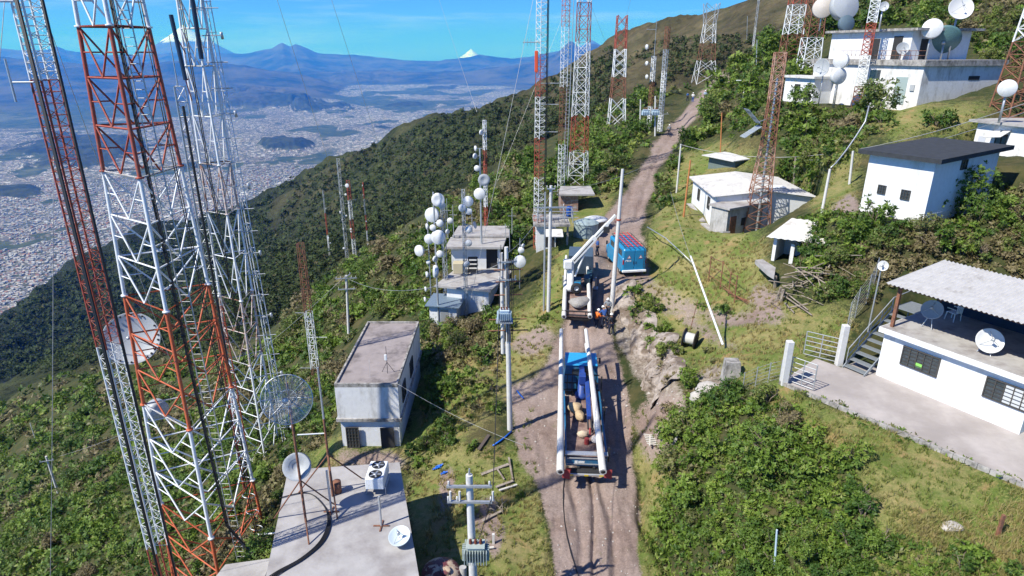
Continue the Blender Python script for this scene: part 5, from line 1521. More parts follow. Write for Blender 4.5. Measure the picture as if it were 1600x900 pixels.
dish_mast('front_dish_lattice', b, 296, 'thin lattice pole in front of the stained terrace with a ladder of small dishes', r=.16, mats=[GALV, GALV], subs=14, leg=.03, br=.016,
          dishes=[(731, 315, .50, CAMD), (722, 325, .36, CAMD), (732, 330, .34, CAMD), (732, 359, .34, CAMD), (732, 380, .32, CAMD), (730, 413, .30, (.5, -.8, 0)), (741, 352, .34, (.9, -.3, .3), 1)])
b = Vector((-2.9, 58.6, -16.95))
dish_mast('roof_dish_mast', b, 232, 'grey pole on the station roof with two big white dishes one above the other', r=.10, pole=True, mats=[GALV],
          dishes=[(756, 281, .60, (.15, -.95, .1), 1, GYDISH), (749, 303, .60, CAMD), (745, 263, .30, CAMD), (743, 244, .28, RGT)])
b = Vector((-2.7, 64.5, -20.5))
dish_mast('roof_red_white_mast', b, 188, 'thin red and white lattice mast rising behind the station roof', r=.2, mats=[WHTP, REDP, WHTP, REDP, WHTP], subs=8, leg=.035, br=.02, dishes=[(742, 232, .3, LFT), (753, 207, .3, RGT)])
b = on(812, 470, -21.2)
dish_mast('lone_dish_pole', b, 372, 'thin pole with one large round white dish right of the station', r=.05, pole=True, mats=[GALV], dishes=[(812, 409, .62, CAMD), (814, 391, .32, CAMD), (818, 384, .2, RGT)])
# plain antenna poles on the station
for i, (px, py, tp, z, lb) in enumerate(((700, 372, 310, -17.1, 'short antenna pole left of the roof pole'), (738, 366, 330, -17.1, 'short antenna pole on the upper slab'), (709, 372, 320, -17.1, 'antenna pole with a cross bracket'), (800, 366, 325, -17.1, 'antenna pole at the right roof edge'), (790, 372, 350, -17.1, 'short stub at the roof corner'))):
    b = onz(px, py, z); t_ = ztop(b, tp)
    m_ = MB().tube(b, (b.x, b.y, t_), .04, .03, 5); m_.tube((b.x - .4, b.y, b.z + (t_ - b.z) * .7), (b.x + .4, b.y, b.z + (t_ - b.z) * .7), .02, .02, 4)
    o = m_.build('antenna_pole', GALV); tag(o, lb + ' of the dish covered station', 'pole', 'bare antenna poles on the station')

# guyed masts in the middle distance
def gmast(nm, px, py, top_py, label, r, mats, subs, leg=.05, br=.03, pat='Z', n=3, extra=None, y=None):
    b = G(px, py); leg *= .8; br *= .75
    zt_ = ztop(b, top_py)
    rt = thing(nm, label, 'mast', b)
    n_ = len(mats); rs_ = r if isinstance(r, list) else [r] * (n_ + 1)
    lv = [(b.x, b.y, b.z - .4 + (zt_ - b.z + .4) * i / n_, rs_[i]) for i in range(n_ + 1)]
    lattice(rt, lv, n, .4, leg, br, pat, mats, sub=subs)
    return rt, b, zt_
rt, b, zt_ = gmast('guyed_radio_mast', 841, 388, -60, 'red and white guyed mast with two orange antenna panels, nearest of the middle group', .55, [REDP, WHTP, REDP, WHTP, REDP, WHTP, WHTP], 7, .045, .02, 'Z', 3)
MB().tube((b.x + .5, b.y, b.z), (b.x + .5, b.y, zt_), .05, .05, 6).build('feeder_cable', CABLE, rt)
MB().tube((b.x + .62, b.y - .1, b.z + 3), (b.x + .58, b.y - .1, zt_), .035, .035, 6).build('feeder_cable', CABLE, rt)
for py in (88, 104):
    c = aty(838, py, b.y - .3); MB().box(c, (.28, .25, .9), None, .03).build('antenna_panel', mat('orange panel', (.75, .10, .03), .5), rt)
for py, s in ((66, -1), (163, 1), (206, 1), (130, 1)):
    c = aty(838, py, b.y); m_ = MB().tube((b.x, b.y, c.z), (b.x + s * 1.6, b.y - .1, c.z), .035, .035, 4)
    if s < 0:
        for k in range(4): m_.tube((b.x - .6 - k * .3, b.y, c.z - .3), (b.x - .6 - k * .3, b.y, c.z + .3), .015, .015, 4)
    m_.build('side_arm', GALV, rt)
rt, b, zt_ = gmast('slim_radio_mast', 876, 305, -60, 'narrow mast, rusty below and white above, second of the middle group', .48, [WHTP, WHTP, RUST, RUST, WHTP, WHTP, ORNP, ORNP], 6, .04, .02)
rt, b, zt_ = gmast('heavy_radio_mast', 903, 285, -60, 'broad lattice tower in red and white bands, thickest of the middle group', [1.5, 1.3, 1.2, 1.1, 1.0, .95, .9], [WHTP, REDP, WHTP, WHTP, REDP, WHTP], 3, .065, .035, 'X', 4)
rt2 = rt
m_ = MB()
for k in (0, 1): m_.tube((b.x - 1.5 - .4 * k, b.y, b.z), (b.x - 1.2 - .4 * k, b.y, zt_), .045, .045, 5)
for i in range(60): z = b.z + (zt_ - b.z) * i / 60; m_.tube((b.x - 1.45, b.y, z), (b.x - 1.85, b.y, z), .025, .025, 4, False)
m_.build('ladder', GALV, rt)
b = Vector((30.2, 176, 0)); b.z = G(965, 196).z; b = G(963, 192)
zt_ = ztop(b, 24)
rt = thing('square_lattice_tower', 'square tower on the skyline edge, red top, white, rusty and white bands', 'tower', b)
hh = zt_ - b.z
sc__ = b.y / 100.
lv = [(b.x, b.y, b.z - 1, 1.75 * sc__), (b.x, b.y, b.z + hh * .24, 1.45 * sc__), (b.x, b.y, b.z + hh * .44, 1.25 * sc__), (b.x, b.y, b.z + hh * .70, 1.1 * sc__), (b.x, b.y, zt_, .95 * sc__)]
lattice(rt, lv, 4, .78, .07 * sc__, .04 * sc__, 'X', [WHTP, RUST, WHTP, REDP], sub=[2, 3, 3, 3], horiz=False)
# paired masts by the path
rt, b, zt_ = gmast('rusty_pair_mast', 1014, 200, 88, 'thin rusty mast of the pair beside the path, with side dishes', .4, [WHTP, RUST, WHTP], 8, .07, .04)
m_ = MB(); m_.tube((b.x, b.y, zt_), (b.x, b.y, ztop(b, 30)), .05, .03, 5)
for py in (46, 100): z = ztop(b, py); m_.tube((b.x - 1.5, b.y, z), (b.x, b.y, z), .04, .04, 4)
m_.build('whip_antenna', GALV, rt)
for py in (73, 99, 120, 74): c = aty(1010, py, b.y - .2); mm = MB(); small_dish(mm, c, .35, LFT); mm.build('dish', WHDISH, rt)
rt, b, zt_ = gmast('pale_pair_mast', 1031, 205, 42, 'pale mast of the pair beside the path, reaching above the hill outline', .42, [WHTP, GALV, WHTP, GALV, RUST], 8, .07, .04)
b = G(1100, 128)
b = Vector((b.x, b.y, b.z))
zt_ = ztop(b, 5)
rt = thing('skyline_pylon', 'large faded red and white pylon standing where the path meets the hill', 'tower', b)
k_ = b.y / 100.
lv = [(b.x, b.y, b.z - 1, 2.1 * k_), (b.x, b.y, b.z + (zt_ - b.z) * .28, 1.5 * k_), (b.x, b.y, b.z + (zt_ - b.z) * .5, 1.25 * k_), (b.x, b.y, b.z + (zt_ - b.z) * .75, 1.0 * k_), (b.x, b.y, zt_, 1.35 * k_)]
lattice(rt, lv, 4, .78, .045 * k_, .028 * k_, 'X', [WHTP, RUST, WHTP, GALV], sub=[2, 2, 2, 2], horiz=False)
rt, b, zt_ = gmast('thin_hill_mast', 1176, 80, -40, 'thin white lattice mast seen against the brown hill', .5, [WHTP, GALV, WHTP], 8, .09, .05)

# rusty tower by the cottage
b = G(1178, 362)
zt_ = ztop(b, 82)
rt = thing('rusty_lattice_tower', 'rusty four legged tower with two tilted aerial grids in front of the cottage', 'tower', b)
lv = [(b.x, b.y, b.z - .5, 1.75), (b.x + .1, b.y, b.z + (zt_ - b.z) * .25, 1.15), (b.x + .2, b.y, b.z + (zt_ - b.z) * .5, .78), (b.x + .2, b.y, b.z + (zt_ - b.z) * .75, .62), (b.x + .2, b.y, zt_, .62)]
PALER = mat('pale rusty steel', (.44, .28, .21), .85, var=.2, scale=4, col2=(.30, .13, .08), edge=(.45, .6))
lattice(rt, lv, 4, .6, .05, .03, 'X', [RUST, PALER, RUST, PALER], sub=[4, 5, 5, 5])
MB().tube((b.x + .1, b.y - .3, b.z), (b.x + .1, b.y - .3, zt_ - 2), .12, .10, 7).build('centre_pole', GALV, rt)
for (cx_, cy_, s1) in ((1176, 182, 1), (1174, 205, -1)):
    c = aty(cx_, cy_, b.y - .9); m_ = MB()
    ux_ = Vector((-.75, 0, .75 * s1)).normalized() if s1 > 0 else Vector((-.8, 0, -.55)).normalized()
    vy_ = Vector((0, -1, 0))
    for k in range(6):
        o_ = Vector((0, -.55 + .22 * k, 0)); m_.tube(c + o_ - ux_ * .8, c + o_ + ux_ * .9, .035, .035, 5)
    for k in (-.6, 0, .7): m_.tube(c + ux_ * k + Vector((0, -.65, 0)), c + ux_ * k + Vector((0, .65, 0)), .04, .04, 5)
    m_.tube(c - ux_ * .7, (b.x, b.y, c.z - .2), .04, .04, 5)
    m_.build('aerial_grid', mat('grey blue aluminium', (.42, .47, .52), .4, metal=.5), rt)

# towers round the station at upper right
sb = STATION
b = G(1262, 165); b = sb.pt(2.2, -1.9, sb.z0 - 1)
def tower4(nm, b, top_py, label, r0, r1, mats, leg=.07, br=.04, sub=4, n=4, rot=.78):
    zt_ = ztop(b, top_py); rt = thing(nm, label, 'tower', b); n_ = len(mats)
    lv = [(b.x, b.y, b.z - .5 + (zt_ - b.z + .5) * i / n_, r0 + (r1 - r0) * i / n_) for i in range(n_ + 1)]
    lattice(rt, lv, n, rot, leg, br, 'X', mats, sub=sub); return rt
b = G(1233, 95); tower4('station_side_tower', b, -90, 'red and white tower left of the transmitter station', 2.2, 1.1, [RUST, WHTP, REDP, WHTP], .10, .05, 3)
b = G(1262, 106); tower4('station_corner_tower', b, -110, 'rusty tower close to the left corner of the transmitter station', 1.9, 1.0, [WHTP, RUST, RUST, WHTP], .09, .05, 3)
b = min((sb.pt(a_ * .1, -1.4, sb.z0 - .6) for a_ in range(120)), key=lambda q: abs(proj(q)[0] - 1338)); rt = tower4('station_front_mast', b, -70, 'narrow mast climbing the front wall of the transmitter station', .62, .5, [RUST, WHTP, REDP, WHTP, WHTP], .045, .028, 6, 3)
for (px, py, r, dv) in ((1310, 96, .75, (-.8, -.5, .1)), (1310, 118, .8, (-.6, -.7, .1))):
    pass
b = G(1585, 172); tower4('right_edge_tower', b, -60, 'rusty tower with pale bars cut by the right edge of the view', 1.9, .8, [RUST, RUST, WHTP, RUST], .08, .045, 3)
# big dishes on the upper roof
def mounted_dish(nm, c, foot, r, dv, label, material=WHDISH, depth=.24, pr=.09, feed=True, drum=False):
    dn_ = Vector(dv).normalized(); t_ = c - dn_ * (.2 * r + .15); foot = Vector((t_.x, t_.y, foot.z))
    rt = thing(nm, label, 'satellite dish', foot)
    if drum:
        MB().lathe(c, dv, [(0, .1 * r), (r * .97, .03), (r, 0), (r, -.5 * r), (r * .75, -.66 * r), (0, -.72 * r)], 28).build('drum', material, rt)
    else: dish_parts(rt, c, dv, r, material, depth, 32, feed)
    dvn = Vector(dv).normalized(); t = c - dvn * (.2 * r + .15)
    MB().path([foot, Vector((foot.x, foot.y, t.z)), t], pr, 6).build('support_pole', GALV, rt)
    return rt
zr2 = sb.z0 + 7.96; zr1 = sb.z0 + 4.88
def roof_at(px, inward, z):
    """point of the station at distance `inward` behind its front wall that shows in picture column px"""
    best = min((abs(proj(sb.pt(a_ * .1, inward, z))[0] - px), a_) for a_ in range(-40, int(sb.L * 10) + 40))
    return sb.pt(best[1] * .1, inward, z)
def on_roof(nm, px, py, inward, z, r, dv, label, material=WHDISH, **kw):
    f0 = roof_at(px, inward, z); f0.z = z
    c = aty(px, py, f0.y); return mounted_dish(nm, c, f0, r, dv, label, material, **kw)
on_roof('roof_dish', 1286, 12, 1.0, zr2, 1.15, (-.3, -.9, .1), 'beige drum dish on the left end of the upper roof', mat('beige paint', (.55, .50, .45), .6, var=.1), drum=True)
on_roof('roof_dish', 1322, 8, 2.2, zr2, 1.6, (.1, -.9, .25), 'very large grey drum dish on the upper roof', GYDISH, drum=True)
on_roof('roof_dish', 1324, 36, 1.4, zr2, .9, (.1, -.9, .2), 'dark dish seen edge on under the very large grey one', mat('dark blue grey', (.10, .15, .19), .6), drum=True)
on_roof('roof_dish', 1381, 10, 5.0, zr2, .5, (-.2, -.9, 0), 'small white dish on a lattice stub behind the upper roof')
on_roof('terrace_dish', 1457, 44, 3.0, zr1, .95, (-.45, -.85, .2), 'white drum dish in front of the upper wall on the lower roof', drum=True)
on_roof('terrace_dish', 1474, 66, 5.0, zr1, 1.6, (.35, .8, .55), 'dark green ribbed dish turned away on the lower roof', mat('blue green dish back', (.10, .20, .21), .5, var=.3, scale=4), feed=False, depth=.32)
on_roof('terrace_dish', 1410, 76, .6, zr1, .60, (-.2, -.9, .25), 'pale mesh dish beside the terrace balustrade', GYDISH)
on_roof('mesh_dish', 1500, 14, 6.4, zr1, 1.15, (-.2, -.85, .35), 'see-through mesh dish on a tall slim pole at the right end of the lower roof', mat('mesh dish', (.62, .62, .62), .5))
for k, (px, py, r, dv, lb) in enumerate(((1313, 95, .8, (-.75, -.6, .0), 'upper white drum dish on the front left wall'), (1312, 119, .85, (.2, -.95, .0), 'lower white drum dish on the front left wall'), (1285, 106, .95, (-.85, -.5, .1), 'grey parabolic dish seen side on at the left corner'), (1265, 140, .5, (-.4, -.8, .2), 'small wire dish near the foot of the station wall'))):
    f0 = roof_at(px, -3.4 - .1 * k, sb.z0); f0.z = gz(f0.x, f0.y)
    c = aty(px, py, f0.y); mounted_dish('wall_dish', c, f0, r, dv, lb + ' of the transmitter station', GYDISH if k > 1 else WHDISH, drum=k < 2, pr=.06)
j_ = HOUSE_J
c = aty(1574, 138, j_.pt(3.4, 1.5, 0).y); mounted_dish('pole_dish', c, j_.pt(3.9, 1.5, j_.z1 + .2), .66, (-.6, -.75, .05), 'white drum dish on a dark pole above the awning house', drum=True)
b = j_.pt(3.9, 1.5, j_.z1 + .2)
o = MB().tube(b, b + Vector((.35, .1, 4.2)), .11, .09, 8).build('dark_pole', mat('dark blue pole', (.03, .045, .10), .6)); tag(o, 'dark blue steel pole rising from the awning house roof', 'pole')

# ---- rusty tripod masts on the concrete roof
def roof_mast(bx, top, label, white_top=False, tri=1.5, th_=2.2):
    b = onz(*bx, zA + .01); zt_ = ztop(b, top)
    rt = thing('rusty_tripod_mast', label, 'mast', b, 'tripod masts on the foreground roof')
    zt2 = b.z + (zt_ - b.z) * (.62 if white_top else 1)
    MB().tube(b, (b.x, b.y, zt2), .06, .055, 8).build('pole', RUST, rt)
    if white_top: MB().tube((b.x, b.y, zt2), (b.x, b.y, zt_), .05, .045, 8).build('upper_pole', GALV, rt)
    for k in range(3):
        a = .9 + k * 2.094
        MB().tube((b.x + math.cos(a) * tri, b.y + math.sin(a) * tri, b.z), (b.x, b.y, b.z + th_), .035, None, 6).build('leg', RUST, rt)
    return rt, b, zt_
rt, b, zt_ = roof_mast((478, 815), 598, 'rusty tripod mast carrying a round wire grid dish at its top')
gc = aty(450, 622, b.y - .25); dv = Vector((.15, -.95, .30)).normalized(); u_, w_ = perp(dv)
m_ = MB(); GR = 1.0
for k in range(1, 23):
    r_ = GR * k / 22; m_.lathe(gc, dv, [(r_ - (.02 if k == 8 else .006), .25 * r_ * r_), (r_ + .006, .25 * r_ * r_ + .004)], 36)
for k in range(40):
    a = k * math.pi / 20; q = u_ * math.cos(a) + w_ * math.sin(a)
    m_.path([gc + q * GR * t + dv * .25 * GR * t * t for t in (0.05, .35, .7, 1.0)], .006 if k % 5 else .018, 4)
m_.lathe(gc, dv, [(GR, .25), (GR + .03, .25), (GR + .03, .29), (GR, .29)], 36)
m_.build('grid_dish', GALV, rt)
m_ = MB().tube(gc, gc + dv * .55, .03, .03, 6); m_.lathe(gc + dv * .5, dv, [(0, 0), (.12, .02), (.12, .05), (0, .06)], 16); m_.build('feed', GALV, rt)
gc = aty(464, 729, b.y + .3); dv = Vector((.1, -.9, .45)).normalized()
MB().lathe(gc, dv, [(0, .02), (.2, .03), (.21, .07), (.34, .05), (.36, .09), (.5, .07), (.58, .12), (.6, .10), (.6, -.08), (.3, -.2), (0, -.22)], 30).build('drum_dish', GYDISH, rt)
rt, b, zt_ = roof_mast((520, 775), 574, 'rusty tripod mast with a grey upper tube, just right of the grid dish mast', True, 1.7, 2.3)
MB().lathe(b + Vector((.15, .3, 0)), (0, 0, 1), [(0, 0), (.2, 0), (.2, .6), (0, .6)], 14).build('base_drum', RUST, rt)
m_ = MB(); z = ztop(b, 677); m_.tube((b.x, b.y, z), (b.x - 1.2, b.y - .2, z + .05), .03, .03, 5); m_.build('side_arm', WHTP, rt)
def roof_post(bx, top, label, r=.05):
    b = onz(*bx, zA + .01); zt_ = ztop(b, top)
    rt = thing('roof_post', label, 'post', b)
    MB().tube(b, (b.x, b.y, zt_), r, r, 7).build('pole', GALV, rt)
    m_ = MB()
    m_.box(b + Vector((0, 0, .02)), (.7, .06, .04)); m_.box(b + Vector((0, 0, .021)), (.06, .7, .04)); m_.build('foot', RUST, rt)
roof_post((518, 800), 735, 'plain steel post between the tripod masts on the foreground roof')
roof_post((596, 822), 776, 'short steel post with a rusty cross foot near the roof dish')
# bowl dish lying on the roof
rt = thing('roof_bowl_dish', 'round pale blue dish bowl facing the sky at the right edge of the foreground roof', 'satellite dish', onz(625, 845, zA))
c = onz(625, 840, zA + .35)
dish_parts(rt, c, (-.1, -.35, 1), .46, mat('pale blue dish', (.55, .63, .68), .4), .35, 28, True)
MB().tube(onz(625, 845, zA), c, .05, .05, 6).build('stand', GALV, rt)
# condenser unit
p = onz(588, 772, zA + .01)
rt = thing('condenser_unit', 'white twin fan condenser unit on a steel stand on the foreground roof', 'air conditioner', p)
m_ = MB()
for x in (-.45, .45):
    for y in (0, .95): m_.tube(p + Vector((x, y, 0)), p + Vector((x, y, .42)), .03, .03, 5)
m_.box(p + Vector((0, .48, .4)), (1.0, 1.05, .04)); m_.build('stand', GALV, rt)
bx_ = MB().box(p + Vector((0, .48, .72)), (.85, 1.4, .6), None, .03).build('body', WHTP, rt)
for y in (.12, .84):
    f_ = MB().lathe(p + Vector((0, y, 1.025)), (0, 0, 1), [(.30, 0), (.30, .03), (.27, .03), (.27, .005), (0, .005)], 24).build('fan', CABLE, rt)
    h_ = MB().lathe(p + Vector((0, y, 1.035)), (0, 0, 1), [(0, 0), (.09, 0), (.09, .03), (0, .03)], 12)
    for k in range(5):
        a = k * 1.257; h_.box(p + Vector((math.cos(a) * .16, y + math.sin(a) * .16, 1.042)), (.2, .07, .008), (Vector((math.cos(a), math.sin(a), 0)), Vector((-math.sin(a), math.cos(a), 0)), Vector((0, 0, 1))))
    h_.build('blade', GALV, f_)
# loose black cables on the roof
for k in range(4):
    o_ = .10 * k
    pts = [onz(436, 778, zA + .06), onz(480, 770, zA + .06), onz(506, 790, zA + .06), onz(512 + k * 1.5, 815, zA + .06), onz(500 + k * 2, 845, zA + .06), onz(470 + k * 2, 872, zA + .06), onz(432 + k * 3, 893, zA + .06), onz(400 + k * 3, 915, zA + .06)]
    sm = []
    for i in range(len(pts) - 1):
        p0, p1, p2, p3 = pts[max(i - 1, 0)], pts[i], pts[i + 1], pts[min(i + 2, len(pts) - 1)]
        for j in range(6):
            t = j / 6
            sm.append(.5 * ((2 * p1) + (p2 - p0) * t + (2 * p0 - 5 * p1 + 4 * p2 - p3) * t * t + (3 * p1 - p0 - 3 * p2 + p3) * t ** 3))
    wire(sm, .028, 'thick black feeder cable looping over the foreground roof', 'feeder_cable', 'cable', 'black cables looping over the foreground roof')
# ------------------------------------------------------------------ utility poles
def concrete_pole(nm, base, top, label, r0=.17, r1=.10, material=None, arms=(), group=None, extra=None):
    """base Vector; top = (px, py) of the tip, standing (nearly) over the base"""
    zt_ = ztop(base, top[1]); tp = aty(top[0], top[1], base.y); tp.z = zt_
    rt = thing(nm, label, 'pole', base, group)
    MB().tube(base - Vector((0, 0, .5)), tp, r0, r1, 12).build('shaft', material or POLEC, rt)
    d = (tp - base)
    for (t, half, dx, dy, ins) in arms:
        c = base + d * t; u = Vector((dx, dy, 0)).normalized(); v_ = Vector((-u.y, u.x, 0))
        a = MB().box(c + v_ * -(r1 + .05), (half * 2, .09, .09), (u, v_, Vector((0, 0, 1)))).build('crossarm', GALV, rt)
        for k in ins:
            MB().lathe(c + u * half * k + v_ * -(r1 + .05) + Vector((0, 0, .04)), (0, 0, 1), [(.02, 0), (.02, .06), (.05, .07), (.03, .1), (.05, .13), (.03, .16), (.045, .19), (0, .21)], 8).build('insulator', POLEC if ins is not True else INSUL, a)
    return rt, tp
def transformer(root, c, s, material, n=9):
    """finned oil transformer hung on a pole"""
    b = MB().box(c, (.62 * s, .42 * s, .72 * s), None, .03).build('transformer', material, root)
    f = MB()
    for k in range(n):
        x = (-.5 + k / (n - 1)) * .9 * s
        f.box(c + Vector((x * .95, -.3 * s, -.02 * s)), (.03 * s, .22 * s, .56 * s)); f.box(c + Vector((x * .95, .3 * s, -.02 * s)), (.03 * s, .22 * s, .56 * s))
    for sx in (-1, 1):
        for k in range(4): f.box(c + Vector((sx * .42 * s, (-.15 + k * .1) * s, -.02 * s)), (.22 * s, .03 * s, .56 * s))
    f.build('cooling_fins', material, b)
    MB().box(c + Vector((0, 0, .38 * s)), (.74 * s, .52 * s, .05 * s), None, .01).build('lid', material, b)
    for k in (-1, 0, 1):
        MB().lathe(c + Vector((k * .2 * s, 0, .40 * s)), (0, 0, 1), [(.05 * s, 0), (.07 * s, .05 * s), (.04 * s, .08 * s), (.07 * s, .12 * s), (.04 * s, .15 * s), (.06 * s, .19 * s), (.02 * s, .23 * s), (0, .26 * s)], 10).build('bushing', INSUL, b)
TRG = mat('transformer grey green', (.36, .42, .40), .5, var=.08, scale=3, col2=(.28, .30, .28), edge=(.55, .7))
TRB = mat('transformer pale blue', (.50, .62, .72), .5, var=.06)
# foreground transformer pole
bF = Vector((-1.52, 20.1, gz(-1.52, 20.1)))
rt, tp = concrete_pole('transformer_pole', bF, (733, 742), 'concrete pole with two crossarms and a finned transformer in the foreground', .20, .13, None,
    [(.95, .85, 1, 0, (-.9, .9)), (.86, .85, 1, -.02, (-.95, -.55, .95))])
tz = ztop(Vector((0, 18.9, 0)), 848)
tz = ztop(bF, 850); transformer(rt, Vector((bF.x + .12, bF.y - .42, tz)), .98, TRG)
m_ = MB()
for x in (-.8, -.45, .8):
    z = bF.z + (tp.z - bF.z) * .87; m_.tube((bF.x + x, bF.y - .2, z), (bF.x + x, bF.y - .2, z + .42), .045, .045, 7)
m_.build('fuse_cutout', POLEC, rt)
m_ = MB().tube(tp, tp + Vector((.02, 0, .28)), .05, .03, 8); m_.build('pole_cap', GALV, rt)
MB().box(Vector((bF.x, bF.y - .25, tz - .45)), (.5, .45, .08)).build('bracket', GALV, rt)
wire(sag((bF.x + .8, bF.y - .2, tp.z - .6), (-.6, 33.2, -9.8), .7), .018, 'black service cable rising from the foreground transformer pole to the tall pole', 'power_cable')
wire(sag((bF.x + .2, bF.y - .4, tz + .5), (bF.x + .8, bF.y - .2, tp.z - .6), .15), .015, 'short black lead from the crossarm down to the transformer')
# tall pole left of the track with its blue transformer
b = G(797, 671)
rt, tpa = concrete_pole('tall_pole', b, (791, 386), 'tall concrete pole left of the track with a pale blue transformer halfway up', .17, .11, None, [(.93, .55, 1, .2, (-.9, .9)), (.84, .5, 1, .2, (-.9, .9))])
c = aty(788, 492, b.y - .35); transformer(rt, c, .78, TRB, 7)
MB().box(c - Vector((0, -.1, .40)), (.95, .7, .07)).build('platform', GALV, rt)
b2 = b + Vector((-.42, .35, 0)); 
m_ = MB().tube(b2 + Vector((0, 0, 5.0)), b2 + Vector((-.05, 0, 11.2)), .12, .09, 8)
m_.tube(b2 + Vector((.25, .35, 4.8)), b2 + Vector((.2, .35, 10.6)), .10, .08, 8); m_.build('rear_shaft', POLEC, rt)
m_ = MB()
for z, w in ((6.6, 1.3), (7.3, 1.2), (8.8, .9), (9.6, .8), (10.3, .9)):
    MB().tube(b + Vector((-w, 0, z)), b + Vector((w * .8, .1, z + .02)), .04, .04, 5).build('bracket', RUST, rt)
m_ = MB()
for k in range(5): m_.path(sag(b + Vector((-.25 + .1 * k, -.18, 6.0)), b + Vector((-.2 + .1 * k, -.16, 11)), .05), .022, 4)
m_.build('cable_run', CABLE, rt)
m_ = MB().tube(b + Vector((0, 0, 11.4)), b + Vector((-.02, 0, 12.6)), .02, .015, 4); m_.build('lightning_rod', GALV, rt)
# double crossarm pole left, behind the block house
b = G(545, 532)
rt, tpe = concrete_pole('crossarm_pole', b, (541, 430), 'concrete pole with two cluttered crossarms on the brushy slope behind the block house', .17, .11, None,
    [(.96, 1.1, 1, .15, (-.9, -.5, .5, .9)), (.80, .9, 1, .15, (-.9, 0, .9)), (.99, .7, .2, 1, (-.8, .8))])
# white poles in the middle
b = G(857, 486)
rt, tpb = concrete_pole('white_pole', b, (861, 290), 'pale concrete pole standing in the grass by the crane truck', .16, .11, None, [(.84, 1.2, 1, .1, (-.8, .8)), (.98, .3, 1, 0, (-1, 1))])
b = b + Vector((-.35, .35, 0)); b.z = gz(b.x, b.y)
concrete_pole('thin_conduit_pole', b, (852, 300), 'thinner grey pole standing right behind the pale concrete pole', .08, .06, GALV)
# pole hanging in the crane's grip
pb_ = onz(955, 491, -19.7)
zt_ = aty(973, 264, pb_.y + .6)
rt = thing('lifted_pole', 'new concrete pole being held upright by the crane beside the workers', 'pole', pb_)
MB().tube(pb_, zt_, .20, .11, 14).build('shaft', POLEC, rt)
MB().lathe(pb_, zt_ - pb_, [(0, .0), (.14, -.004), (.0, -.005)], 12).build('hollow_end', DARKIN, rt)
q_ = pb_.lerp(zt_, .66); MB().lathe(q_, zt_ - pb_, [(.17, 0), (.19, .02), (.19, .12), (.17, .14)], 12).build('sling_band', REDP, rt)
LIFT = (pb_, zt_)
for (px, py, tx, ty, lb, mt_, r_) in (
    (1057, 301, 1064, 225, 'slim whitewashed pole beside the path left of the cottage', POLEC, .11),
    (1068, 338, 1079, 250, 'orange rusty steel pole at the left corner of the cottage', mat('orange rust', (.50, .20, .07), .85, var=.2, scale=3), .10),
    (1126, 240, 1128, 176, 'orange rusty pole alone on the green slope above the white shed', mat('orange rust', (.5, .2, .07)), .08),
    (1240, 302, 1243, 245, 'short grey weathered post on the slope right of the cottage', WOOD, .10),
    (1328, 287, 1333, 236, 'white post with a rusty top near the corner of the black roofed house', POLEC, .11),
    (1284, 332, 1297, 264, 'white pole with a rusty top and hanging black cable below the black roofed house', POLEC, .11),
    (1212, 886, 1214, 828, 'thin pale blue pole standing in the leafy thicket at the bottom', TRB, .045),
    (92, 773, 72, 713, 'concrete pole leaning on the far left slope with a small crossarm', POLEC, .16),
    (58, 695, 47, 661, 'more distant short pole on the left slope', POLEC, .12),
    (1182, 108, 1183, 62, 'slim grey pole in the brush left of the station tower', GALV, .10),
    (1167, 62, 1168, 25, 'thin pole against the brown hill', GALV, .12),
    (1000, 212, 1001, 155, 'pale pole left of the two transformers beside the path', POLEC, .13)):
    b = G(px, py)
    arms = [(.9, .8, 1, .3, (-.9, .9))] if 'crossarm' in lb else ()
    concrete_pole('utility_pole', b, (tx, ty), lb, r_, r_ * .8, mt_, arms)
b = G(1024, 212)
rt, tpx = concrete_pole('transformer_pole', b, (1024, 150), 'pole with a pair of small grey transformers beside the path', .14, .11, None, [(.55, 2.0, 1, .1, (-.9, .9))])
for x in (1009, 1024): c = aty(x, 176, b.y - .5); transformer(rt, c, 1.15, TRB, 5)
# lamp on the slope
b = G(1161, 153)
rt = thing('street_lamp', 'white street lamp with a short arm in the brush left of the station', 'street lamp', b)
zt_ = ztop(b, 127); MB().tube(b - Vector((0, 0, .3)), (b.x, b.y, zt_), .10, .08, 7).build('post', WHTP, rt)
MB().tube((b.x, b.y, zt_), (b.x - .9, b.y - .2, zt_ + .15), .06, .06, 6).build('arm', WHTP, rt)
MB().box(Vector((b.x - 1.1, b.y - .2, zt_ + .13)), (.7, .25, .14), None, .04).build('lamp_head', WHTP, rt)
# bent conduit and long leaning pole
a_ = G(1285, 333); t1 = aty(1298, 262, a_.y)
pts = [t1, aty(1306, 255, a_.y + .5), aty(1322, 235, a_.y + 1), aty(1338, 212, a_.y + 1.5), aty(1352, 190, a_.y + 2), aty(1358, 165, a_.y + 2.4)]
wire(pts, [.05, .06, .06, .06, .06, .05], 'bent dark conduit rising from the rusty topped pole towards the station', 'bent_conduit', 'conduit', None, GALV)
a_ = G(1140, 546); t_ = aty(1079, 400, a_.y + 4.8); 
o = MB().tube(a_ + Vector((-.35, .25, .2)), t_, .075, .055, 8).build('leaning_pipe', WHTP); tag(o, 'long white pipe leaning over the terrace, held by thin ropes', 'pipe')
pts = [G(1010, 374) + Vector((0, 0, 1.2)), aty(1040, 372, G(1040, 400).y), aty(1060, 390, G(1060, 410).y), aty(1081, 410, G(1081, 425).y)]
wire(pts, .05, 'bent grey pipe lying above the blue van on the bank', 'bent_pipe', 'pipe', None, GALV)
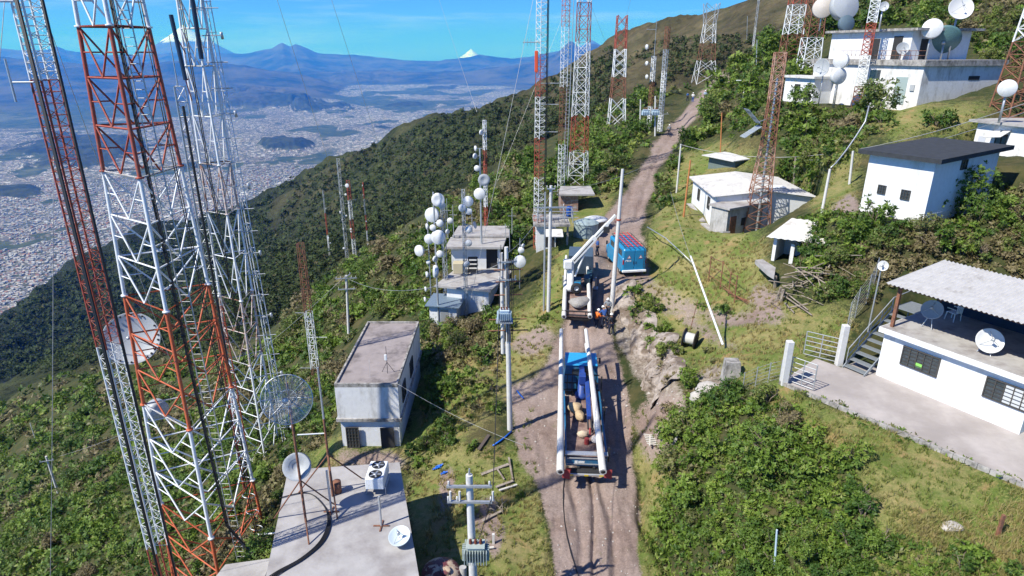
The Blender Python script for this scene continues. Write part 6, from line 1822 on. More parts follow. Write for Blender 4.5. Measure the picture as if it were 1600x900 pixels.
# small dish post at the porch
b = G(1369, 452); zt_ = ztop(b, 412)
b = aty(1370, 452, 33.5); b.z = gz(b.x, b.y)
zt_ = ztop(b, 414)
rt = thing('dish_post', 'small white dish on a slim post at the left corner of the porch roof', 'satellite dish', b)
MB().tube(b, (b.x, b.y, zt_), .05, .04, 6).build('post', GALV, rt)
dish_parts(rt, Vector((b.x, b.y - .15, zt_)), (-.7, -.6, .2), .28, WHDISH, .25, 16, True, 'reflector', False)

# ------------------------------------------------------------------ vehicles (built along local +y, ground at z = 0)
BLUEC = mat('truck blue paint', (.02, .13, .27), .5, var=.2, scale=3, col2=(.12, .16, .18), edge=(.52, .75))
LBLUE = mat('light blue cab roof', (.03, .32, .62), .35, var=.1, scale=2)
VANB = mat('van blue paint', (.02, .235, .46), .3, var=.06, scale=2)
VBOOM = mat('deep blue boom', (.02, .06, .28), .45, var=.2, scale=3, col2=(.08, .09, .14), edge=(.55, .75))
WHC = mat('crane white paint', (.76, .77, .76), .4, var=.05, scale=2, col2=(.5, .5, .48), edge=(.58, .75))
TYRE = mat('tyre rubber', (.022, .022, .023), .85)
CHAS = mat('black chassis', (.03, .03, .032), .6)
PLANK = mat('bed planks', (.28, .19, .16), .9, var=.25, scale=2, col2=(.16, .10, .09), edge=(.45, .6))
LAMPR = mat('red lamp lens', (.45, .02, .015), .2)
YEL = mat('yellow marking', (.60, .45, .05), .5)
SIGNW = mat('white lettering', (.80, .80, .80), .5)
BURLAP = mat('burlap and straw', (.50, .37, .22), .95, var=.3, scale=5)
RUBBLE = mat('grey tarpaulin', (.33, .31, .29), .9, var=.3, scale=3, bump=.4)
CLOTHR = mat('red flag cloth', (.36, .05, .05), .85, var=.25, scale=5)
def LB(root, name, material, parts, bev=0.0):
    m = MB()
    for c, sz in parts: m.box(c, sz, None, bev)
    return m.build(name, material, root, world=False)
def wheel(root, x, y, r=.5, w=.28):
    t = MB().lathe((x - w / 2, y, r), (1, 0, 0), [(r * .55, 0), (r * .9, 0), (r, w * .18), (r, w * .82), (r * .9, w), (r * .55, w)], 24).build('wheel', TYRE, root, world=False)
    MB().lathe((x - w / 2 + .02, y, r), (1, 0, 0), [(0, w * .1), (r * .2, w * .1), (r * .25, w * .3), (r * .5, w * .25), (r * .56, 0), (r * .56, w - .04), (r * .5, w * .7), (0, w * .6)], 20).build('rim', GALV, t, world=False)
    return t
def place(root, p, heading, pitch=0.0):
    root.location = p; root.rotation_euler = (pitch, 0, heading)
# --- rear (nearest) pole carrier
p0 = Vector((4.0, 28.9, gz(4.0, 28.9))); p1 = Vector((4.62, 39.6, gz(4.62, 39.6)))
hd = math.atan2(-(p1.x - p0.x), p1.y - p0.y); pt_ = math.atan2(p1.z - p0.z, (p1 - p0).length)
tr = thing('pole_truck', 'blue flatbed pole truck seen from behind, nearest on the track, carrying two concrete poles', 'truck')
place(tr, Vector((p0.x, p0.y, p0.z + .02)), hd, pt_)
LB(tr, 'chassis', CHAS, [((-.42, 5, .75), (.12, 9.6, .22)), ((.42, 5, .75), (.12, 9.6, .22)), ((0, .5, .75), (.9, .12, .2)), ((0, 3.5, .75), (.9, .12, .2)), ((0, 7, .75), (.9, .2, .2))])
LB(tr, 'bed_floor', PLANK, [((0, 3.6, 1.02), (2.25, 6.4, .1))])
for x in (-1.1, 1.1): LB(tr, 'side_board', BLUEC, [((x, 3.6, 1.24), (.06, 6.4, .36)), ((x, 3.6, 1.45), (.1, 6.4, .05))], .012)
tg = LB(tr, 'tail_panel', BLUEC, [((0, .36, 1.12), (2.2, .08, .5))], .015)
LB(tg, 'tail_rail', GALV, [((0, .30, 1.40), (2.1, .06, .05)), ((0, .30, 1.02), (2.1, .05, .05))])
LB(tg, 'emblem', SIGNW, [((-.55, .312, 1.14), (.16, .012, .16)), ((-.27, .312, 1.18), (.34, .012, .045)), ((-.27, .312, 1.10), (.34, .012, .045))])
LB(tr, 'rear_step', CHAS, [((0, .12, .72), (2.1, .32, .08)), ((-.7, .05, .62), (.5, .05, .3)), ((.7, .05, .62), (.5, .05, .3))])
LB(tr, 'rear_step_grating', GALV, [((0, .5, 1.58), (2.3, .32, .04))])
for x in (-.95, .95):
    b = LB(tr, 'tail_lamp', LAMPR, [((x, .02, .86), (.26, .07, .13))], .01)
LB(tr, 'bumper', GALV, [((0, -.08, .62), (2.2, .09, .14))], .02)
LB(tr, 'warning_stripe', YEL, [((-.8, -.132, .62), (.22, .012, .1)), ((0, -.132, .62), (.22, .012, .1)), ((.8, -.132, .62), (.22, .012, .1))])
cb = MB()
cb.hexa([Vector(v) for v in ((-1.12, 7.9, .75), (1.12, 7.9, .75), (1.12, 10.0, .75), (-1.12, 10.0, .75))], [Vector(v) for v in ((-1.10, 7.9, 1.75), (1.10, 7.9, 1.75), (1.10, 9.95, 1.75), (-1.10, 9.95, 1.75))])
cb.hexa([Vector(v) for v in ((-1.10, 7.9, 1.752), (1.10, 7.9, 1.752), (1.10, 9.9, 1.752), (-1.10, 9.9, 1.752))], [Vector(v) for v in ((-1.0, 7.95, 2.62), (1.0, 7.95, 2.62), (1.0, 9.45, 2.62), (-1.0, 9.45, 2.62))])
cab = cb.build('cab', BLUEC, tr, world=False)
LB(cab, 'cab_roof', LBLUE, [((0, 8.7, 2.66), (2.06, 1.62, .09))], .03)
LB(cab, 'rear_window', GLASS, [((0, 7.90, 2.15), (1.2, .03, .45))])
for x in (-1.06, 1.06): LB(cab, 'side_window', GLASS, [((x, 8.9, 2.15), (.04, .9, .5))])
for x in (-1.3, 1.3): LB(cab, 'mirror', CHAS, [((x, 9.7, 2.0), (.12, .06, .42)), ((x * .93, 9.7, 2.15), (.25, .03, .03))])
hr = MB()
for k in range(7): hr.box((-.9 + k * .3, 7.2, 1.75), (.05, .05, 1.35))
for z in (1.3, 1.8, 2.4): hr.box((0, 7.2, z), (2.2, .06, .06))
for k in range(10): hr.box((-.95 + k * .21, 7.45, 1.6), (.03, .25, .03))
hr.build('headboard', CHAS, tr, world=False)
mb = MB().lathe((0, 6.75, 1.05), (0, 0, 1), [(0, 0), (.42, 0), (.42, .3), (.26, .36), (.24, 1.25), (0, 1.26)], 18); cr_ = mb.build('crane_column', VBOOM, tr, world=False)
mb = MB(); mb.box((0, 7.9, 2.5), (.34, 2.6, .34), None, .03); mb.box((.0, 6.7, 2.45), (.42, .5, .62), None, .03); mb.build('upper_boom', VBOOM, tr, world=False)
mb = MB(); mb.box((.3, 5.2, 2.0), (.26, 3.3, .28), (Vector((1, 0, 0)), Vector((0, .985, .17)).normalized(), Vector((0, -.17, .985)).normalized()), .02); mb.build('lower_boom', VBOOM, tr, world=False)
mb = MB(); 
for x in (.22, .42): mb.tube((x, 6.4, 1.95), (x, 2.9, 1.42), .06, .05, 7)
mb.build('hydraulic_ram', CHAS, tr, world=False)
mb = MB().tube((.32, 2.9, 1.5), (.32, 2.7, 1.15), .06, .04, 6); mb.build('boom_hook', CLOTHR, tr, world=False)
for x in (-.95, .95): wheel(tr, x, 8.9, .5, .28)
for x in (-1.02, -.68, .68, 1.02): wheel(tr, x, 2.3, .5, .26)
# outriggers and rack posts
for x in (-1.22, 1.22):
    LB(tr, 'rack_post', CHAS, [((x, .75, 1.35), (.09, .09, .9)), ((x, 4.2, 1.5), (.08, .08, 1.2)), ((x, 6.9, 1.7), (.08, .08, 1.6))])
    LB(tr, 'outrigger', BLUEC, [((x, 6.4, .55), (.16, .16, .95)), ((x, 6.4, .06), (.34, .34, .08))], .01)
def bag(name, root, c, s, material, seed=1, par=None, label=None, cat=None):
    rs = np.random.RandomState(seed)
    bm = __import__('bmesh').new(); __import__('bmesh').ops.create_icosphere(bm, subdivisions=3, radius=1)
    for v in bm.verts:
        q = v.co
        k = 1 + .16 * math.sin(3 * q.x + seed) * math.cos(2.3 * q.y + seed * 2) + .06 * math.sin(9 * q.z + 4 * q.x)
        v.co = Vector((q.x * s[0], q.y * s[1], q.z * s[2])) * k
    me = bpy.data.meshes.new(name); bm.to_mesh(me); bm.free()
    for p_ in me.polygons: p_.use_smooth = True
    me.materials.append(material)
    o = bpy.data.objects.new(name, me); COL.objects.link(o); o.location = c
    if root is not None: o.parent = root
    if label: tag(o, label, cat)
    return o
def inbed(root, l): return Matrix.LocRotScale(root.location, root.rotation_euler, None) @ Vector(l)
bag('sack', None, inbed(tr, (-.45, 5.0, 1.42)), (.42, .45, .35), BURLAP, 1, None, 'rounded straw coloured sack at the front of the near truck bed', 'sack')
bag('sack', None, inbed(tr, (-.2, 4.3, 1.35)), (.3, .4, .28), BURLAP, 3, None, 'tan sack slumped beside the blue boom in the near truck bed', 'sack')
bag('rolled_canvas', None, inbed(tr, (-.1, 2.6, 1.28)), (.36, .2, .2), mat('cream canvas', (.55, .45, .33), .9), 5, None, 'small cream canvas roll in the middle of the near truck bed', 'roll')
bag('rubble_bag', None, inbed(tr, (.72, 3.4, 1.25)), (.24, .5, .2), RUBBLE, 8, None, 'grey bundle of gear along the right side of the near truck bed', 'bundle')
bag('rubble_bag', None, inbed(tr, (.66, 2.2, 1.22)), (.3, .35, .16), mat('pale cloth', (.62, .58, .55), .9), 9, None, 'pale cloth bundle near the tail of the near truck bed', 'bundle')
o = MB().tube((0, 0, 0), (0, 0, .34), .14, .14, 10).build('red_bucket', CLOTHR); o.location = inbed(tr, (.1, 2.0, 1.08)); tag(o, 'small red bucket standing in the near truck bed', 'bucket')
def carried(a, b, label, r0=.2, r1=.12, flag=True):
    rt = thing('concrete_pole', label, 'pole', a, 'concrete poles carried by the trucks')
    MB().tube(a, b, r0, r1, 16).build('shaft', POLEC, rt)
    d = (b - a).normalized()
    MB().lathe(a, -d, [(r0 * .62, .004), (r0 * .62, .006), (0, .008)], 14).build('hollow_end', DARKIN, rt)
    if flag:
        m_ = MB(); u = Vector((1, 0, 0)); c = a + d * .35 + Vector((.1, 0, -.2))
        pts = [c, c + Vector((.42, 0, 0)), c + Vector((.42, -.05, -.55)), c + Vector((.02, .02, -.5))]
        m_.add(pts + [p + Vector((0, .015, 0)) for p in pts], [(0, 1, 2, 3), (7, 6, 5, 4), (0, 4, 5, 1), (1, 5, 6, 2), (2, 6, 7, 3), (3, 7, 4, 0)]); m_.build('warning_flag', CLOTHR, rt)
    return rt
carried(Vector((2.5, 27.8, -20.45)), Vector((3.35, 39.8, -17.75)), 'concrete pole along the left side of the near truck')
carried(Vector((4.72, 27.8, -20.45)), Vector((5.02, 39.8, -17.75)), 'concrete pole along the right side of the near truck')
o = MB().tube((5.15, 33.0, -20.4), (5.05, 40.0, -18.9), .08, .07, 8).build('spare_pipe', POLEC); tag(o, 'thinner concrete post strapped outside the right pole of the near truck', 'post')
# --- front crane truck
p0 = Vector((4.95, 45.3, 0)); p0.z = gz(p0.x, p0.y) + .02; p1 = Vector((6.0, 53.0, 0)); p1.z = gz(p1.x, p1.y)
hd = math.atan2(-(p1.x - p0.x), p1.y - p0.y); pt_ = math.atan2(p1.z - p0.z, (p1 - p0).length)
tc_ = thing('crane_truck', 'blue truck with a raised white crane arm and a spare wheel, further up the track', 'truck')
place(tc_, p0, hd, pt_)
LB(tc_, 'chassis', CHAS, [((-.42, 4, .75), (.12, 8, .22)), ((.42, 4, .75), (.12, 8, .22)), ((0, .1, .8), (2.1, .1, .2)), ((0, .3, .55), (1.8, .08, .12))])
LB(tc_, 'bed_floor', PLANK, [((0, 2.6, 1.05), (2.2, 5.2, .1))])
for x in (-1.08, 1.08): LB(tc_, 'side_board', CHAS, [((x, 2.6, 1.3), (.06, 5.2, .4))])
LB(tc_, 'tail_frame', CHAS, [((-.7, .05, 1.25), (.08, .08, .5)), ((.7, .05, 1.25), (.08, .08, .5)), ((0, .05, 1.5), (2.1, .08, .08)), ((0, .05, 1.1), (2.1, .08, .06))])
LB(tc_, 'equipment_box', mat('dark teal steel', (.03, .08, .11), .5, var=.3, scale=3), [((-.35, 3.7, 1.55), (1.1, .7, .9)), ((.65, 4.3, 1.5), (.5, .6, .8)), ((-.85, 5.0, 1.5), (.4, .9, .8)), ((.8, 5.2, 1.4), (.45, 1.0, .6))], .02)
LB(tc_, 'hose_rack', LBLUE, [((-.1, 3.28, 1.8), (.5, .06, .4)), ((-.7, 3.28, 1.5), (.3, .06, .5))], .01)
t = MB().lathe((-.15, 2.85, 1.72), (0, -1, .25), [(.24, 0), (.40, 0), (.45, .05), (.45, .19), (.40, .24), (.24, .24)], 24).build('spare_wheel', TYRE, tc_, world=False)
MB().lathe((-.15, 2.83, 1.72), (0, -1, .25), [(0, .08), (.1, .08), (.12, .14), (.22, .14), (.25, .02)], 18).build('rim', GALV, t, world=False)
bag('tarpaulin_heap', None, inbed(tc_, (.15, 1.5, 1.35)), (.8, .8, .34), RUBBLE, 12, None, 'crumpled grey tarpaulin heap on the back of the crane truck', 'tarpaulin')
cb = MB(); cb.hexa([Vector(v) for v in ((-1.1, 6.4, .75), (1.1, 6.4, .75), (1.1, 8.3, .75), (-1.1, 8.3, .75))], [Vector(v) for v in ((-1.0, 6.4, 2.5), (1.0, 6.4, 2.5), (1.0, 7.9, 2.5), (-1.0, 7.9, 2.5))])
cb.build('cab', mat('grey blue cab paint', (.07, .11, .16), .4, var=.15), tc_, world=False)
for x in (-.95, .95): wheel(tc_, x, 7.4, .5, .28)
for x in (-1.0, -.68, .68, 1.0): wheel(tc_, x, 1.7, .5, .26)
for x in (-1.35, 1.35): LB(tc_, 'outrigger', GALV, [((x, 5.4, .55), (.15, .15, 1.1)), ((x, 5.4, .05), (.4, .4, .08)), ((x * .8, 5.4, .8), (.6, .14, .14))])
cc = Vector((4.75, 48.2, -17.6)); ct = aty(892, 412, 48.2); tip = aty(962, 336, 48.3)
cc = Vector((ct.x, ct.y, -18.0))
MB().lathe(cc, (0, 0, 1), [(0, 0), (.45, 0), (.45, .35), (.27, .45), (.24, ct.z - cc.z - .1), (0, ct.z - cc.z)], 18).build('crane_column', WHC, tc_)
d_ = (tip - ct).normalized(); L_ = (tip - ct).length; sv = Vector((0, 1, 0)); sv = (sv - d_ * sv.dot(d_)).normalized(); up_ = d_.cross(sv)
def seg(name, a, b, w, h, material, off=0.0):
    return MB().box(ct + d_ * (a + b) / 2 + up_ * off, (b - a, w, h), (d_, sv, up_), .02).build(name, material, tc_)
seg('boom', -.6, L_ * .55, .36, .40, WHC); seg('boom_extension', L_ * .45, L_ * .82, .27, .30, WHC); seg('boom_tip', L_ * .8, L_ * 1.0, .2, .22, WHC)
seg('boom_slot', .3, L_ * .5, .372, .12, CHAS); seg('boom_slot', L_ * .56, L_ * .78, .282, .09, CHAS)
MB().tube(cc + Vector((.35, -.1, 1.2)), ct + d_ * 1.8 - Vector((0, 0, .25)), .09, .08, 8).build('hydraulic_ram', WHC, tc_)
MB().box(ct + d_ * (L_ * .8) - Vector((0, 0, .35)), (.5, .4, .5), None, .05).build('winch', CHAS, tc_)
MB().path([ct + d_ * (L_ * .98), ct + d_ * (L_ * .98) - Vector((-.05, 0, .5)), LIFT[0].lerp(LIFT[1], .66)], .03, 5).build('sling', CLOTHR, tc_)
MB().box(ct + Vector((-.25, -.1, .0)), (.7, .7, .7), None, .08).build('slewing_head', WHC, tc_)
la = aty(881, 495, 44.6); lb_ = aty(885, 400, 52.5); carried(la, lb_, 'concrete pole along the left side of the crane truck', .18, .11, False)
la = aty(922, 495, 44.6); lb_ = aty(917, 392, 53.5); carried(la, lb_, 'concrete pole along the right side of the crane truck', .18, .11, False)

# --- service van
p = Vector((10.35, 51.4, -17.98))
vn = thing('service_van', 'blue boxy service van with red ladders on its roof rack, parked beside the crane truck', 'van')
place(vn, p, rad(9), rad(2))
b = MB()
b.box((0, 2.25, 1.0), (2.08, 4.3, 1.3), None, .07); b.box((0, 2.1, 1.98), (1.98, 4.0, .9), None, .09); b.box((0, 4.75, .85), (1.9, .9, .9), None, .12)
body = b.build('body', VANB, vn, world=False)
for x in (-.5, .5):
    dr = LB(vn, 'rear_door', VANB, [((x, .085, 1.4), (.94, .05, 1.85))], .02)
    LB(dr, 'handle', CHAS, [((x * .2, .05, 1.25), (.04, .04, .22))])
    # triangular warning symbol
    m_ = MB()
    for s_, k_, mt_ in ((.19, .052, CLOTHR), (.12, .045, SIGNW)):
        q = MB(); c = Vector((x, k_, 1.75))
        tri = [c + Vector((-s_, 0, -s_ * .8)), c + Vector((s_, 0, -s_ * .8)), c + Vector((0, 0, s_ * .95))]
        q.add(tri + [v + Vector((0, .012, 0)) for v in tri], [(0, 1, 2), (5, 4, 3), (0, 3, 4, 1), (1, 4, 5, 2), (2, 5, 3, 0)])
        q.build('warning_triangle', mt_, dr, world=False)
LB(vn, 'logo', SIGNW, [((-.78, .052, 1.42), (.05, .01, .16)), ((-.70, .051, 1.48), (.14, .01, .05)), ((-.60, .052, 1.42), (.12, .01, .14)), ((-.4, .052, 1.44), (.16, .01, .06)), ((-.4, .052, 1.36), (.16, .01, .03))])
for x in (-.98, .98): LB(vn, 'tail_lamp', LAMPR, [((x, .09, 1.3), (.12, .06, .4))], .01)
LB(vn, 'bumper', WHC, [((0, .02, .5), (2.1, .2, .2))], .04)
LB(vn, 'licence_plate', SIGNW, [((.4, -.09, .52), (.35, .012, .14))])
m_ = MB(); 
for x in (.78, 1.0): m_.tube((x, .0, .7), (x, .0, 2.5), .02, .02, 5)
for k in range(7): m_.tube((.78, 0, .8 + k * .27), (1.0, 0, .8 + k * .27), .015, .015, 4)
m_.build('rear_ladder', CHAS, vn, world=False)
for k, y in enumerate((1.0, 2.1, 3.2)): LB(vn, 'side_window', GLASS, [((-1.0, y, 1.95), (.04, .8, .48))], .01)
LB(vn, 'side_window', GLASS, [((1.0, 3.4, 1.95), (.04, .8, .48))], .01)
LB(vn, 'windscreen', GLASS, [((0, 4.12, 1.95), (1.6, .04, .6))])
for x in (-1.2, 1.2): LB(vn, 'mirror', CHAS, [((x, 4.2, 1.75), (.16, .08, .34))], .02)
for x in (-.88, .88):
    for y in (.95, 4.2): wheel(vn, x, y, .38, .24)
m_ = MB()
for x in (-.85, .85): m_.tube((x, .2, 2.62), (x, 4.0, 2.62), .025, .025, 5)
for k in range(7): m_.tube((-.85, .25 + k * .62, 2.62), (.85, .25 + k * .62, 2.62), .02, .02, 5)
for x in (-.85, .85):
    for y in (.4, 2, 3.6): m_.tube((x, y, 2.4), (x, y, 2.62), .02, .02, 4)
m_.build('roof_rack', CHAS, vn, world=False)
RLAD = mat('red ladder', (.62, .06, .05), .5)
for i, x in enumerate((-.45, .35)):
    m_ = MB()
    for dx in (-.2, .2): m_.box((x + dx, 2.0, 2.69), (.045, 4.0, .06))
    for k in range(13): m_.box((x, .2 + k * .3, 2.69), (.4, .022, .022))
    o = m_.build('ladder', RLAD); o.matrix_world = Matrix.LocRotScale(vn.location, vn.rotation_euler, None) @ Matrix.Translation(o.location)
    tag(o, ['left red ladder tied on the van roof', 'right red ladder tied on the van roof'][i], 'ladder', 'ladders on the van roof')

# ------------------------------------------------------------------ people
SKIN = mat('skin', (.30, .16, .10), .6)
def skin_obj(name, vs, es, rs_, material, parent):
    me = bpy.data.meshes.new(name); me.from_pydata([tuple(v) for v in vs], es, [])
    o = bpy.data.objects.new(name, me); COL.objects.link(o)
    if parent is not None: o.parent = parent
    md = o.modifiers.new('Skin', 'SKIN'); 
    sv_ = me.skin_vertices[0].data
    for i, r in enumerate(rs_): sv_[i].radius = (r, r) if not isinstance(r, tuple) else r; sv_[i].use_root = (i == 0)
    md.use_smooth_shade = True
    sb_ = o.modifiers.new('Subdivision', 'SUBSURF'); sb_.levels = 1; sb_.render_levels = 1
    me.materials.append(material)
    return o
def person(p, rz, label, shirt, trouser, helmet=None, arm=(.3, .3), bend=0.0, step=.12, hgt=1.72, vest=None, group=None):
    """standing / bending figure. arm = forward reach of left and right hands (0..1)"""
    k = hgt / 1.72
    rt = thing('person', label, 'person', p, group, rz)
    def B(x, y, z):      # torso bends about the hip
        if z > .92:
            h = z - .92; return Vector((x, y + h * math.sin(bend), .92 + h * math.cos(bend))) * k
        return Vector((x, y, z)) * k
    hip = B(0, 0, .93); 
    aL, aR = arm
    def hand(s, a): return B(s * (.25 - .08 * a), .08 + .42 * a, 1.0 + .25 * a), B(s * .30, -.02 + .16 * a, 1.16 + .04 * a)
    hl, el = hand(-1, aL); hr_, er = hand(1, aR)
    V_ = [hip, B(0, 0, 1.15), B(0, 0, 1.36), B(0, .0, 1.47), B(0, .02, 1.55), B(0, .03, 1.64),
          B(-.19, 0, 1.40), el, hl, B(.19, 0, 1.40), er, hr_,
          Vector((-.10, 0, .86)) * k, Vector((-.11, .02 + step, .48)) * k, Vector((-.12, step - .03, .09)) * k, Vector((-.13, step + .12, .04)) * k,
          Vector((.10, 0, .86)) * k, Vector((.11, .02 - step * .5, .48)) * k, Vector((.12, -step - .03, .09)) * k, Vector((.13, -step + .12, .04)) * k]
    E_ = [(0, 1), (1, 2), (2, 3), (3, 4), (4, 5), (2, 6), (6, 7), (7, 8), (2, 9), (9, 10), (10, 11), (0, 12), (12, 13), (13, 14), (14, 15), (0, 16), (16, 17), (17, 18), (18, 19)]
    R_ = [.12, .12, .125, .055, .07, .085, .06, .042, .03, .06, .042, .03, .085, .06, .045, .035, .085, .06, .045, .035]
    skin_obj('body', V_, E_, [r * k for r in R_], SKIN, rt)
    # head with face, on the neck
    hc = B(0, .035, 1.62)
    m_ = MB().lathe(hc, B(0, .03, 1.7) - B(0, .03, 1.6), [(0, -.11 * k), (.06 * k, -.09 * k), (.082 * k, -.03 * k), (.09 * k, .03 * k), (.07 * k, .09 * k), (0, .12 * k)], 12)
    m_.box(hc + Vector((0, .095, 0)) * k, (.025, .03, .04)); hd_ = m_.build('head', SKIN, rt, world=False)
    e_ = MB()
    for s in (-1, 1): e_.box(hc + Vector((s * .033, .086, .02)) * k, (.02, .01, .012))
    e_.box(hc + Vector((0, .088, -.045)) * k, (.04, .01, .01)); e_.build('face_features', CHAS, hd_, world=False)
    e_ = MB()
    for s in (-1, 1): e_.box(hc + Vector((s * .09, 0, .0)) * k, (.02, .035, .05))
    e_.build('ear', SKIN, hd_, world=False)
    # hands with fingers
    for s, h_, e2 in ((-1, hl, el), (1, hr_, er)):
        d = (h_ - e2).normalized(); u, w = perp(d); f_ = MB(); f_.box(h_ + d * .04, (.07, .035, .08), (u, w, d), .01)
        for i, (o_, l_) in enumerate(((-.028, .06), (-.010, .07), (.010, .067), (.028, .052))): f_.path([h_ + d * .07 + u * o_, h_ + d * (.07 + l_ * .6) + u * o_, h_ + d * (.07 + l_) + u * o_ - w * .02], .009, 5)
        f_.path([h_ + d * .03 + u * .035 * -s, h_ + d * .07 + u * .06 * -s], .01, 5)
        f_.build('hand', SKIN, rt, world=False)
    sh_ = [0, 1, 2, 3, 6, 7, 8, 9, 10, 11]; ix = {v: i for i, v in enumerate(sh_)}
    hl2, hr2 = el.lerp(hl, .88), er.lerp(hr_, .88)
    sv2 = [V_[i] for i in sh_]; sv2[6] = hl2; sv2[9] = hr2
    skin_obj('jacket', sv2, [(ix[a], ix[b]) for a, b in E_ if a in ix and b in ix], [r * k for r in (.145, .15, .16, .06, .08, .062, .048, .08, .062, .048)], shirt, rt)
    tr_ = [0, 12, 13, 14, 16, 17, 18]; ix = {v: i for i, v in enumerate(tr_)}
    skin_obj('trousers', [V_[i] for i in tr_], [(ix[a], ix[b]) for a, b in E_ if a in ix and b in ix], [r * k for r in (.14, .105, .08, .068, .105, .08, .068)], trouser, rt)
    for i in (14, 18): MB().box(V_[i] + Vector((0, .07, -.02)) * k, (.10 * k, .27 * k, .12 * k), None, .03).build('boot', CHAS, rt, world=False)
    if helmet:
        ax = (B(0, .03, 1.7) - B(0, .03, 1.6)).normalized()
        h_ = MB().lathe(hc + ax * .03 * k, ax, [(.135 * k, .0), (.14 * k, .012), (.112 * k, .02), (.11 * k, .06), (.085 * k, .11), (.04 * k, .135), (0, .14)], 16); h_.build('helmet', helmet, rt, world=False)
    else:
        ax = Vector((0, 0, 1)); MB().lathe(hc + Vector((0, -.012, .02)), ax, [(.094, 0), (.1, .04), (.075, .09), (0, .115)], 14).build('hair', CHAS, rt, world=False)
    return rt
OR = mat('orange work jacket', (.80, .16, .02), .8); BL = mat('blue work shirt', (.03, .09, .30), .85, var=.1); NV = mat('navy trousers', (.018, .025, .05), .9); GY = mat('grey work shirt', (.22, .24, .27), .9)
HW = mat('white helmet', (.80, .80, .78), .35); DK = mat('dark jacket', (.02, .025, .035), .9)
def gpx_(px, py): return G(px, py)
person(onz(931, 516, -20.3) * 1, rad(-50), 'worker in an orange jacket and white helmet behind the crane truck', OR, NV, HW, (.9, .8), .25)
PEO = [(944, 512, rad(20), 'worker in blue overalls with white helmet bending towards the orange jacketed one', BL, NV, HW, (1, .9), .4),
       (950, 497, rad(150), 'worker in grey with a pale helmet, farthest of the group at the lifted pole', GY, NV, HW, (.7, .8), .2),
       (955, 523, rad(40), 'worker in dark navy clothes and white helmet standing with his back to the camera', DK, NV, HW, (.3, .4), .05),
       (933, 400, rad(90), 'man in a blue shirt standing between the crane boom and the van', BL, NV, None, (.2, .3), .0),
       (1045, 213, rad(10), 'worker with white helmet walking alone up the path by the transformers', GY, NV, HW, (.2, .5), .0),
       (1074, 158, rad(30), 'person in a blue jacket at the top of the path, leftmost of three', mat('bright blue jacket', (.04, .16, .45), .8), NV, None, (.2, .2), .0),
       (1082, 160, rad(-20), 'person in white top and blue trousers, middle of three at the top of the path', mat('white shirt', (.7, .7, .7), .8), BL, HW, (.4, .2), .0),
       (1101, 157, rad(180), 'person in a pale blue shirt at the right of the path top', mat('pale blue shirt', (.35, .48, .60), .8), NV, HW, (.2, .3), .0)]
for (px, py, rz, lb, a, b, h, ar, bd) in PEO:
    person(G(px, py), rz, lb, a, b, h, ar, bd)

# ------------------------------------------------------------------ odds and ends
p = G(1077, 541)
sp_ = thing('cable_spool', 'dark ended wooden cable spool lying on its side on the grassy terrace', 'cable spool', p + Vector((0, 0, .55)))
ax = Vector((.85, -.5, -.05)).normalized()
for s in (-1, 1): MB().lathe(p + Vector((0, 0, .56)) + ax * .38 * s, ax, [(0, -.04), (.60, -.04), (.62, 0), (.60, .04), (0, .04)], 30).build('flange', mat('black tarred wood', (.035, .03, .028), .85), sp_)
MB().lathe(p + Vector((0, 0, .56)), ax, [(.36, -.36), (.38, -.3), (.37, 0), (.38, .3), (.36, .36)], 26).build('cable_drum', mat('pale wound cable', (.55, .54, .50), .7, var=.1), sp_)
o = MB().tube(p + Vector((-.1, .2, .3)), p + Vector((.35, .35, 3.1)), .03, .02, 5).build('rusty_rod', RUST); tag(o, 'thin rusty rod standing up from the cable spool', 'rod')
p = G(1140, 592); s_ = MB(); s_.hexa([p + Vector(v) for v in ((-.45, -.35, -.4), (.45, -.45, -.4), (.5, .4, -.4), (-.4, .45, -.4))], [p + Vector(v) for v in ((-.35, -.28, 1.15), (.38, -.36, 1.15), (.42, .3, 1.15), (-.32, .36, 1.15))])
o = s_.build('concrete_anchor_block', STAINC); tag(o, 'weathered upright concrete anchor block at the head of the stony bank', 'concrete block')
bag('boulder', None, G(1108, 610) + Vector((0, 0, .1)), (.75, .5, .35), mat('pale rock', (.46, .43, .40), .95, var=.2, scale=2, bump=.5, bscale=4), 21, None, 'pale grey boulder below the concrete anchor block', 'boulder')
bag('boulder', None, G(1092, 622), (.5, .45, .4), MATS['pale rock'], 22, None, 'smaller pale rock leaning on the boulder below the anchor block', 'boulder')
bag('boulder', None, G(1487, 823), (.42, .28, .12), MATS['pale rock'], 23, None, 'flat grey stone lying in the lawn at the lower right', 'boulder')
bag('boulder', None, G(1288, 456), (.5, .4, .35), MATS['pale rock'], 24, None, 'dark rock beside the brushwood pile', 'boulder')
b = G(1558, 838); o = MB().box(b + Vector((0, 0, .45)), (.1, .1, 1.0)).build('rusty_post', RUST); tag(o, 'short rusty post standing alone in the lawn at the lower right', 'post')
# rusty barrier frame on the terrace
rt = thing('rusty_barrier', 'rusty steel barrier frame leaning in the tall grass of the terrace', 'barrier', G(1135, 462))
m_ = MB()
pp = [(1107, 440, 400), (1125, 452, 408), (1138, 462, 425), (1147, 474, 430)]
tops = []
for (x, y, t) in pp:
    b = G(x, y); tt = Vector((b.x, b.y, ztop(b, t))); tops.append((b, tt)); MB().tube(b, tt, .045, .045, 5).build('post', RUST, rt)
for t in (.25, .6, .95): m_.path([a.lerp(c, t) for a, c in tops], .03, 4)
m_.build('rail', RUST, rt)
b = G(1168, 478); m_ = MB()
for k in range(5): m_.tube(tops[1][0].lerp(tops[3][0], k / 4) + Vector((0, 0, .3)), b + Vector((.15 * k, .2 * k, .15)), .03, .03, 4)
m_.build('fallen_grille', RUST, rt)
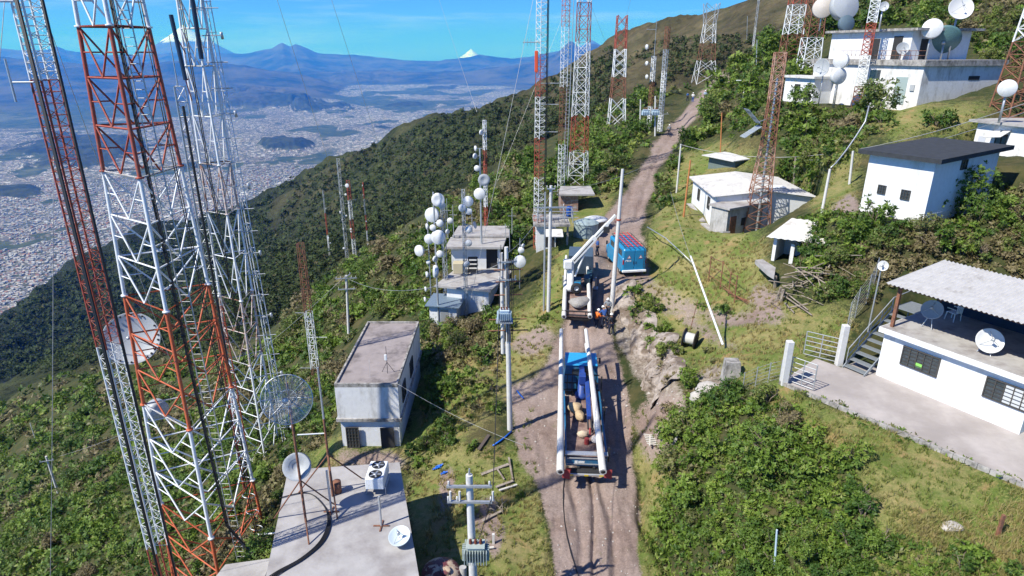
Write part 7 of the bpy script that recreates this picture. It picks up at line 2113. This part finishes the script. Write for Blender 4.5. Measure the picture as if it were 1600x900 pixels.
# brushwood pile and loose posts
rs = np.random.RandomState(5)
def sticks(label, centre, n, spread, ln, r, material, seed, name='wooden_stick', cat='stick', grp=None, hh=.5):
    rs = np.random.RandomState(seed)
    for i in range(n):
        c = centre + Vector((rs.randn() * spread[0], rs.randn() * spread[1], 0)); c.z = gz(c.x, c.y) + .06 + rs.rand() * hh
        a = rs.rand() * 3.1; d = Vector((math.cos(a), math.sin(a), rs.randn() * .18)).normalized() * ln * (.5 + rs.rand() * .6)
        o = MB().path([c - d / 2, c + Vector((0, 0, rs.rand() * .12)), c + d / 2], r * (.5 + rs.rand() * .8), 5).build(name, material); tag(o, label, cat, grp)
sticks('dry branch in the tangled brushwood pile between the thicket and the terrace', G(1250, 455), 38, (1.0, .8), 2.6, .035, BARE, 5, 'dry_branch', 'branch', 'branches of the brushwood pile', 1.0)
for i, (x, y, t) in enumerate(((1213, 470, 440), (1219, 474, 446), (1182 + 28, 452, 425))):
    b = G(x, y); o = MB().box(b + Vector((0, 0, .45)), (.13, .13, 1.1)).build('fence_post', WOOD); tag(o, ['leaning grey fence post left of the fallen rails', 'grey fence post beside the first one left of the fallen rails', 'farther grey fence post at the thicket edge'][i], 'post'); o.rotation_euler = (.1, .12 - .1 * i, 0)
for i, (x0, y0, x1, y1) in enumerate(((1218, 462, 1262, 488), (1222, 470, 1268, 496), (1230, 488, 1262, 478), (1226, 478, 1240, 492))):
    a_, b_ = G(x0, y0) + Vector((0, 0, .5 - .1 * i)), G(x1, y1) + Vector((0, 0, .15)); o = MB().tube(a_, b_, .05, .045, 6).build('fence_rail', WOOD); tag(o, 'fallen weathered rail beside the brushwood pile', 'rail', 'fallen fence rails')
# pallet-like rack and slabs at the right verge
p = G(1022, 690); rt = thing('wooden_pallet', 'small bleached slatted wooden pallet lying on the right verge', 'pallet', p)
for i in range(6):
    MB().box(p + Vector((0, -.45 + i * .18, .12)), (1.0, .07, .03), (Vector((.97, -.22, 0)), Vector((.22, .97, 0)), Vector((0, 0, 1)))).build('slat', mat('bleached wood', (.58, .55, .50), .9), rt)
for x in (-.25, .2): MB().box(p + Vector((x, 0, .06)), (.08, 1.0, .09), (Vector((.97, -.22, 0)), Vector((.22, .97, 0)), Vector((0, 0, 1)))).build('bearer', MATS['bleached wood'], rt)
o = MB().slab([G(1046, 705) + Vector((0, 0, .15)), G(1053, 700) + Vector((0, 0, .5)), G(1058, 688) + Vector((0, 0, .55)), G(1055, 685) + Vector((0, 0, .3))], .1).build('stone_slab', CONCL); tag(o, 'pale flat stone slab leaning at the thicket edge near the pallet', 'slab')
# planks and rubbish left of the track
for i, (x0, y0, x1, y1, mt_, w) in enumerate(((752, 745, 795, 728, WOOD, .2), (775, 765, 802, 754, WOOD, .16), (780, 770, 808, 760, mat('bleached wood', (.58, .55, .50)), .12), (795, 718, 801, 752, WOOD, .1), (754, 818, 786, 800, WOOD, .14), (748, 706, 764, 682, mat('dark timber', (.09, .07, .06), .9), .2), (776, 735, 788, 752, WOOD, .08), (750, 862, 772, 858, MATS['bleached wood'], .1))):
    a_, b_ = G(x0, y0) + Vector((0, 0, .16)), G(x1, y1) + Vector((0, 0, .12)); d = (b_ - a_); u = d.normalized(); v_ = Vector((-u.y, u.x, 0)).normalized()
    o = MB().box((a_ + b_) / 2, (d.length, w, .06), (u, v_, u.cross(v_)), .008).build('plank', mt_); tag(o, 'weathered plank dropped in the dry grass left of the track', 'plank', 'loose planks left of the track')
for i, (x, y, h) in enumerate(((771, 850, .6), (736, 760, 0))):
    if h: b = G(x, y); o = MB().box(b + Vector((0, 0, h / 2)), (.12, .12, h)).build('short_post', POLEC); tag(o, 'short pale stake right of the foreground transformer', 'post')
sticks('twisted grey root in the heap of loose twigs left of the track', G(772, 795), 16, (.35, .35), .9, .018, BARE, 9, 'twig', 'twig', 'twigs heaped left of the track', .2)
TARP = mat('bright blue plastic sheet', (.01, .14, .62), .5)
def rag(cpx, r, label, material, seed, nm='plastic_sheet', cat='plastic sheet'):
    rs = np.random.RandomState(seed); c = G(*cpx); n = 9
    vs = []; 
    for i in range(n):
        for j in range(n):
            x, y = (i / (n - 1) - .5) * 2, (j / (n - 1) - .5) * 2; vs.append(Vector((c.x + x * r[0] + rs.randn() * .03 + y * .1, c.y + y * r[1] + rs.randn() * .03, 0)))
    for v in vs: v.z = gz(v.x, v.y) + .06 + rs.rand() * .10
    fs = [(i * n + j, (i + 1) * n + j, (i + 1) * n + j + 1, i * n + j + 1) for i in range(n - 1) for j in range(n - 1) if rs.rand() > .12]
    m_ = MB().add(vs, fs).build(nm, material); md = m_.modifiers.new('Solidify', 'SOLIDIFY'); md.thickness = .01; tag(m_, label, cat)
rag((684, 732), (.24, .16), 'torn blue plastic sheet on the bare patch right of the roof', TARP, 3)
rag((694, 741), (.12, .06), 'small scrap of blue plastic just below the larger sheet', TARP, 4)
wire([G(770, 698) + Vector((0, 0, .08)), G(780, 692) + Vector((0, 0, .1)), G(790, 684) + Vector((0, 0, .08)), G(799, 676) + Vector((0, 0, .1))], .06, 'crumpled strip of blue plastic at the foot of the tall pole', 'blue_strip', 'plastic strip', None, TARP)
wire([G(808, 612) + Vector((0, 0, .08)), G(812, 618) + Vector((0, 0, .1)), G(818, 624) + Vector((0, 0, .08))], .06, 'short blue plastic strip on the dirt beside the track', 'blue_strip', 'plastic strip', None, TARP)
# long dark hose on the track
pts = [G(x, y) + Vector((0, 0, .04)) for x, y in ((886, 728), (882, 745), (880, 765), (880, 790), (882, 815), (886, 840), (892, 865), (900, 890), (908, 915))]
wire(pts, .022, 'dark hose lying along the left wheel rut of the track', 'hose', 'hose')
# peeling round tank at the bottom
RUSTT = mat('peeling maroon paint', (.16, .045, .05), .5, var=.3, scale=1.5, col2=(.55, .42, .30), edge=(.50, .53), detail=8)
c = onz(689, 893, -21.3); rt = thing('round_metal_tank', 'round tank with peeling maroon paint and a hatch at the bottom edge', 'tank', Vector((c.x, c.y, gz(c.x, c.y))))
MB().lathe(c, (0, 0, 1), [(.85, -1.3), (.86, -.05), (.82, .05), (.55, .22), (.2, .30), (0, .31)], 32).build('body', RUSTT, rt)
MB().lathe(c + Vector((.22, -.25, .22)), (0, 0, 1), [(.24, -.1), (.24, .12), (.2, .14), (0, .14)], 20).build('hatch', RUSTT, rt)
MB().tube(c + Vector((.95, -.1, -1)), c + Vector((.95, .1, .15)), .16, .16, 12).build('side_pipe', GREYW, rt)
# wire mesh fence by the left gate pillar
rt = thing('wire_fence', 'sagging wire mesh fence on thin posts left of the gate pillar', 'fence', G(1190, 600))
fa = [G(x, y) for x, y in ((1160, 612), (1180, 604), (1200, 598), (1218, 594))]
for b in fa: MB().tube(b, b + Vector((0, 0, 1.15)), .03, .03, 5).build('post', GALV, rt)
m_ = MB()
for t in np.linspace(.1, 1.1, 6): m_.path([b + Vector((0, 0, t)) for b in fa], .008, 3)
m_.build('mesh', GALV, rt)
rt = thing('bank_fence', 'wire mesh fence climbing beside the steel stairs behind the gate', 'fence', G(1340, 520))
fa = [aty(1322, 520, 33.5), aty(1335, 500, 34.5), aty(1352, 480, 35.5), aty(1362, 462, 36.5)]
for b in fa:
    b.z = gz(b.x, b.y); MB().tube(b, b + Vector((0, 0, 1.9)), .03, .03, 5).build('post', GALV, rt)
m_ = MB()
for t in np.linspace(.1, 1.9, 9): m_.path([b + Vector((0, 0, t)) for b in fa], .008, 3)
m_.build('mesh', GALV, rt)
# overhead lines
def line(a, b, s, label, grp=None, r=.02, nm='overhead_line'): wire(sag(a, b, s, 16), r, label, nm, 'cable', grp, WIRE)
JT = aty(1640, 148, 44); MID = aty(1243, 245, G(1240, 302).y); WP = aty(1064, 226, G(1057, 301).y)
line(JT, MID, .8, 'pale overhead line from the right edge down to the grey post by the cottage', None, .025)
line(MID, WP, .5, 'pale overhead line passing over the cottage roof to the whitewashed pole', None, .022)
line(JT - Vector((0, 0, .6)), MID - Vector((0, 0, .3)), 1.1, 'lower of the two lines crossing in front of the black roofed house', None, .018)
line(WP, aty(861, 300, G(857, 486).y), .9, 'line from the whitewashed pole to the pale pole by the crane truck', None, .014)
line(tpb - Vector((0, 0, .6)), tpa - Vector((0, 0, .4)), .6, 'line between the pale pole and the tall transformer pole', None, .014)
line(tpa - Vector((0, 0, .8)), tpe - Vector((0, 0, .3)), 1.6, 'line from the tall transformer pole to the crossarm pole over the block house', None, .014)
line(tpe, aty(92, 713, G(92, 773).y), 3.0, 'line from the crossarm pole down over the left slope', None, .014)
line(aty(841, -40, G(841, 388).y), aty(735, 470, 50), .2, 'guy wire from the middle mast down to the brush', 'guy wires of the middle masts', .014, 'guy_wire')
line(aty(680, -20, 150), aty(745, 175, 64.5), .2, 'guy wire of the thin roof mast', 'guy wires of the middle masts', .014, 'guy_wire')
for k, (a, b) in enumerate((((515, -10, 60), (640, 372, 88)), ((430, -10, 55), (560, 395, 120)), ((905, -40, 95), (1000, 200, 110)), ((905, -40, 95), (770, 300, 84)), ((990, -20, 120), (940, 180, 150)))):
    line(aty(a[0], a[1], a[2]), aty(*b), .2, 'thin guy wire crossing the sky towards the middle masts', 'guy wires crossing the sky', .016, 'guy_wire')
line(aty(1079, 402, G(1140, 546).y + 4.8), aty(1048, 300, 60), .2, 'thin rope from the top of the leaning white pipe up the slope', None, .012, 'rope')
line(bB.pt(3.9, .0, -19.2), G(830, 700), .3, 'thin cable from the block house corner to the verge', 'cables of the block house', .012, 'thin_cable')
line(bB.pt(2.2, .0, -21.8), bB.pt(1.9, 1.5, -18.3), .05, 'thin stay of the aerial on the block house roof', None, .01, 'thin_cable')
b = bB.pt(3.0, 1.6, -19.32); rt = thing('roof_aerial', 'thin black aerial with a white panel on the block house roof', 'aerial', b)
MB().tube(b, b + Vector((0, 0, 1.9)), .02, .015, 5).build('pole', CABLE, rt); MB().box(b + Vector((-.05, -.05, 1.15)), (.16, .08, .4), None, .02).build('panel', WHTP, rt)
for x in (.4, -.4): MB().tube(b + Vector((x, .2, 0)), b + Vector((0, 0, .8)), .015, .015, 4).build('leg', CABLE, rt)

# ---- rock face of the cutting, right of the parked trucks
ys = np.linspace(33.6, 50.5, 110); nt_ = 34
gv = []
for yy in ys:
    xc = 9.3 + .6 * math.sin(yy * .35) + .35 * math.sin(yy * 1.3)
    zb, zt0 = gz(xc - 1.2, yy) - .35, gz(xc + 1.7, yy) + .02
    for j in range(nt_):
        t = j / (nt_ - 1)
        gv.append((xc - .75 + 1.9 * t ** 1.7, yy, zb + (zt0 - zb) * min(1, 1.12 * t ** .62)))
gv = np.array(gv)
T_ = np.tile(np.linspace(0, 1, nt_), len(ys)); amp = np.sin(T_ * math.pi) ** .5
n_a = wave_noise(gv[:, 1], gv[:, 2] * 1.2, 71, 5, .55, .6, True); n_b = wave_noise(gv[:, 1] * 1.2, gv[:, 2] * .8, 72, 4, 2.4, .6, True)
gv[:, 0] += amp * ((n_a - .6) * 1.3 + (n_b - .5) * .45); gv[:, 1] += amp * (n_b - .5) * .3; gv[:, 2] += amp * (n_b - .5) * .18
idx = np.arange(len(gv)).reshape(len(ys), nt_)
me = bpy.data.meshes.new('rock_face'); np_mesh(me, gv, np.stack([idx[:-1, :-1].ravel(), idx[:-1, 1:].ravel(), idx[1:, 1:].ravel(), idx[1:, :-1].ravel()], 1), False)
me.materials.append(mat('pale cut rock', (.36, .31, .275), .95, var=.35, scale=.9, col2=(.17, .13, .10), edge=(.46, .58), bump=.6, bscale=5))
rf = bpy.data.objects.new('rock_face', me); COL.objects.link(rf); tag(rf, kind='structure')
# ------------------------------------------------------------------ vegetation
KP = np.array(KEEP)
def clear_of(x, y, r):
    d2 = (KP[:, 0] - x) ** 2 + (KP[:, 1] - y) ** 2
    return bool(np.all(d2 > (KP[:, 2] * .8 + r * .55) ** 2))
def off_road(x, y, r):
    return abs(x - np.interp(y, RY, RX)) > np.interp(y, [0, 60, 80, 170], [2.6, 1.9, 1.5, 1.6]) + r * .6
Z_LEFT = [(-60,600),(100,585),(200,560),(330,545),(430,535),(520,545),(545,600),(545,700),(470,715),(440,800),(420,880),(330,905),(330,960),(-60,960)]
Z_MID = [(430,545),(450,480),(490,425),(560,392),(640,345),(700,292),(760,255),(830,225),(838,300),(830,385),(800,420),(790,450),(780,540),(700,560),(655,520),(650,500),(570,500),(530,560)]
Z_NEARB = [(650,520),(700,500),(790,485),(790,555),(740,580),(700,640),(660,640),(655,560)]
Z_WESTPATH = [(838,330),(850,270),(900,205),(960,165),(1000,140),(1060,128),(1095,118),(1078,150),(1045,190),(1020,225),(995,262),(975,295),(940,312),(900,318),(870,330)]
Z_EASTPATH = [(1040,262),(1062,230),(1095,190),(1110,150),(1140,120),(1150,95),(1200,62),(1245,60),(1250,120),(1262,165),(1325,200),(1290,240),(1255,262),(1225,225),(1180,215),(1120,212),(1075,240),(1055,285)]
Z_LEFTCOT = [(1012,268),(1045,262),(1060,290),(1050,330),(1020,330),(1010,300)]
Z_HILLTOP = [(1225,40),(1290,0),(1290,-40),(1660,-40),(1660,130),(1570,110),(1480,60),(1400,40),(1290,60),(1240,90)]
Z_STFRONT = [(1262,168),(1330,175),(1405,182),(1390,205),(1340,215),(1280,200)]
Z_MIDR = [(1215,262),(1290,215),(1350,205),(1345,232),(1300,262),(1270,300),(1240,330),(1215,300)]
Z_THICK = [(1215,390),(1235,350),(1300,338),(1345,335),(1400,345),(1445,345),(1480,330),(1560,300),(1640,290),(1660,420),(1600,440),(1560,430),(1480,410),(1385,435),(1365,470),(1300,470),(1245,430),(1235,400)]
Z_LOW = [(1035,650),(1080,615),(1140,612),(1205,598),(1240,640),(1290,690),(1345,735),(1375,790),(1360,860),(1370,960),(1015,960),(1018,860),(1030,760)]
Z_LOW2 = [(1370,840),(1470,850),(1560,870),(1660,850),(1660,960),(1370,960)]
Z_CLIFF = [(968,448),(1000,455),(1030,490),(1060,545),(1070,600),(1045,600),(1015,540),(985,490)]
Z_VERGE = [(642,640),(690,610),(700,690),(655,760),(640,880),(655,940),(650,960),(635,960),(628,760),(640,700)]
ZPX = [(Z_LEFT, 34, 'on the steep slope under the tall towers'), (Z_MID, 30, 'on the brushy slope behind the block house'), (Z_NEARB, 30, 'between the block house and the antenna station'),
       (Z_WESTPATH, 26, 'along the left side of the path'), (Z_EASTPATH, 30, 'on the bank right of the path'), (Z_LEFTCOT, 24, 'left of the cottage'), (Z_HILLTOP, 30, 'on the hill behind the transmitter station'),
       (Z_STFRONT, 24, 'in front of the transmitter station'), (Z_MIDR, 26, 'between the cottage and the black roofed house'), (Z_THICK, 34, 'in the thicket behind the porch building'),
       (Z_LOW, 40, 'in the big thicket below the lawn'), (Z_LOW2, 40, 'low on the lawn edge at the bottom right'), (Z_CLIFF, 22, 'on top of the rock cutting'), (Z_VERGE, 26, 'on the verge right of the block house')]
rsv = np.random.RandomState(77)
KINDS = [('leafy_shrub', 'bright leafy green', (.75, .0, -.3)), ('leafy_shrub', 'dark green', (.05, -.3, -.4)), ('olive_shrub', 'olive brown', (.25, .15, .25)), ('grey_shrub', 'dry greyish', (.35, .2, .75)), ('leafy_shrub', 'mid green', (.45, -.1, -.3))]
PROB = {'default': (.30, .22, .14, .04, .30), 'dry': (.16, .18, .34, .14, .18), 'green': (.44, .16, .06, .02, .32)}
n_ind = 0
for (poly, st, where) in ZPX:
    kind = 'dry' if poly is Z_MID else ('green' if poly in (Z_LEFT, Z_LOW, Z_LOW2, Z_THICK) else 'default')
    pts = scatter([poly], lambda py, s=st: s * (1.35 if py > 560 else 1.15), 100 + len(where))
    for (x, y, z, d, px, py) in pts:
        if py > 930 or px < -40 or px > 1640 or d > 190: continue
        rx = st / 1000 * d * (.42 + .38 * rsv.rand())
        rx = min(rx, 2.6)
        if not clear_of(x, y, rx) or not off_road(x, y, rx): continue
        k = rsv.choice(5, p=PROB[kind])
        fld_ = float(wave_noise(np.array([x]), np.array([y]), 66, 3, .11)[0])
        if fld_ > (.58 if poly is Z_MID else .64) and rsv.rand() < .75: k = 2 + (rsv.rand() < .35)
        nm, adj, tn = KINDS[k]
        tn = (tn[0] + rsv.randn() * .12, tn[1] + rsv.randn() * .1, tn[2] + rsv.randn() * .08)
        shrub(Vector((x, y, z - .1)), rx, rx * (.8 + (1.3 if poly in (Z_LOW, Z_THICK, Z_HILLTOP, Z_EASTPATH) else .8) * rsv.rand()), adj + ' bush ' + where, adj + ' bushes ' + where, tn, nm, 'shrub', dens=.95, leaf=max(.055, d * .0023) * (.6 + .85 * rsv.rand() ** 1.5) * (.62 if nm != 'leafy_shrub' else 1))
        n_ind += 1
print('individual shrubs', n_ind)
# a few large singled-out ones
def big(px, py, rx, rz, label, tone=(.6, 0, -.3), nm='leafy_shrub', cat='shrub', dens=1.0):
    p = G(px, py); return shrub(p - Vector((0, 0, .1)), rx, rz, label, None, tone, nm, cat, dens=dens, stems=7)
big(1372, 178, 2.4, 3.6, 'tall leafy small tree with reddish tips against the station front wall', (.35, .1, .3), 'small_tree', 'tree')
big(1492, 335, 2.3, 3.4, 'large rounded dark bush against the right wall of the black roofed house', (.2, -.2, -.3))
big(1462, 196, 1.5, 1.3, 'dark round bush on the grass below the station wing', (.1, -.2, -.3))
big(1074, 604, .95, 1.3, 'bright green bush at the edge of the rock cutting below the cable spool', (.8, 0, -.4))
big(1108, 548, .42, .32, 'small bluish green cushion plant near the cable spool', (.1, .0, .5), 'cushion_plant', 'plant')
big(1114, 565, .38, .24, 'second small bluish cushion plant, nearer the anchor block', (.1, .0, .5), 'cushion_plant', 'plant')
big(1100, 480, .5, .45, 'clump of weeds at the foot of the rusty barrier', (.6, .1, 0))
big(1136, 490, .9, .6, 'spreading dark weeds below the rusty barrier', (.2, .0, .1))
big(850, 500, .55, .6, 'small green bush at the foot of the pale concrete pole', (.6, 0, -.2))
big(1322, 205, 1.6, 1.6, 'pale grey flowering bush beside the bent conduit', (.4, .3, .9), 'grey_shrub')
big(772, 645, .6, .7, 'bush touching the foot of the tall transformer pole', (.5, 0, -.2))
big(740, 700, .45, .5, 'small bush below the tall transformer pole', (.5, 0, -.1))
big(735, 800, .42, .45, 'low bush behind the foreground transformer pole', (.5, 0, -.1))
big(812, 775, .3, .3, 'small green tuft bush by the loose planks', (.4, 0, -.1))
big(1290, 465, 1.1, .9, 'bush growing through the brushwood pile', (.3, .1, .3))
big(1130, 640, 1.5, 1.4, 'dark glossy bush at the top of the big thicket', (.15, -.2, -.4))
big(1085, 660, 1.3, 1.3, 'fern like bright bush at the upper left of the big thicket', (.8, 0, -.4))
big(1208, 720, 2.0, 1.7, 'widest leafy bush in the middle of the big thicket', (.6, -.1, -.3))
big(1060, 740, 1.3, 1.2, 'olive bush with brown tips on the left edge of the big thicket', (.2, .2, .5), 'olive_shrub')
# ---- undergrowth masses between the bushes
def mass(polys, step, seed, rlo, rhi, tones, zscale=.8, maxd=230):
    out = []
    for (x, y, z, d, px, py) in scatter(polys, lambda py: step, seed):
        if d > maxd: continue
        r = step / 1000 * d * (rlo + (rhi - rlo) * rsv.rand()); r = min(r, 1.8)
        if not clear_of(x, y, r) or not off_road(x, y, r): continue
        if rsv.rand() < .05: continue
        tn = tones[rsv.randint(len(tones))]
        if float(wave_noise(np.array([x]), np.array([y]), 66, 3, .11)[0]) + rsv.randn() * .04 > .62: tn = (.3, .25 + rsv.rand() * .2, .55 + rsv.rand() * .3)
        out.append((x, y, z, r, r * zscale * (.6 + .9 * rsv.rand()), tn))
    return out
TG = [(.7, 0, -.3), (.4, -.1, -.3), (.15, -.2, -.3), (.5, .2, .2)]
TD = [(.3, .2, .4), (.15, 0, .1), (.5, .3, .6), (.5, 0, -.2)]
sp1 = mass([Z_LEFT, [(-300,640),(-60,600),(-60,1040),(-300,1100)]], 17, 301, .5, 1.1, TG + TD[:2]); bulk('undergrowth', sp1, 'mixed green and brown undergrowth covering the steep slope under the towers', 'undergrowth', LEAF, .0026, .8)
sp2 = mass([Z_MID, Z_NEARB], 14, 302, .5, 1.1, TD + TG[:2]); bulk('undergrowth', sp2, 'olive and grey scrub covering the slope behind the block house', 'undergrowth', LEAF, .0026, .8)
sp3 = mass([Z_WESTPATH, Z_EASTPATH, Z_LEFTCOT, Z_HILLTOP, Z_STFRONT, Z_MIDR], 13, 303, .5, 1.1, TG + TD[:2]); bulk('undergrowth', sp3, 'dense leafy undergrowth on both banks of the path and round the station', 'undergrowth', LEAF, .0026, .8)
sp4 = mass([Z_THICK, Z_LOW, Z_LOW2, [(1660,0),(1800,0),(1800,420),(1660,420)], [(1015,960),(1660,960),(1700,1050),(1015,1050)]], 15, 304, .55, 1.15, TG + TG + TD[:2], .5); bulk('undergrowth', sp4, 'dense green undergrowth of the thickets behind and below the porch building', 'undergrowth', LEAF, .0022, 1.0)
sp5 = mass([Z_CLIFF, Z_VERGE, [(655,640),(780,560),(800,560),(760,640),(700,700)], [(1225,600),(1600,745),(1600,765),(1225,615)]], 13, 305, .3, .8, TG + TD[:1], .6); bulk('undergrowth', sp5, 'weeds and creepers along the verges, the rock cutting and the patio edge', 'undergrowth', LEAF, .0026, .8)
# ---- grass tufts
def tufts(spots, seed, k=.0030, nb=16):
    rs = np.random.RandomState(seed); vs, ts = [], []
    for (x, y, z, d, dry) in spots:
        n = nb; r = .10 + .12 * rs.rand(); h = (.06 + .12 * rs.rand()) * (1 + .5 * dry)
        a = rs.rand(n) * 6.283; q = rs.rand(n) * r; b = np.stack([x + np.cos(a) * q, y + np.sin(a) * q, np.full(n, z - .02)], 1)
        le = rs.randn(n, 3) * .35; le[:, 2] = 1; tip = b + le * h * (.6 + .8 * rs.rand(n))[:, None]
        w = max(.012, d * k * .22); s_ = np.stack([np.cos(a + 1.3), np.sin(a + 1.3), np.zeros(n)], 1) * w
        v = np.stack([b - s_, b + s_, tip + s_ * .35, tip - s_ * .35], 1)
        t = np.empty((n, 3)); t[:, 0] = np.clip(dry + rs.randn(n) * .25, 0, 1); t[:, 1] = np.clip(rs.rand(n) * .7 + .3 * dry, 0, 1); t[:, 2] = rs.rand(n) * .7
        vs.append(v.reshape(-1, 3)); ts.append(np.repeat(t, 4, 0))
    return vs, ts
gs = []
pts = scatter(GRASS_P[:8] + GRASS_P[10:13], lambda py: 8.5 if py > 480 else 7, 401)
nx = np.array([[p[0], p[1]] for p in pts]); dn = wave_noise(nx[:, 0], nx[:, 1], 61, 4, .30)
for p, dv_ in zip(pts, dn):
    if p[3] < 110 and clear_of(p[0], p[1], .1) and off_road(p[0], p[1], -.6) and rsv.rand() < .35 + 1.1 * abs(dv_ - .35):
        gs.append((p[0], p[1], p[2], p[3], float(np.clip((dv_ - .42) * 4, 0, 1))))
vs, ts = tufts(gs, 5); o = cloud_object('grass', vs, ts, STRAW); tag(o, 'patchy green and straw coloured grass tufts on the lawns and verges', 'grass', kind='stuff')
print('tufts', len(gs))
# stones on the track and verges
st_ = MB(); rs = np.random.RandomState(8)
for (x, y, z, d, px, py) in scatter([ROAD_P, ROCK_P[0], DIRT_P[0], DIRT_P[3]], lambda py: 13, 402):
    if rs.rand() < .35 or d > 70: continue
    r = .02 + .07 * rs.rand() ** 3 + (.08 * rs.rand() if 960 < px < 1060 and 440 < py < 640 else 0); c = Vector((x, y, z + r * .2)); u = Vector(rs.randn(3)).normalized(); v_, w_ = perp(u)
    pts6 = [c + u * r, c + v_ * r * .8, c + w_ * r * .7, c - v_ * r * .7, c - w_ * r * .8, c - u * r * .9]
    st_.add(pts6, [(0, 1, 2), (0, 2, 3), (0, 3, 4), (0, 4, 1), (5, 2, 1), (5, 3, 2), (5, 4, 3), (5, 1, 4)])
o = st_.build('gravel', MATS['pale rock']); tag(o, 'loose stones scattered over the dirt track and the rock cutting', 'gravel', kind='stuff')
# ---- woods on the far slopes
def woods(polys, step, seed, tones, rlo, rhi, label, mind=150, thin=0.0, nm='forest'):
    vs, ts = [], []; n = 0
    pts = scatter(polys, lambda py: step, seed)
    nx = np.array([[p[0], p[1]] for p in pts]); dn = wave_noise(nx[:, 0], nx[:, 1], seed, 4, 1 / 60.)
    for i, (x, y, z, d, px, py) in enumerate(pts):
        if d < mind or d > 2400 or dn[i] < thin: continue
        r = rlo + (rhi - rlo) * rsv.rand(); r = max(r, d * .0022)
        ls = max(.30, d * .0020)
        nl = int(np.clip(3.2 * r * r * 2 / (ls * ls), 10, 60))
        v, tn = leaf_cloud((x, y, z - .3), r, r * 1.1, nl, ls, tones[rsv.randint(len(tones))], 4, seed * 100 + i)
        vs.append(v); ts.append(tn); n += 1
    print(nm, n)
    o = cloud_object(nm, vs, ts, FARLEAF); tag(o, label, 'forest', kind='stuff')
woods([[(-40,520),(80,440),(160,400),(330,335),(420,315),(435,540),(330,550),(200,562),(-40,600)]], 8.0, 501, [(.05, -.3, -.2), (.2, -.1, -.1), (.0, -.3, -.3)], 3, 6, 'dark woods on the far lower slope towards the town')
woods([[(410,300),(500,262),(600,222),(700,178),(830,150),(900,108),(960,80),(985,105),(940,170),(880,215),(800,235),(700,300),(640,350),(540,400),(440,530)]], 8.5, 502, [(.3, -.1, -.1), (.5, .1, 0), (.15, -.2, -.2)], 1.8, 4.6, 'low woods and scrub covering the far face of the big hill', thin=.22)
woods([[(960,110),(1010,70),(1060,60),(1240,60),(1240,80),(1180,100),(1130,110),(1060,125),(1000,140),(960,160)]], 9, 503, [(.4, .2, .2), (.2, 0, 0)], 1.4, 2.6, 'scattered scrub on the brown flank of the big hill', thin=.42)
# ---- nearest streets of the town: the largest roofs one by one, the rest as one mass
x, y, z, wild = PLAIN
rs = np.random.RandomState(99)
cand = []
for i in range(26000):
    r = 2700 * math.exp(rs.rand() * .95); th = rs.uniform(-.86, -.05)
    cand.append((r * math.sin(th), r * math.cos(th)))
cand = np.array(cand)
ti = np.clip(((np.arctan2(cand[:, 0], cand[:, 1]) - rad(-60)) / (rad(50) - rad(-60)) * (ba - 1)).round().astype(int), 0, ba - 1)
ri = np.clip(((np.log(np.hypot(cand[:, 0], cand[:, 1])) - math.log(1900)) / (math.log(85000) - math.log(1900)) * (br - 1)).round().astype(int), 0, br - 1)
ci = ri * ba + ti
okm = wild[ci] < .3
cand = cand[okm]; cz_ = z[ci][okm]
HM = [mat('town render white', (.50, .48, .45), .9), mat('town render grey', (.34, .33, .33), .9), mat('town terracotta', (.36, .19, .13), .9)]
box_me = []
for m_i, mm in enumerate(HM):
    me = bpy.data.meshes.new('town_house'); bx = MB().box((0, 0, 3), (1, 1, 8)); me.from_pydata(bx.v, [], bx.f); me.materials.append(mm); box_me.append(me)
order = np.argsort(np.hypot(cand[:, 0], cand[:, 1]))
cnt = 0; vs, fs = [[], [], []], [[], [], []]
for j in order:
    X, Y = cand[j]; k = rs.choice(3, p=(.5, .34, .16)); w, l, a, hgt = rs.uniform(7, 15), rs.uniform(7, 13), rs.rand() * .5 + .4 * (int(X / 400) % 3), rs.uniform(.5, 1.3)
    if cnt < 260:
        o = bpy.data.objects.new('town_house', box_me[k]); COL.objects.link(o); o.location = (X, Y, cz_[j] - 1); o.rotation_euler = (0, 0, a); o.scale = (w, l, hgt)
        tag(o, 'tiny flat roofed town house at the near edge of the city far below', 'house', 'town houses at the near edge of the city'); cnt += 1; continue
    c, s = math.cos(a), math.sin(a); n0 = len(vs[k])
    for zz in (-1, 7 * hgt):
        for u, v in ((-1, -1), (1, -1), (1, 1), (-1, 1)): vs[k].append((X + c * u * w / 2 - s * v * l / 2, Y + s * u * w / 2 + c * v * l / 2, cz_[j] + zz))
    fs[k] += [(n0 + 4, n0 + 5, n0 + 6, n0 + 7), (n0, n0 + 1, n0 + 5, n0 + 4), (n0 + 1, n0 + 2, n0 + 6, n0 + 5), (n0 + 2, n0 + 3, n0 + 7, n0 + 6), (n0 + 3, n0, n0 + 4, n0 + 7)]
for k in range(3):
    me = bpy.data.meshes.new('city'); me.from_pydata(vs[k], [], fs[k]); me.materials.append(HM[k]); o = bpy.data.objects.new('city', me); COL.objects.link(o)
    tag(o, ['mass of white town buildings filling the valley', 'mass of grey town buildings filling the valley', 'mass of terracotta roofs filling the valley'][k], 'city', kind='stuff')
